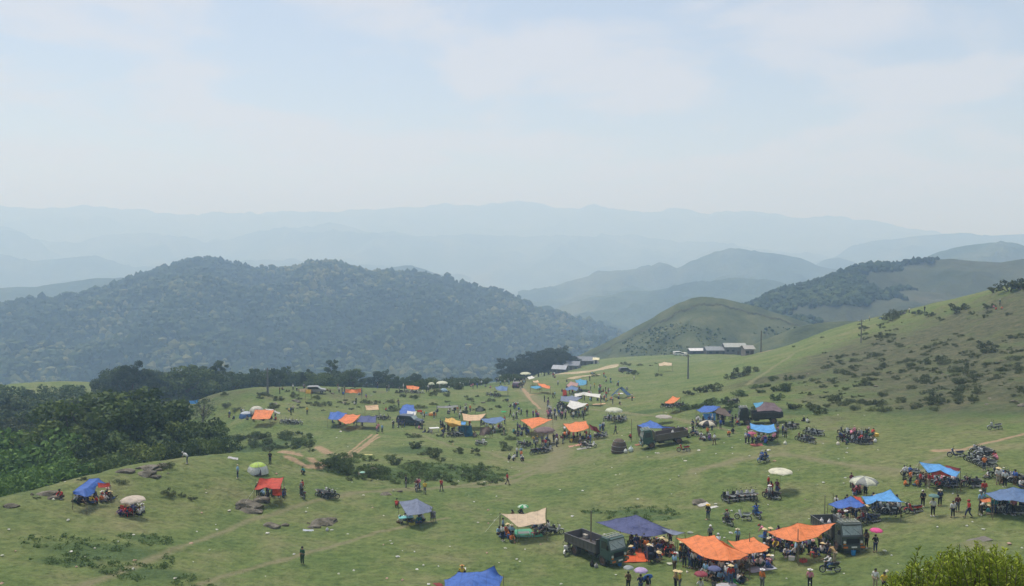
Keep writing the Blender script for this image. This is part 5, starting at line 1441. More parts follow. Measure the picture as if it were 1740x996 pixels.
# ---- village, sheds
def house(px, py, wpx, d, h, rh, label, roof, wall, rz=0.0, windows=3, shed=False):
    c = at(px, py); D = math.hypot(c.x, c.y); w = wpx * D / F
    o = empty('shed' if shed else 'house', c, rz); tag(o, label, 'shed' if shed else 'house')
    link('wall', MB().box((0, 0, h / 2 - .4), (w, d, h + .8)).mesh('wall', M_WALLP), o, color=wall)
    e = .5
    rf = MB()
    for s in (1, -1):
        vs = [(-w / 2 - e, s * (d / 2 + e), h - .12), (w / 2 + e, s * (d / 2 + e), h - .12), (w / 2 + e, 0, h + rh), (-w / 2 - e, 0, h + rh)]
        vs += [(x, y, z + .10) for x, y, z in vs]
        rf._add(vs, [(0, 1, 2, 3), (7, 6, 5, 4), (0, 4, 5, 1), (1, 5, 6, 2), (2, 6, 7, 3), (3, 7, 4, 0)])
    link('roof', rf.mesh('roof', M_ROOF), o, color=roof)
    gb_ = MB()
    for s in (1, -1): gb_._add([(s * (w / 2 - .05), -d / 2, h - .01), (s * (w / 2 - .05), d / 2, h - .01), (s * (w / 2 - .05), 0, h + rh - .05)], [(0, 1, 2)])
    link('gable', gb_.mesh('gable', M_WALLP), o, color=wall)
    for i in range(windows):
        x = (i + .5) / windows * w - w / 2
        if i == windows // 2: link('door', MB().box((x, -d / 2 - .03, 1.0), (1.1, .06, 2.0)).mesh('door', M_BARK), o)
        else: link('window', MB().box((x, -d / 2 - .03, h * .55), (1.2, .06, .9)).mesh('window', M_DGLASS), o)
GR = (.13, .14, .16)
house(972, 628, 26, 7, 2.6, 1.6, 'grey-roofed village house nearest the tree grove', (.16, .18, .22), (.20, .19, .17), -.25)
house(952, 634, 22, 6, 2.3, 1.3, 'small low house with pale blue-grey roof in front of the village', (.30, .33, .38), (.12, .12, .12), -.3)
house(995, 620, 34, 7, 2.6, 1.7, 'long grey-roofed village house above the dirt road', (.15, .17, .20), (.16, .15, .14), -.15)
house(935, 624, 20, 6, 2.4, 1.5, 'dark small house under the village trees', (.09, .09, .10), (.10, .09, .08), .2)
house(915, 634, 16, 5, 2.2, 1.2, 'dark hut left of the village houses', (.08, .08, .09), (.10, .09, .09), .1, 2)
house(1013, 618, 8, 3, 2.2, .8, 'tiny pale yellow hut at the top of the dirt road', (.62, .58, .38), (.55, .52, .45), -.2, 1, True)
house(1232, 600, 66, 9, 2.4, 1.2, 'long grey shed with sheet roof on the back meadow', (.20, .22, .24), (.10, .10, .10), 0, 6, True)
house(1247, 598, 34, 7, 4.0, 1.4, 'taller pale-roofed shed rising behind the long grey shed', (.33, .35, .33), (.14, .14, .13), 0, 4, True)
house(1190, 601, 38, 6, 2.0, .7, 'low open shed with white sheet roof left of the grey shed', (.62, .62, .64), (.10, .10, .11), .05, 3, True)
house(1270, 601, 14, 6, 2.6, .8, 'small shed at the right end of the sheds', (.30, .30, .28), (.22, .20, .18), 0, 2, True)
c = at(1152, 604); VAN.put(c, .3, {'body': (.7, .7, .7)}, 'white van parked left of the sheds on the back meadow', 'van')
c = at(1161, 605); CAR.put(c, 2.0, {'body': (.6, .6, .55)}, 'pale car parked beside the white van at the sheds', 'car')
c = at(1063, 633); CAR.put(c, .2, {'body': (.10, .11, .13)}, 'dark car parked alone on the back meadow', 'car')
# flag in the village
c = at(921, 632); o = empty('flag', c); tag(o, 'red flag flying over the village huts', 'flag')
link('flagpole', MB().cyl((0, 0, 0), (0, 0, 6.5), .06, .04, 6).mesh('flagpole', M_STEEL), o)
fm = MB()
for i in range(6):
    x0, x1 = .05 + i * .4, .05 + (i + 1) * .4
    y0_, y1_ = .15 * math.sin(i), .15 * math.sin(i + 1)
    fm._add([(x0, y0_, 5.0), (x1, y1_, 5.0), (x1, y1_, 6.4), (x0, y0_, 6.4)], [(0, 1, 2, 3)])
link('flag_cloth', fm.mesh('flag_cloth', TARP), o, color=(.6, .03, .03))
# dirt road to the village: a sheet just above the grass
def road(pts, w, name, lift=.05):
    V, Fc = [], []
    g = [at(x, y) for x, y in pts]; L = []
    for a, b in zip(g[:-1], g[1:]):
        n = max(2, int((b - a).length / 1.5))
        L += [a.lerp(b, i / n) for i in range(n)]
    L.append(g[-1]); m = 7
    for i, p in enumerate(L):
        q = L[min(i + 1, len(L) - 1)] - L[max(i - 1, 0)]; s = Vector((-q.y, q.x, 0)).normalized()
        ww = np.interp(i / (len(L) - 1), [k / (len(w) - 1) for k in range(len(w))], w) * (1 + .25 * float(fbm(np.array([i / 6.]), np.array([2.]), 2, 4)[0]))
        for j in range(m):
            x, y = p.x + s.x * ww * (j / (m - 1) - .5), p.y + s.y * ww * (j / (m - 1) - .5)
            V.append((x, y, float(hgt(x, y)[0]) + (lift + .12 if 0 < j < m - 1 else -.15)))
    ii = np.arange(len(L) - 1)[:, None] * m + np.arange(m - 1)[None]
    me = mesh_np(name, np.array(V), np.stack([ii, ii + 1, ii + m + 1, ii + m], -1).reshape(-1, 4), [M_ROADD], True)
    tag(link(name, me), kind='structure')
road([(940,637),(965,634),(1000,632),(1030,626),(1045,620)], [3, 6, 12, 9, 4], 'road')
road([(966,645),(985,640),(1005,638),(1020,637)], [2, 5, 5, 2], 'road')

# ---- trucks and cars
put_truck((1020,960), (982,945), -1, 'dark green dump truck facing the viewer at the front left of the big crowd', (.045, .085, .078), (.105, .098, .100))
put_truck((1420,936), (1393,917), -1, 'dark dump truck with pale roof rack beside the largest orange tarp at front right', (.050, .066, .062), (.085, .085, .082))
put_truck((1113,761), (1149,755), 1, 'dark green dump truck alone in the middle of the field, facing left', (.035, .085, .070), (.125, .108, .095))
tk4, mid4, h4 = put_truck((1272,722), (1313,720), 1, 'black dump truck at the hill foot with brown tarp over its bed', (.030, .032, .036), (.040, .040, .045))
c = at(697, 722); CAR.put(c, -.35, {'body': (.03, .045, .07)}, 'dark blue off-road car parked under the striped blue tarp', 'car', None, 1.15)
c = at(880, 659); CAR.put(c, 1.2, {'body': (.08, .05, .08)}, 'dark car on the dirt track right of the far blue tarp', 'car')
c = at(537, 668); CAR.put(c, .1, {'body': (.25, .25, .25)}, 'grey car at the far edge near the tree line', 'car')

# ---- tarpaulin shelters, from the front of the field to the back
O_, U_ = 'orange', 'blue'
tarp('bright blue tarp cut off by the bottom edge of the photo', U_, [[(778,972,1.7),(812,971,2.0),(840,962,2.5)],[(755,985,1.5),(800,986,1.9),(855,980,1.6)],[(752,1004,1.0),(800,1012,1.2),(848,1006,1.1)]], .12, [(0,0),(0,2),(1,2)])
goods('cloth', 745, 994, 'dark red cloth at the left corner of the bottom blue tarp', (.25, .03, .03), .45)
tarp('cream tarp on thin poles over green mats in the lower middle', 'cream', [[(851,873,2.1),(890,873,2.1),(928,863,2.5)],[(880,896,1.7),(904,892,1.75),(928,889,1.8)]], .06, [(0,0),(0,2),(1,2),(1,0)], ropes=[(0,0)])
tarp('dusty grey-purple tarp with pointed top near a stack of black chairs', 'grey blue', [[(678,853,1.4),(708,846,2.3),(735,862,1.6)],[(692,877,1.3),(712,874,1.7),(734,869,1.4)]], .12)
tarp('red canopy roof beside the boulder on the left knoll', 'red', [[(441,812.5,2.6),(462,813,2.2),(482,811,2.7)],[(432,832,1.9),(452,829,2.1),(476,832,1.9)]], .12, ropes=[(1,0)])
tarp('small red flap hanging at the front of the red canopy', 'red', [[(462,828,1.9),(478,826,2.0)],[(463,841,.6),(479,842,.5)]], .1, [], name='tarp_flap', cat='tarpaulin')
tarp('blue tarp shelter at far left on the grassy knoll', U_, [[(152,814,2.2),(168,813,2.3),(182,821,2.0)],[(123,835,1.7),(142,832,2.0),(164,826,1.9)],[(124,839,1.5),(146,845,1.6),(160,838,1.5)]], .10, [(0,0),(0,2),(2,0),(2,1)])
tarp('narrow red awning right of the blue knoll tarp', 'red', [[(166,821,2.1),(186,820,2.1)],[(167,829,1.8),(188,826,1.8)]], .06, [(0,1),(1,1)])
tarp('large navy tarp with a sharp peak beside the front truck', 'navy', [[(1012,887,1.9),(1046,881,2.35),(1081,875,2.9),(1115,890,2.35),(1150,904,1.8)],[(1030,894,1.85),(1056,893,2.0),(1086,893,2.3),(1114,900,2.0),(1143,905,1.8)],[(1054,904,1.7),(1070,908,1.65),(1092,911.5,1.6),(1114,911,1.65),(1136,906,1.7)]], .06, [(0,4),(0,2),(2,2),(2,4),(2,0)], wr=.04)
tarp('small slate tarp strip at the right tip of the large navy tarp', 'grey blue', [[(1122,896,2.2),(1164,906,2.1)],[(1136,906,2.0),(1150,909,2.0)]], .06, [(0,1)])
tarp('orange tarp, first and lowest of the three orange ones at front', O_, [[(1149,914,2.2),(1185,910,2.4),(1214,909,2.6),(1228,921,2.6)],[(1170,930,2.1),(1200,933,2.2),(1231,929,2.6),(1272,943,2.0)],[(1195,947,1.9),(1210,951,1.9),(1238,953,1.9),(1258,950,1.9)]], .10, [(0,0),(0,2),(1,3),(2,0),(2,2)])
tarp('orange tarp, smallest of the three orange ones at front', O_, [[(1236,918,2.3),(1258,918,2.2),(1281,913,2.5),(1308,930,2.1)],[(1253,936,2.0),(1264,940,1.9),(1275,942,1.9),(1302,936,1.9)]], .14, [(0,0),(0,2),(1,0),(1,2)])
tarp('orange tarp, largest and rightmost at front, tied to a dark truck', O_, [[(1303,903,2.3),(1330,897,2.5),(1355,889,3.0),(1387,893,2.6),(1421,889,2.9)],[(1318,912,2.1),(1337,917,2.0),(1358,921,2.1),(1390,912,2.2),(1411,898,2.6)]], .10, [(0,0),(0,2),(1,2),(1,0)], wr=.04)
tarp('blue tarp with white hem just behind the front right truck', U_, [[(1407,856,2.0),(1428,850,2.1),(1446,842,2.7),(1460,851,2.2),(1471,860,2.0)],[(1423,865,1.8),(1432,864,1.8),(1445,861,2.0),(1456,864,1.9),(1465,863,1.8)]], .10, [(0,0),(0,2),(0,4),(1,0)])
tarp('light blue tarp adjoining the white-hemmed blue tarp on its right', 'light blue', [[(1464,844,2.3),(1490,840,2.3),(1513,832,2.7),(1530,850,2.1)],[(1472,857,1.9),(1490,851,2.1),(1507,853,2.0),(1538,853,2.0)]], .10, [(0,1),(0,2),(0,3),(1,1)])
tarp('red cloth strip between the two blue tarps at right', 'red', [[(1450,842,2.3),(1462,844,2.2)],[(1462,856,1.9),(1469,856,1.9)]], .06, [])
tarp('blue tarp with red underside in the middle right, below the motorbike rows', 'light blue', [[(1562,785,2.8),(1597,789,2.5),(1615,795,2.3),(1632,801,2.1)],[(1576,804,2.0),(1598,799,2.4),(1612,806,2.0),(1626,810,1.9)]], .10, [(0,0),(0,1),(0,3),(1,0),(1,3)], ropes=[(0,0)])
tarp('red lining under the middle right blue tarp', 'red', [[(1582,803,1.95),(1597,800,2.25),(1613,806,1.95)],[(1582,807,1.8),(1597,806,1.9),(1612,809,1.8)]], .1, [])
tarp('purple-red cloth behind the middle right blue tarp', 'maroon', [[(1606,791,2.3),(1632,797,2.2)],[(1608,797,2.1),(1630,801,2.0)]], .05, [(0,1)])
tarp('dull blue tarp cut off by the right edge of the photo', 'steel blue', [[(1673,838,2.0),(1700,832,2.2),(1722,827,2.5),(1765,834,2.1)],[(1690,850,1.8),(1705,850,1.8),(1720,850,1.9),(1768,856,1.8)]], .12)
tarp('orange cloth under the dull blue tarp at right edge', O_, [[(1665,848,1.6),(1684,846,1.7)],[(1668,853,1.4),(1684,852,1.5)]], .05)
tarp('light blue tarp sagging over the crowd right of centre', 'light blue', [[(1274,719,2.3),(1294,722,2.2),(1315,720,2.3)],[(1275,728,1.9),(1298,735,1.9),(1321,733,1.9)]], .16)
tarp('blue tarp with a low peak joined to the middle truck', U_, [[(1083,722,2.3),(1092,719,2.5),(1105,714,2.9),(1117,719,2.6),(1126,724,2.4)],[(1090,727,2.2),(1100,727,2.2),(1110,728,2.2),(1125,728,2.2),(1145,727,2.2)]], .08, [(0,0),(0,2),(1,4)])
tarp('purple-grey wall sheet behind the middle truck', 'purple grey', [[(1082,723,2.3),(1091,726,2.3)],[(1085,742,.1),(1092,744,.1)]], .05, [], name='tarp_wall', cat='tarpaulin')
tarp('brown wall sheet hung on the bed side of the middle truck', 'purple grey', [[(1124,724,2.3),(1147,726,2.2)],[(1124,738,.9),(1147,737,.9)]], .05, [(0,1)], name='tarp_wall', cat='tarpaulin')
tarp('blue tarp left of the tarp-covered black truck', U_, [[(1183,697,2.2),(1197,689,2.6),(1212,689,2.6),(1224,691,2.4)],[(1190,701,2.0),(1200,701,2.0),(1210,700,2.0),(1217,697,2.1)]], .08)
tarp('rusty brown tarp adjoining the blue one left of the black truck', 'brown', [[(1221,691,2.4),(1232,694,2.2),(1243,705,1.8)],[(1214,700,2.0),(1226,704,1.9),(1240,708,1.7)]], .08, [(0,2),(1,0)])
tarp('small blue awning under the rusty brown tarp', 'light blue', [[(1194,702,1.8),(1216,702,1.8)],[(1196,714,.6),(1216,715,.6)]], .05, [], name='tarp_wall', cat='tarpaulin')
tarp('brown tarp draped over the bed of the black truck', 'purple grey', [[(1284,694,3.6),(1300,683,4.2),(1316,685,3.9),(1330,696,3.3)],[(1286,700,3.3),(1300,698,3.4),(1315,698,3.3),(1326,701,3.1)]], .08, [])
tarp('blue corner piece beside the brown truck tarp', 'sky', [[(1280,685,3.9),(1297,683,4.0)],[(1284,693,3.5),(1296,690,3.7)]], .05, [(0,0)])
tarp('small orange tarp on a leaning pole at the hill foot', O_, [[(1143,673,2.6),(1156,676,2.5)],[(1129,684,2.1),(1143,686,2.0)]], .06)
tarp('orange tarp right of centre above a seated group', O_, [[(957,720,2.2),(978,717,2.3),(996,715,2.6),(1001,725,2.2)],[(968,733,2.0),(978,734,1.9),(990,731,2.0),(1002,727,2.0)]], .12)
tarp('maroon cloth drooping right of the centre orange tarp', 'maroon', [[(1001,720,2.0),(1014,726,1.6)],[(1004,730,1.2),(1022,735,.3)]], .10, [(0,0)])
tarp('orange tarp shaped like a kite near the centre of the field', O_, [[(884,713,2.4),(900,711,2.4),(916,709,2.6),(939,713,2.3)],[(890,718,2.2),(899,724,2.0),(903,729,1.9),(922,720,2.1)]], .08, [(0,0),(0,2),(0,3),(1,2)], ropes=[(0,0)])
tarp('blue tarp at far left of the joined trio of tarps', 'blue', [[(561,700,2.2),(574,699,2.5),(590,702,2.2)],[(557,711,1.9),(566,713,1.7),(577,713,1.7)]], .12)
tarp('orange tarp in the middle of the joined trio', O_, [[(587,703.5,2.3),(600,703.5,2.2),(613,704.5,2.2)],[(574.5,714,1.8),(588,721,1.6),(601,717,1.6)]], .12)
tarp('navy tarp at right of the joined trio of tarps', 'navy', [[(613,706,2.1),(627,706,2.2),(640,707,2.1)],[(605,716,1.6),(622,717.5,1.5),(639,717.5,1.6)]], .12)
tarp('orange tarp beside the two pale dome tents at far left', O_, [[(433,696,2.6),(450,696,2.5),(466,697,2.5)],[(427,712,1.7),(444,712,1.6),(459,711,1.7)]], .12)
tarp('pale curved awning right of the far left orange tarp', 'white', [[(450,694,2.4),(464,696,2.4),(477,702,1.6)],[(452,696,2.3),(463,698.5,2.3),(475,704,1.5)]], .04, [(0,2),(0,0)])
tarp('peach-coloured tarp, widest of the pale ones left of centre', 'peach', [[(785,702,2.6),(805,705,2.3),(826,703,2.6)],[(787,714,2.0),(801,715,1.9),(816,714,2.0)]], .10)
tarp('crumpled yellow tarp left of the peach one', 'yellow', [[(757,710,2.3),(768,709,2.6),(783,715,2.2)],[(755,716,2.0),(763,719,2.0),(784,722,1.9)],[(762,723,1.4),(768,726,1.2),(779,724,1.4)]], .06, [(0,0),(0,2),(2,0),(2,2)], wr=.18)
tarp('slate blue flat tarp right of the peach one', 'steel blue', [[(817,712,2.1),(835,710,2.2),(851,708,2.3),(859,712,2.1)],[(824,718,1.9),(834,720,1.8),(843,720,1.8),(853,716,1.9)]], .08)
tarp('dark teal ridge tent below the peach tarp', 'teal', [[(775,741,.05),(778,741,.05)],[(784,723,2.1),(801,723,2.1)],[(790,743,.05),(805,740,.05)]], .04, [], name='ridge_tent', cat='tent')
tarp('bright blue cover on top of the dark teal tent', 'light blue', [[(784,716,2.6),(792,717,2.6)],[(783,722,2.2),(791,722,2.2)]], .05)
tarp('dark brown low tarp right of the teal tent', 'brown', [[(817,727,1.8),(828,725,1.9),(836,728,1.6)],[(814,739,.6),(822,740,.7),(832,737,.7)]], .08)
tarp('flat grey tarp roof in the row behind the peach tarp', 'grey', [[(742,689.5,2.4),(760,690,2.3),(779,688,2.4)],[(743,693,2.1),(760,694,2.0),(779,692,2.1)]], .05)
tarp('small dark green tarp behind the peach tarp, left one', 'dark green', [[(786,697,2.2),(796,698,1.9)],[(784,703,1.2),(794,703,1.2)]], .1)
tarp('small dark green tarp behind the slate tarp, right one', 'dark green', [[(808,694,2.1),(816,692,2.2),(825,695,2.0)],[(808,699,1.5),(816,700,1.5),(825,698,1.5)]], .1)
tarp('crumpled blue peaked tarp over the off-road car', 'blue', [[(684,689,2.8),(691,685.5,3.1),(703,689,2.8)],[(678,699,2.3),(690,698,2.4),(706,698,2.3)],[(680,706,1.9),(692,704,2.0),(702,704,2.0)]], .08, [(0,0),(0,2),(1,0),(1,2)], wr=.15)
tarp('white sheet lying on the front of the crumpled blue tarp', 'white', [[(692,698,2.5),(708,699,2.3)],[(690,706,1.9),(706,706,1.9)]], .05, [], wr=.1)
tarp('orange-cream panel tarp standing alone above the joined trio', 'peach', [[(620,689,2.2),(643,688,2.2)],[(622,697,1.5),(644,696,1.5)]], .04)
tarp('long white tarp at the centre back of the field', 'white', [[(976,669,2.4),(991,666,2.9),(1021,670,2.3)],[(975,675,2.0),(991,671,2.3),(1020,676,2.0)]], .05)
tarp('white tarp with a black fold line below the long white one', 'white', [[(968,680,2.8),(983,683,2.4),(999,685,2.1)],[(963,690,2.1),(975,696,1.7),(992,690,2.0)]], .08)
tarp('dark slate tarp left of the white tarps', 'grey blue', [[(953,673,2.2),(972,672,2.3),(990,675,2.2)],[(951,681,1.9),(966,683,1.8),(978,682,1.9)]], .07)
tarp('blue tarp behind the striped one at the back of the field', 'sky', [[(977,645,2.6),(986,643.5,2.9),(997,646,2.6)],[(981,654,2.0),(990,655,2.0),(997,652,2.1)]], .08)
tarp('orange-striped tarp at the back of the field', 'striped', [[(962,655,2.2),(970,648,2.8),(983,651,2.3)],[(966,658,2.0),(974,655,2.3),(981,657,2.0)]], .05)
tarp('faded steel-blue tarp under the orange-striped one', 'steel blue', [[(960,660,2.0),(971,655,2.6),(983,659,2.0)],[(963,664,1.7),(972,662,1.9),(981,664,1.7)]], .05)
tarp('red side sheet left below the orange-striped tarp', 'red', [[(956,662,2.0),(962,663,2.0)],[(956,672,.1),(964,672,.1)]], .05, [], name='tarp_wall', cat='tarpaulin')
tarp('blue A-shaped open tent at the foot of the back meadow', 'steel blue', [[(1038,672,.2),(1042,671,.2)],[(1052,659,2.6),(1057,657,2.8)],[(1066,672,.2),(1073,671,.2)]], .03, [], name='ridge_tent', cat='tent')
tarp('far blue tarp at the left end of the back row', 'steel blue', [[(841,657,2.2),(852,655,2.5),(863,657,2.2)],[(843,662,1.6),(852,664,1.5),(862,664,1.5)]], .10)
tarp('orange tarp lowest of the back cluster by the track', O_, [[(913,651,2.4),(924,652,2.2),(935,656,2.0)],[(917,656,1.9),(926,659,1.7),(935,660,1.6)]], .08)
tarp('cyan-blue tarp left of the orange one by the track', 'sky', [[(902,656.5,1.8),(912,656,1.9),(919,656,1.9)],[(901,659,1.5),(911,660.5,1.4),(921,659,1.5)]], .05)
tarp('white striped awning at the top of the back cluster', 'white', [[(896,641,2.4),(904,638,2.8)],[(899,645,2.0),(909,642,2.3)]], .05)
tarp('second white striped awning in the back cluster', 'peach', [[(905,647,2.3),(914,646,2.4)],[(907,650,2.0),(917,650,2.1)]], .05)
tarp('far orange tarp in front of the tree line, wavy one', O_, [[(586,661,2.8),(598,662,2.4),(614,661,2.8)],[(586,667,2.0),(600,667.5,1.9),(614,667,1.9)]], .10, wr=.2)
tarp('far orange tarp on two poles right of the wavy one', O_, [[(690,655,2.6),(702,655,2.6),(713,658,2.3)],[(691,660,2.0),(702,662,1.8),(712,661,2.0)]], .10)
tarp('tiny cream tarp at the far edge near the tree line', 'cream', [[(508,661,2.2),(518,660,2.4),(528,662,2.1)],[(509,665,1.6),(518,666,1.6),(528,667,1.5)]], .10)
tarp('small yellow tarp at the far edge near the tree line', 'yellow', [[(519,662,2.3),(529,662,2.2)],[(519,669,1.2),(528,669,1.2)]], .05)
tarp('small light blue tarp half hidden by trees at left', 'light blue', [[(321,681,2.4),(338,679,2.5)],[(323,686,1.8),(336,685,1.8)]], .08)
tarp('white cloth stall roof alone on the back meadow', 'cream', [[(1119,618,2.6),(1128,615,3.0),(1142,617,2.6)],[(1120,622,2.0),(1130,621,2.1),(1142,621,2.0)]], .05)
tarp('red banner cloth in the stall row behind the off-road car', 'red', [[(709,697,2.0),(717,697,2.0)],[(709,700,1.5),(718,700,1.5)]], .05)
dome(723, 706, 12, 'small white and green tent in the stall row behind the off-road car', (.72,.72,.62), (.05,.30,.12))
dome(735, 706, 13, 'small orange tent in the stall row behind the off-road car', (.75,.28,.05), (.72,.55,.2))
dome(438, 804, 34, 'white dome tent with lime green top on the left knoll', (.74,.76,.74), (.50,.68,.16), (.10,.09,.10), .68)
dome(418, 710, 22, 'blue and white dome tent left of the far orange tarp', (.08,.18,.42), (.6,.66,.74))
dome(436, 702, 24, 'cream dome tent behind the far left orange tarp', (.70,.68,.58))
dome(754, 666, 13, 'tiny light blue dome tent under the far white parasols', (.40,.58,.72))
for i, (px, py, lb) in enumerate([(1052,675,'white table with cloth before the blue A-shaped tent'),(738,735,'long white table on the grass left of the yellow tarp')]): goods('table', px, py, lb, (.7,.7,.7), 1.4, .2)

# ---- parasols and umbrellas
def para(px, py, w, col, lb, kit=None, c2=None, h=2.1): return umbrella(px, py, w, TC.get(col, col) if isinstance(col, str) else col, lb, kit, c2, h, True)
para(226, 852, 40, (.62,.54,.46), 'dusty cream parasol over red chairs on the left knoll', None, None, 1.55)
para(1468, 821, 46, (.30,.32,.32), 'large striped grey and pale parasol at right', PARA2, (.66,.68,.56))
para(1203, 722, 31, (.03,.03,.04), 'black and cream striped parasol near the field centre', PARA2, (.70,.64,.52))
para(1043, 699, 31, (.66,.68,.56), 'pale parasol over a heap of motorbikes')
para(1128, 709, 30, (.46,.42,.38), 'low dusty parasol standing alone on the grass', None, None, 1.0)
para(1326, 803, 40, (.78,.76,.62), 'flat white square parasol over a red motorbike', FLATP, None, 2.2)
para(893, 636, 20, (.66,.68,.52), 'cream parasol at the top of the back cluster')
para(751, 652, 21, (.66,.68,.56), 'larger of the two far pale parasols near the tree line')
para(733, 654, 12, (.60,.62,.48), 'smaller of the two far pale parasols near the tree line')
para(925, 733, 38, (.20,.14,.15), 'brown square parasol below the kite-shaped orange tarp', None, None, 2.2)
para(1278, 737, 15, (.55,.12,.22), 'pink umbrella at the left of the sagging light blue tarp', HAND, None, 1.6)
para(1297, 912, 17, (.06,.14,.28), 'teal-blue umbrella tipped on the ground left of the largest orange tarp', HAND, None, .9)
para(889, 862, 20, (.05,.36,.12), 'green umbrella with white panels behind the cream tarp', HAND2, (.6,.7,.6), 1.9)
para(856, 700, 11, (.03,.42,.14), 'small bright green umbrella on the slope above the slate tarp', HAND, None, 1.2)
para(1499, 541, 9, (.04,.22,.65), 'bright blue umbrella on the crest of the right hill', HAND, None, 1.0)
para(616, 803, 8, (.35,.62,.52), 'tiny mint umbrella behind the bush-lined ditch', HAND, None, .8)
def held(px, py, w, col, lb, who, top, bot, tilt=(0,0), h=1.95):
    o, c = umbrella(px, py, w, col, lb, HAND, None, h, False, tilt)
    g = float(hgt(c.x, c.y)[0]); a = RNG.uniform(0, 6.28) if tilt == (0,0) else math.atan2(-c.y, -c.x)
    person((c.x - .0, c.y + .1, g), 'holding', who, math.atan2(c.y, c.x) - math.pi / 2 + .4, top, bot, 'hair', None, 1.0, None, 'people carrying umbrellas')
held(1068, 966, 19, (.36,.40,.42), 'grey umbrella, leftmost of three at the bottom edge', 'under the grey umbrella at bottom', 'brown', 'black')
held(1089, 971, 25, (.52,.40,.66), 'lilac umbrella in the middle of three at the bottom', 'under the lilac umbrella at bottom', 'navy blue', 'blue jeans')
held(1101, 982, 19, (.04,.12,.40), 'blue umbrella tipped towards the viewer at the bottom', 'behind the tipped blue umbrella', 'black', 'beige', (-.9,0), 1.6)
held(1191, 977, 24, (.34,.06,.09), 'maroon umbrella in the crowd at the bottom', 'under the maroon umbrella', 'white', 'black')
held(1214, 968, 24, (.12,.14,.30), 'navy umbrella behind the maroon one in the crowd', 'under the navy umbrella', 'black', 'grey')
held(1489, 903, 21, (.80,.10,.32), 'hot pink umbrella right of the front right truck', 'under the hot pink umbrella', 'black', 'navy blue')
held(1587, 844, 17, (.13,.26,.26), 'teal-grey umbrella on the open grass at right', 'under the teal-grey umbrella', 'white', 'black')

# ---- people
def crowd(x0, x1, y0, y1, n, poses, where, tops=None):
    done = []; t = 0
    n = int(n * (1.0 if y1 < 765 else 1.12) + .5)
    while len(done) < n and t < n * 30:
        t += 1
        px, py = RNG.uniform(x0, x1), RNG.uniform(y0, y1)
        c = at(px, py)
        if any((c - d).length < .48 for d in done): continue
        done.append(c)
        person(c, random.choice(poses), where, None, random.choice(tops) if tops and random.random() < .8 else None)
S_, ST_, CR_, WK = 'sitting', 'standing', 'crouching', 'walking'
# front crowd
crowd(1070, 1140, 926, 944, 26, [S_, S_, CR_, ST_], 'under the large navy tarp', ['maroon','black','orange','red','brown','navy blue'])
crowd(1100, 1122, 948, 956, 5, [CR_, 'leaning', ST_], 'between the navy tarp and umbrellas', ['black','navy blue'])
person(at(1146,971), ST_, 'left of the lowest orange tarp', -1.0, 'light blue', 'brown')
crowd(1155, 1200, 946, 968, 13, [ST_, 'standing_at_ease', ST_], 'at the lowest orange tarp', ['black','white','navy blue','black'])
crowd(1190, 1275, 955, 972, 24, [ST_, CR_, S_, 'standing_at_ease', 'leaning'], 'in front of the lowest orange tarp', ['white','maroon','blue','pink','black'])
crowd(1190, 1262, 974, 996, 17, [ST_, ST_, CR_, S_], 'at the bottom edge crowd', ['white','black','grey','light blue'])
crowd(1270, 1307, 948, 966, 13, [S_, S_, CR_], 'on mats right of the lowest orange tarp', ['white','pink','cream','blue'])
crowd(1292, 1330, 918, 942, 11, [CR_, S_, ST_], 'between the smallest and largest orange tarps')
crowd(1325, 1410, 928, 944, 20, [S_, CR_, S_, ST_], 'under the largest orange tarp', ['white','black','navy blue','light blue'])
person(at(1207,921), ST_, 'behind the lowest orange tarp', 0, 'grey', 'black', 'helmet', (.6,.6,.6))
person(at(1221,925), CR_, 'behind the lowest orange tarp', 0, 'white', 'grey')
person(at(1253,926), 'holding', 'behind the smallest orange tarp', 0, 'light blue', 'navy blue')
person(at(1203,883), ST_, 'alone on the grass above the front crowd', 2.5, 'black', 'navy blue', 'sun_hat', (.65,.42,.08))
person(at(1300,918), 'leaning', 'by the tipped teal umbrella', 1.0, 'pink', 'grey')
person(at(1418,955), 'leaning', 'beside the lone motorbike at front', .5, 'tan', 'beige')
person(at(1472,931), ST_, 'left of the hot pink umbrella', 2.0, 'brown', 'black')
person(at(1459,918), WK, 'right of the front right truck', 2.0, 'white', 'black')
for px, py, tp_, bt_, hh in [(1376,1000,'pink','black','sun_hat'),(1295,1000,'orange','grey','sun_hat'),(1487,1000,'white','beige','hair'),(1502,1006,'yellow','black','hair')]:
    person(at(px,py), ST_, 'half cut off by the bottom edge', None, tp_, bt_, hh)
person(at(1148,1000), ST_, 'cut off at the bottom, left of crowd', None, 'tan', 'black', 'conical_hat'); person(at(1155,1002), ST_, 'cut off at the bottom, left of crowd', None, 'yellow', 'grey', 'conical_hat')
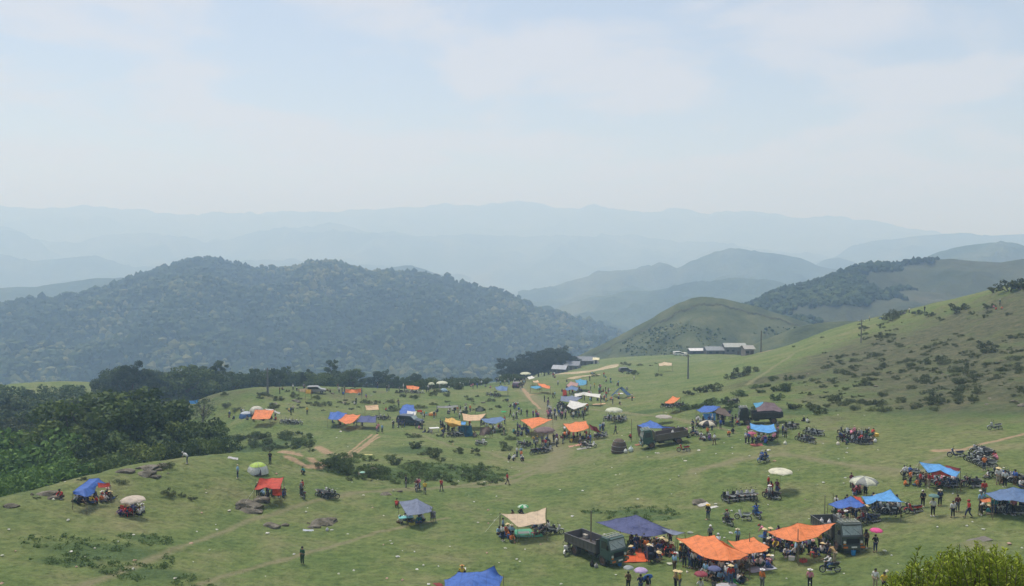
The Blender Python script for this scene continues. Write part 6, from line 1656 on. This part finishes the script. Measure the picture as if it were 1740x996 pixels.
# green-clad person and others at left
person(at(514,960), 'standing_at_ease', 'alone on the wide empty lawn', 2.6, 'dark green', 'dark green', 'hair')
person(at(785,977), S_, 'behind the bottom blue tarp', 0, 'yellow', 'black', 'sun_hat', (.6,.3,.1))
crowd(846, 876, 904, 921, 9, [S_, CR_, ST_, S_], 'at the left of the cream tarp', ['orange','white','navy blue','light blue'])
crowd(900, 935, 896, 908, 5, [S_, CR_], 'at the right of the cream tarp')
person(at(872,880), S_, 'behind the cream tarp', 1, 'brown', 'black', 'longhair'); person(at(886,876), CR_, 'under the green umbrella', 1, 'black', 'black')
crowd(680, 722, 884, 890, 6, [S_, CR_, S_], 'under the dusty grey-purple tarp', ['teal','white','black'])
person(at(674,862), CR_, 'at the left of the dusty grey-purple tarp', 0, 'red', 'black')
for px, py, ps, wh, tp_, bt_ in [(690,829,ST_,'left of the loaded trail motorbike','black','grey'),(722,840,ST_,'right of the loaded trail motorbike','yellow','grey'),(750,835,WK,'alone on the trail in the middle','red','orange' if False else 'brown'),(862,824,WK,'alone on the open trail','red','brown'),
   (318,788,'leaning','near the rim of the left knoll','white','navy blue'),(404,813,ST_,'left of the red canopy','light blue','navy blue'),(459,789,ST_,'behind the white dome tent','black','black'),(437,805,S_,'in the doorway of the white dome tent','maroon','black'),
   (516,806,CR_,'with the tiny mint umbrella','teal','black'),(104,848,CR_,'by the dark rocks at far left','red','brown'),(522,704,ST_,'in yellow right of the far dome tents','yellow','black'),(1046,738,WK,'left of the middle truck','black','black'),
   (1214,756,WK,'alone in the middle of the field','white','maroon' if False else 'brown'),(1072,746,CR_,'by the pole left of the middle truck','red','red' if False else 'black'),(1640,752,'sitting','x','black','black')][:-1]:
    person(at(px,py), ps, wh, None, tp_, bt_)
crowd(436, 486, 838, 846, 13, [ST_, CR_, S_, ST_], 'under the red canopy', ['maroon','light blue','black','grey'])
crowd(508, 518, 838, 842, 2, [ST_], 'right of the red canopy')
crowd(128, 186, 845, 856, 15, [S_, CR_, S_], 'under the blue knoll tarp', ['orange','red','black','white'])
crowd(206, 246, 866, 878, 9, [S_, CR_, S_], 'under the cream knoll parasol', ['red','dark green','white','navy blue'])
# centre
crowd(862, 890, 776, 786, 7, [ST_, ST_, CR_], 'on the grass below the centre group', ['white','light blue','orange','black'])
crowd(872, 905, 728, 742, 14, [S_, CR_, ST_], 'left of the kite-shaped orange tarp', ['black','navy blue'])
crowd(905, 950, 748, 762, 14, [ST_, ST_, CR_, 'leaning'], 'below the brown square parasol')
crowd(956, 1004, 738, 758, 24, [S_, CR_, ST_, 'leaning'], 'under the centre orange tarp')
crowd(905, 962, 706, 714, 16, [ST_, 'standing_at_ease'], 'behind the kite-shaped orange tarp', ['black','purple','pink','navy blue'])
crowd(940, 985, 692, 705, 16, [ST_, WK, ST_], 'beside the folded white tarp', ['black','navy blue','white'])
crowd(965, 1000, 694, 706, 10, [ST_, CR_], 'below the folded white tarp', ['red','orange','dark green'])
crowd(975, 1030, 676, 684, 12, [ST_, CR_], 'under the long white tarp')
crowd(1000, 1040, 660, 670, 11, [ST_, S_], 'behind the long white tarp', ['pink','white','black'])
crowd(1014, 1030, 722, 736, 5, [ST_, CR_], 'by the maroon cloth')
crowd(920, 948, 676, 700, 7, [ST_, WK], 'on the worn track in the centre', ['black','light blue','purple'])
crowd(862, 882, 684, 700, 7, [ST_, S_], 'on the slope above the slate tarp', ['navy blue','white'])
crowd(840, 895, 644, 656, 22, [ST_, ST_, WK], 'in the line behind the far blue tarp', ['grey','white','light blue','black'])
crowd(900, 945, 632, 642, 9, [ST_], 'at the lower end of the dirt road')
crowd(955, 985, 662, 674, 12, [ST_, CR_], 'under the orange-striped tarp', ['red','black','dark green'])
crowd(750, 835, 652, 662, 20, [ST_, ST_, S_], 'in the far row right of the pale parasols', ['white','grey','pink','black'])
crowd(640, 752, 660, 668, 16, [ST_, S_], 'in the far row left of the pale parasols', ['grey','black','white'])
crowd(475, 620, 662, 672, 18, [ST_, S_], 'along the tree line at the far edge', ['grey','black','white','brown'])
crowd(385, 432, 704, 714, 8, [ST_, S_], 'by the far left dome tents')
crowd(428, 470, 710, 716, 7, [S_, ST_], 'under the far left orange tarp')
crowd(490, 510, 700, 706, 3, [ST_, CR_], 'right of the pale curved awning')
crowd(558, 640, 714, 724, 15, [S_, CR_, ST_], 'under the joined trio of tarps', ['maroon','black','navy blue'])
crowd(640, 655, 732, 740, 3, [ST_], 'at the top of the bare track', ['pink','light blue'])
crowd(664, 708, 718, 730, 9, [ST_, ST_], 'around the off-road car', ['black','navy blue'])
crowd(745, 782, 726, 738, 11, [ST_, S_, CR_], 'under the crumpled yellow tarp', ['black','navy blue'])
crowd(744, 800, 697, 704, 13, [ST_, S_], 'under the flat grey tarp', ['black','white','orange'])
crowd(790, 860, 718, 738, 14, [S_, ST_], 'around the slate and brown tarps', ['white','red','grey'])
crowd(700, 745, 700, 712, 7, [ST_, S_], 'in the stall row behind the car')
crowd(860, 1000, 700, 716, 22, [ST_, WK, ST_], 'on the worn ground at the centre', ['black','white','navy blue'])
crowd(1000, 1080, 672, 690, 14, [ST_, S_], 'between the white tarps and the A-shaped tent')
crowd(700, 860, 712, 745, 22, [ST_, S_, CR_], 'scattered about the pale tarps')
crowd(600, 700, 676, 700, 10, [ST_, S_], 'on the grass above the joined trio')
crowd(1150, 1260, 722, 745, 12, [ST_, CR_], 'between the trucks in mid field')
crowd(940, 1090, 640, 665, 18, [ST_, S_], 'at the far back stalls')
# right of centre
crowd(1095, 1090, 750, 752, 0, [ST_], 'x')
crowd(1163, 1195, 738, 750, 7, [S_, CR_, ST_], 'behind the tail of the middle truck', ['grey','black','navy blue'])
crowd(1190, 1212, 742, 750, 6, [S_, CR_, ST_], 'under the black and cream parasol', ['black','white'])
crowd(1182, 1250, 712, 724, 20, [ST_, ST_, S_], 'around the blue tarp by the black truck', ['black','pink','white','navy blue'])
crowd(1265, 1318, 738, 756, 24, [S_, CR_, ST_, S_], 'under the sagging light blue tarp', ['red','pink','white','blue','black'])
crowd(1320, 1342, 736, 748, 5, [ST_], 'right of the sagging light blue tarp', ['navy blue','black','grey'])
crowd(1366, 1374, 716, 720, 2, [S_], 'on the grass above the motorbike groups', ['white','black'])
crowd(1425, 1482, 742, 756, 11, [ST_, 'leaning', CR_], 'among the large motorbike group', ['black','dark green','red','pink'])
crowd(1305, 1322, 830, 850, 5, [ST_, CR_], 'under the flat white parasol', ['red','maroon','navy blue'])
crowd(1446, 1475, 828, 842, 8, [ST_, CR_], 'under the large striped parasol', ['maroon','pink','black'])
crowd(1410, 1470, 868, 884, 14, [ST_, S_, CR_], 'under the white-hemmed blue tarp', ['dark green','black','white','maroon'])
crowd(1475, 1535, 862, 872, 6, [ST_, S_], 'under the light blue tarp at right')
person(at(1527,878), WK, 'at the right end of the light blue tarp', 2.2, 'white', 'black', 'hair')
person(at(1568,862), ST_, 'left of the teal-grey umbrella', 0, 'black', 'black', 'cap', (.6,.6,.6)); person(at(1597,860), ST_, 'right of the teal-grey umbrella', 0, 'navy blue', 'black')
person(at(1619,880), ST_, 'on open grass near the right edge', 0, 'white', 'black', 'hair'); person(at(1627,870), ST_, 'on open grass near the right edge', 0, 'maroon', 'grey', 'hair')
person(at(1646,880), WK, 'on open grass near the right edge', 1.5, 'red', 'navy blue', 'cap')
crowd(1560, 1628, 814, 830, 20, [ST_, S_, CR_], 'under the middle right blue tarp', ['white','black','pink','red'])
crowd(1535, 1568, 812, 828, 6, [ST_, S_], 'left of the middle right blue tarp', ['orange','white','light blue'])
crowd(1665, 1740, 862, 878, 16, [ST_, S_, 'leaning'], 'under the dull blue tarp at right edge', ['teal','light blue','black','white'])
person(at(1672,846), ST_, 'left of the dull blue tarp', 0, 'red', 'grey')
crowd(1660, 1735, 812, 828, 6, [ST_, S_], 'above the dull blue tarp', ['white','blue','orange'])
person(at(1672,800), ST_, 'below the upper right motorbike cluster', 0, 'orange', 'navy blue', 'hair')
crowd(1684, 1694, 778, 786, 2, [CR_], 'right of the upper right motorbikes', ['pink','red'])
for px, py, ps, wh, tp_ in [(1545,532,ST_,'standing highest on the right hill crest','white'),(1571,530,ST_,'right of the crest group on the hill','black'),(1538,534,S_,'on the crest of the right hill','grey'),(1530,536,S_,'on the crest of the right hill','navy blue'),(1520,540,CR_,'on the crest of the right hill','black'),
   (1692,527,S_,'in the group at the hill top right','red'),(1702,526,S_,'in the group at the hill top right','orange'),(1699,520,ST_,'in the group at the hill top right','dark green'),(1688,524,S_,'in the group at the hill top right','pink'),(1243,642,S_,'by the lone bushes on the slope','white'),(1477,546,ST_,'left of the bright blue umbrella','cream')]:
    person(at(px,py), ps, wh, None, tp_)

# ---- motorbikes
def rider(px, py, ang, top, where, dx=0.0):
    c = at(px, py); person(Vector((c.x + dx * math.cos(ang), c.y + dx * math.sin(ang), c.z)), 'riding', where, ang - math.pi / 2, top)
b4 = ['white', 'white', 'silver', 'white', 'blue', 'white']
bikes(1228, 1284, 853, 848, 7, 'in the white row above the front crowd', ['black','white','black','white','silver','white','white'], 2.0)
bikes(1236, 1237, 892, 892, 1, 'alone left of the white pair on the grass', ['black'], 2.1); rider(1236, 892, 2.1, 'grey', 'on the black motorbike above the orange tarps')
bikes(1262, 1263, 884, 884, 1, 'left of the blue one on the grass', ['white'], 2.4)
bikes(1285, 1286, 880, 880, 1, 'standing beside a white one on the grass', ['blue'], 1.8); rider(1285, 880, 1.8, 'blue', 'on the blue motorbike on the grass')
bikes(1410, 1411, 973, 973, 1, 'alone at the front right near the bottom', ['black'], 3.3); rider(1410, 973, 3.3, 'white', 'on the front right motorbike')
bikes(964, 965, 942, 942, 1, 'tucked behind the tail of the front truck', ['white'], -1.9)
bikes(1297, 1298, 786, 786, 1, 'crossing the grass below the sagging blue tarp', ['blue'], 3.6); rider(1297, 786, 3.6, 'blue', 'driving the blue motorbike on the grass', .15); rider(1297, 786, 3.6, 'navy blue', 'riding pillion on the blue motorbike', -.4)
bikes(1161, 1162, 768, 768, 1, 'alone right of the middle truck', ['red'], 3.0)
bikes(710, 711, 834, 834, 1, 'carrying riders on the trail', ['black'], -1.9); rider(710, 834, -1.9, 'maroon', 'driving the trail motorbike', .15); rider(710, 834, -1.9, 'pink', 'riding pillion on the trail motorbike', -.4)
bikes(513, 514, 846, 846, 1, 'right of the red canopy', ['black'], 2.0)
bikes(546, 566, 842, 849, 4, 'in the small group right of the red canopy', ['white','black','silver','black'], .3)
bikes(1028, 1062, 714, 717, 8, 'under the pale parasol', ['white','black','silver','black','white','dark blue','black','silver'], 1.2, .5)
bikes(1126, 1160, 693, 692, 6, 'below the small orange tarp on the hill foot', ['black','black','white','black','silver','black'], .8, .5)
bikes(1360, 1378, 748, 755, 4, 'in the lower left cluster at right', ['maroon','black','silver','black'], 2.6)
bikes(1372, 1392, 738, 742, 4, 'just above the lower left cluster', ['black','white','black','silver'], 2.6)
bikes(1428, 1474, 750, 757, 7, 'in the front of the large bike group', ['black','maroon','black','silver','black','dark blue','black'], 2.4, .5)
bikes(1430, 1480, 738, 746, 6, 'at the back of the large bike group', ['black','white','black','black','silver','black'], 2.4, .5)
bikes(1624, 1625, 778, 778, 1, 'alone left of the upper right row', ['dark blue'], 2.6)
bikes(1650, 1682, 783, 797, 6, 'in the lower row at upper right', ['black','silver','black','white','black','silver'], 2.7, .2)
bikes(1660, 1680, 770, 780, 5, 'in the upper row at upper right', ['silver','black','silver','white','black'], 2.8, .2)
bikes(1690, 1691, 731, 731, 1, 'parked alone high on the right grass', ['silver'], 2.9)
bikes(1645, 1656, 826, 830, 3, 'right of the middle right blue tarp', ['black','maroon','black'], 2.8)
bikes(1694, 1738, 812, 824, 8, 'above the dull blue tarp at right edge', ['black','black','white','blue','black','silver','white','black'], 2.6, .4)
bikes(1690, 1736, 872, 876, 6, 'in front of the dull blue tarp', ['black','white','silver','white','black','black'], 2.8, .3)
bikes(1545, 1555, 872, 874, 2, 'right of the light blue tarp at right', ['black','red'], 2.9)
bikes(1470, 1484, 888, 890, 3, 'in front of the white-hemmed blue tarp', ['red','black','dark blue'], 3.0)
bikes(1490, 1518, 872, 874, 5, 'under the light blue tarp at right', ['black','dark blue','silver','black','white'], 2.9)
bikes(1592, 1622, 826, 829, 4, 'in front of the middle right blue tarp', ['silver','white','black','dark blue'], 2.8)
bikes(1543, 1553, 808, 812, 2, 'left of the middle right blue tarp', ['white','silver'], 2.8)
bikes(1240, 1252, 688, 686, 3, 'on the grass above the black truck', ['black','silver','black'], .5)
bikes(905, 935, 772, 768, 5, 'at the lower left of the centre group', ['black','black','dark blue','black','silver'], .4, .5)
bikes(884, 900, 757, 762, 3, 'on the stony grass left of the centre group', ['silver','black','black'], .4, .5)
bikes(815, 820, 756, 757, 2, 'on the slope below the dark brown tarp', ['white','white'], .3)
bikes(480, 510, 720, 722, 5, 'on the grass right of the far left orange tarp', ['silver','white','black','white','silver'], .2, .4)
bikes(640, 660, 712, 714, 3, 'right of the joined trio', ['white','silver','black'], .2, .4)
bikes(948, 962, 688, 696, 4, 'left of the folded white tarp', ['black','dark blue','black','black'], .8, .5)
bikes(1150, 1165, 768 - 4, 768, 0, 'x', ['red'], 3.0)
bikes(930, 948, 916 - 8, 908, 2, 'right of the cream tarp in the lower middle', ['black','silver'], .3)
bikes(1305, 1316, 846, 850, 2, 'below the flat white parasol', ['maroon','black'], 2.4)
bikes(828, 848, 672, 676, 3, 'left below the far blue tarp', ['silver','black','black'], .4, .5)
bikes(680, 720, 668, 670, 4, 'in the far row near the orange tarp', ['black','silver','black','white'], .4, .5)
bikes(990, 1010, 760, 762, 2, 'at the lower right of the centre group', ['black','white'], .4)

bikes(1186, 1214, 728, 726, 4, 'left of the black and cream parasol', ['black','silver','white','black'], .6, .5)
bikes(1336, 1352, 730, 728, 3, 'right of the tarp-covered black truck', ['black','white','black'], 2.4, .4)
bikes(764, 790, 744, 742, 4, 'in front of the teal ridge tent', ['black','silver','black','white'], .4, .5)
bikes(1010, 1030, 746, 744, 3, 'left of the covered heap', ['black','dark blue','silver'], .6, .5)
# ---- goods
goods('chairs', 736, 887, 'tall stack of black plastic chairs right of the grey-purple tarp', (.015,.015,.018), 1.2, .3)
goods('table', 690, 890, 'table with teal cloth under the grey-purple tarp', (.14,.42,.42), 1.2, .3)
goods('mat', 1080, 950, 'bright orange mat beside the front truck', (.80,.14,.04), 1.15, -.1)
goods('mat', 1110, 938, 'orange mat under the large navy tarp', (.75,.14,.04), 1.6, .1)
goods('mat', 886, 903, 'pale green striped mat, upper one under the cream tarp', (.12,.42,.26), 1.0, .1)
goods('mat', 898, 909, 'green mat, lower one under the cream tarp', (.06,.34,.20), 1.3, .15)
goods('table', 890, 914, 'low white table at the front of the green mats', (.6,.6,.56), .9, .15)
goods('cloth', 1248, 988, 'bright green cloth heaped in the bottom crowd', (.02,.42,.10), .8, -.6)
goods('cloth', 1232, 995, 'pale grey sheet at the bottom edge of the crowd', (.55,.56,.60), .8, .1)
goods('mat', 1292, 966, 'white and blue mat right of the lowest orange tarp', (.55,.60,.70), 1.1, .2)
goods('mat', 980, 757, 'pink mat under the centre orange tarp', (.60,.32,.24), 1.2, .05)
goods('mat', 992, 762, 'pale mat right below the centre orange tarp', (.50,.50,.44), 1.0, .05)
goods('mat', 1292, 756, 'pink and red mat under the sagging light blue tarp', (.50,.14,.12), 1.1, .05)
goods('mat', 1090, 755, 'reddish mat left of the middle truck', (.42,.18,.10), .9, .05)
goods('mat', 1072, 676, 'orange ground sheet right of the A-shaped tent', (.60,.22,.10), .8)
goods('mat', 1018, 687, 'pale orange sheet on the grass below the long white tarp', (.75,.50,.30), 1.3, 0)
goods('mat', 622, 773, 'yellow sheet lying on the grass near the bare track', (.62,.58,.22), .9, .2)
goods('cloth', 396, 779, 'white cloth pile near the top of the left knoll', (.60,.60,.62), .55, .2)
goods('cloth', 524, 902, 'pale blue-white rubbish at the left of the lawn slab rock', (.52,.58,.66), .5, .2)
goods('bag', 556, 903, 'small grey bag at the right of the lawn slab rock', (.45,.45,.50), .7)
goods('mat', 1664, 918, 'greyish spread of waste near the corner shrub', (.22,.20,.18), .8, .1)
goods('cloth', 1195, 858, 'white rubbish beside the low grey rock', (.60,.58,.56), .6, .2)
goods('cloth', 1213, 862, 'pointed white bag right of the low grey rock', (.72,.72,.70), .4, .2)
goods('mat', 1120, 797, 'white sheet left flat on the open grass', (.72,.72,.68), .4, .2)
for i, (px, py, lb, c_) in enumerate([(1053,934,'blue bucket at the front wheel of the front truck',(.02,.18,.5)),(1450,943,'blue bucket beside the front right truck',(.02,.22,.55)),(885,662,'grey bucket on the far track',(.4,.4,.4))]): goods('bucket', px + (0 if i else 0), py + (27 if i == 0 else 0), lb, c_, 1.3)
goods('bag', 1006, 963, 'black bag lying beside the front truck', (.02,.02,.02), 1.1); goods('bag', 1013, 965, 'black and white bag beside the front truck wheel', (.3,.3,.3), .8)
goods('chairs', 1104, 958, 'stack of dark plastic chairs below the large navy tarp', (.02,.03,.05), 1.1, .2)
goods('chairs', 1112, 955, 'second stack of dark plastic chairs below the large navy tarp', (.02,.02,.03), 1.1, .5)
for i, (px, py) in enumerate([(207,876),(215,878),(210,872),(220,875)]): goods('chair', px, py, 'red plastic chair, %s from the left under the cream parasol' % ORD[i], (.55,.03,.04), 1.0, None, 'red chairs under the cream parasol')
goods('bag', 1072, 768, 'white plastic bags left of the middle truck', (.6,.68,.66), 1.5); goods('bag', 1063, 770, 'pale sack beside the covered heap', (.6,.62,.6), 1.2)
for i, (px, py, c_) in enumerate([(1190,716,(.6,.6,.6)),(1176,722,(.55,.6,.55)),(1228,700,(.7,.6,.4)),(1334,756,(.7,.7,.6)),(1424,757,(.65,.6,.5)),(1487,752,(.7,.7,.7))]):
    goods('bag', px, py, 'pale sack on the grass ' + ['left of the blue tarp by the black truck','near the black and cream parasol','behind the rusty brown tarp','right of the sagging light blue tarp','left of the large bike group','right of the large bike group'][i], c_, 1.0)
goods('box', 1488, 728 + 14, 'yellow box carried at the back of the large bike group', (.75,.5,.03), 1.2)
for i, (px, py, w_) in enumerate([(1150,945,'left'),(1310,950,'middle'),(1345,952,'right')]): goods('cooler', px, py, 'pale foam cool box, the %s one along the orange tarps' % w_, (.66,.66,.62), .9)
for i, (px, py) in enumerate([(865,915),(905,912),(1075,938),(1130,941),(1210,972),(1280,960),(1340,944),(1380,946)]):
    goods('stool', px, py, '%s plastic stool %s' % (('blue','red')[i % 2], ['among the people left of the cream tarp','beside the green mats','near the left end of the navy tarp','near the right end of the navy tarp','by the maroon umbrella','left of the mats by the orange tarps','under the largest orange tarp, left one','under the largest orange tarp, right one'][i]), ((.03,.15,.5),(.5,.04,.03))[i % 2])
goods('crate', 1365, 955, 'crate of bottles at the pole of the largest orange tarp', (.5,.05,.03)); goods('crate', 700, 892, 'crate of bottles below the grey-purple tarp', (.55,.5,.1)); goods('crate', 1300, 757, 'crate of bottles in front of the sagging tarp', (.05,.3,.1))
# the covered heap left of the middle truck
c = at(1052, 768); o = empty('covered_heap', c, .2); tag(o, 'dark brown barrel-shaped covered heap left of the middle truck', 'covered heap')
hm_ = MB()
for i in range(6):
    z0, z1 = i * .32, (i + 1) * .32; f0 = math.sqrt(max(0, 1 - (z0 / 2.05) ** 2.6)); f1 = math.sqrt(max(.02, 1 - (z1 / 2.05) ** 2.6))
    hm_.cyl((0, 0, z0), (0, 0, z1), 1.12 * f0 + .05, 1.12 * f1, 16)
ho_ = link('cover', hm_.mesh('cover', CLOTH), o, color=(.11,.085,.07))
rp_ = MB()
for i in (1, 3, 5): rp_.cyl((0, 0, i * .32 - .03), (0, 0, i * .32 + .03), 1.2 * math.sqrt(max(.05, 1 - (i * .32 / 2.05) ** 2.6)) + .02, 1.2 * math.sqrt(max(.05, 1 - (i * .32 / 2.05) ** 2.6)) + .02, 16)
link('lashing', rp_.mesh('lashing', M_STEEL), o)
# load on the front truck's bed
for nm_, px, py, h, c_, lb in [('cloth', 1006, 917, 1.12, (.62,.22,.05), 'orange cloth lying in the bed of the front truck')]:
    goods(nm_, px, py, lb, c_, .55, -.3, None, h)
goods('bag', 1396, 889, 'white sack in the bed of the front right truck, left one', (.6,.6,.6), .9, None, None, 1.35)
goods('bag', 1409, 891, 'white sack in the bed of the front right truck, right one', (.62,.6,.6), .9, None, None, 1.35)
goods('box', 995, 914, 'pale foam box in the bed of the front truck', (.45,.43,.38), .9, None, None, 1.12)
goods('bag', 1143, 738, 'pale sack lying in the bed of the middle truck', (.6,.6,.56), 1.2, None, None, 1.15)
# tall tarp poles that stand clear
def spole(px, py, topy, label, r=.045):
    c = at(px, py); d = ray(px, topy); D = math.hypot(c.x, c.y); zt = CAMZ + d[2] * D / math.hypot(d[0], d[1])
    o = link('tent_pole', MB().cyl((0, 0, -.2), (0, 0, zt - c.z), r, r * .8, 8).mesh('tent_pole', M_POLE), None, c); tag(o, label, 'pole')
spole(1004, 938, 868, 'tall dark pole rising behind the bed of the front truck', .07)
spole(1355, 958, 899, 'bamboo pole propping the front edge of the largest orange tarp', .05)
spole(1273, 962, 905, 'bamboo pole between the lowest and smallest orange tarps')
spole(1253, 940, 898, 'thin pole rising left in the smallest orange tarp', .03)
spole(1211, 958, 928, 'short dark pole under the lowest orange tarp')
spole(1073, 752, 712, 'thin red-footed pole left of the middle truck'); spole(1401, 884, 842, 'pole left of the white-hemmed blue tarp'); spole(1415, 876, 838, 'second pole left of the white-hemmed blue tarp', .03)
spole(849, 898, 871, 'thin dark pole at the left corner of the cream tarp', .03)
# ---- litter
k = 0
rsL = np.random.RandomState(21)
zones = [((560,1740),(780,996),.55),((0,560),(800,996),.12),((700,1500),(700,790),.25),((380,900),(690,760),.08)]
for (xr, yr, frac) in zones:
    for _ in range(int(290 * frac)):
        px, py = rsL.uniform(*xr), rsL.uniform(*yr)
        if px < 560 and py < 838 - px * .18: continue
        c = at(px, py)
        o = link('litter', LITTER[rsL.randint(6)], None, c + Vector((0, 0, .03)), rsL.uniform(0, 6.28), random.choice([(.6,.6,.56),(.52,.5,.42),(.55,.55,.5),(.42,.44,.36),(.45,.30,.24),(.62,.62,.6),(.5,.52,.42)]))
        s = rsL.uniform(.5, 1.35) * (1 + (rsL.rand() < .06) * .8); o.scale = (s, s, s)
        tag(o, 'small pale scrap of litter lying on the grass', 'litter', 'litter scattered over the grass')
# ---- the shrub at the bottom right corner, near the camera
def corner_shrub():
    rs = np.random.RandomState(4)
    V, T, st = [], [], MB()
    tips = []
    for i in range(330):
        px = rs.uniform(1500, 1800); D = rs.uniform(18, 25)
        edge = np.interp(px, [1500, 1530, 1560, 1600, 1640, 1700, 1760, 1800], [975, 960, 944, 922, 918, 928, 934, 938])
        py = edge + abs(rs.normal(0, 24)) + rs.uniform(0, 60) * rs.rand()
        if rs.rand() < .10: py -= rs.uniform(6, 26)
        tips.append(W(px, py, D))
    c0 = W(1660, 1000, 22); gz = float(hgt(c0[0], c0[1])[0]); base = np.array([c0[0], c0[1], gz - .1])
    for tp in tips:
        ln = rs.uniform(.5, .95); d = np.array([rs.normal(0, .16), rs.normal(0, .16), 1]); d /= np.linalg.norm(d)
        b = tp - d * ln
        st.cyl(b - base, tp - base, .010, .004, 4, 0, False)
        j = base + (b - base) * .5 + rs.normal(0, .1, 3); j[2] = min(j[2], b[2] - .2)
        if rs.rand() < .45: st.cyl(j - base, b - base, .02, .010, 4, 0, False)
        tn = rs.uniform(.15, .95)
        for _ in range(46):
            q = rs.rand(); p = b + d * ln * (q ** .8)
            a = rs.uniform(0, 6.28); o = np.array([math.cos(a), math.sin(a), rs.uniform(.4, 1.3)]); o /= np.linalg.norm(o)
            L_ = rs.uniform(.07, .16) * (1.15 - .5 * q); s = np.cross(o, rs.normal(size=3)); s /= np.linalg.norm(s); s *= L_ * .16
            V += [p - base, p + o * L_ * .5 + s - base, p + o * L_ - base, p + o * L_ * .5 - s - base]; T += [min(1, max(0, tn * .7 + q * .3 + rs.normal(0, .08)))] * 4
    lob = []
    for i in range(60):
        px = rs.uniform(1510, 1800); D = rs.uniform(19, 25); p = W(px, rs.uniform(1010, 1180), D); lob.append((*(p - base), .45, .45, .4))
    LV, LF, LT = leaves(lob, 9000, .055, rs)
    V = np.concatenate([np.array(V), LV]); T = np.concatenate([np.array(T), LT * .6]); Fq = np.arange(len(V)).reshape(-1, 4)
    o = empty('tree', base); tag(o, 'bright green feathery treetop at the bottom right corner, close to the viewer', 'tree')
    me = mesh_np('crown', V, Fq, [M_SHOOT], False); fattr(me, 'tone', T); link('crown', me, o, color=(1.6, 1.45, 1.3))
    for i in range(5):
        st.cyl((rs.normal(0, .1), rs.normal(0, .1), -.2), (rs.uniform(-1.2, 1.2), rs.uniform(-.9, .9), max(1.0, c0[2] - gz - .6)), .09, .03, 7)
    link('branches', st.mesh('branches', M_BARK), o)
corner_shrub()
# low valley town specks far away
for i in range(30):
    rs = np.random.RandomState(i); px = 900 + rs.uniform(-30, 80); D = 5200 + rs.uniform(-300, 300)
    q = P(px, D, -300); s = rs.uniform(14, 40)
    z = float(hgt(q[0], q[1])[0])
    if i < 24:
        m_ = MB().box((0, 0, s * .12), (s, s * .6, s * .35)); m2 = MB().prism([(-s * .55, s * .29), (s * .55, s * .29), (s * .5, s * .36), (0, s * .42), (-s * .5, s * .36)], -s * .33, s * .33)
        o = empty('house', (q[0], q[1], z), rs.uniform(0, 3)); tag(o, 'pale speck of a house in the hazy valley town', 'house', 'houses of the hazy valley town')
        link('wall', m_.mesh('wall', M_WALLP), o, color=(.7,.7,.68)); link('roof', m2.mesh('roof', M_ROOF), o, color=(.75,.75,.78))
flush_people(292)
flush_shrubs(288)
print('objects', len(bpy.data.objects))
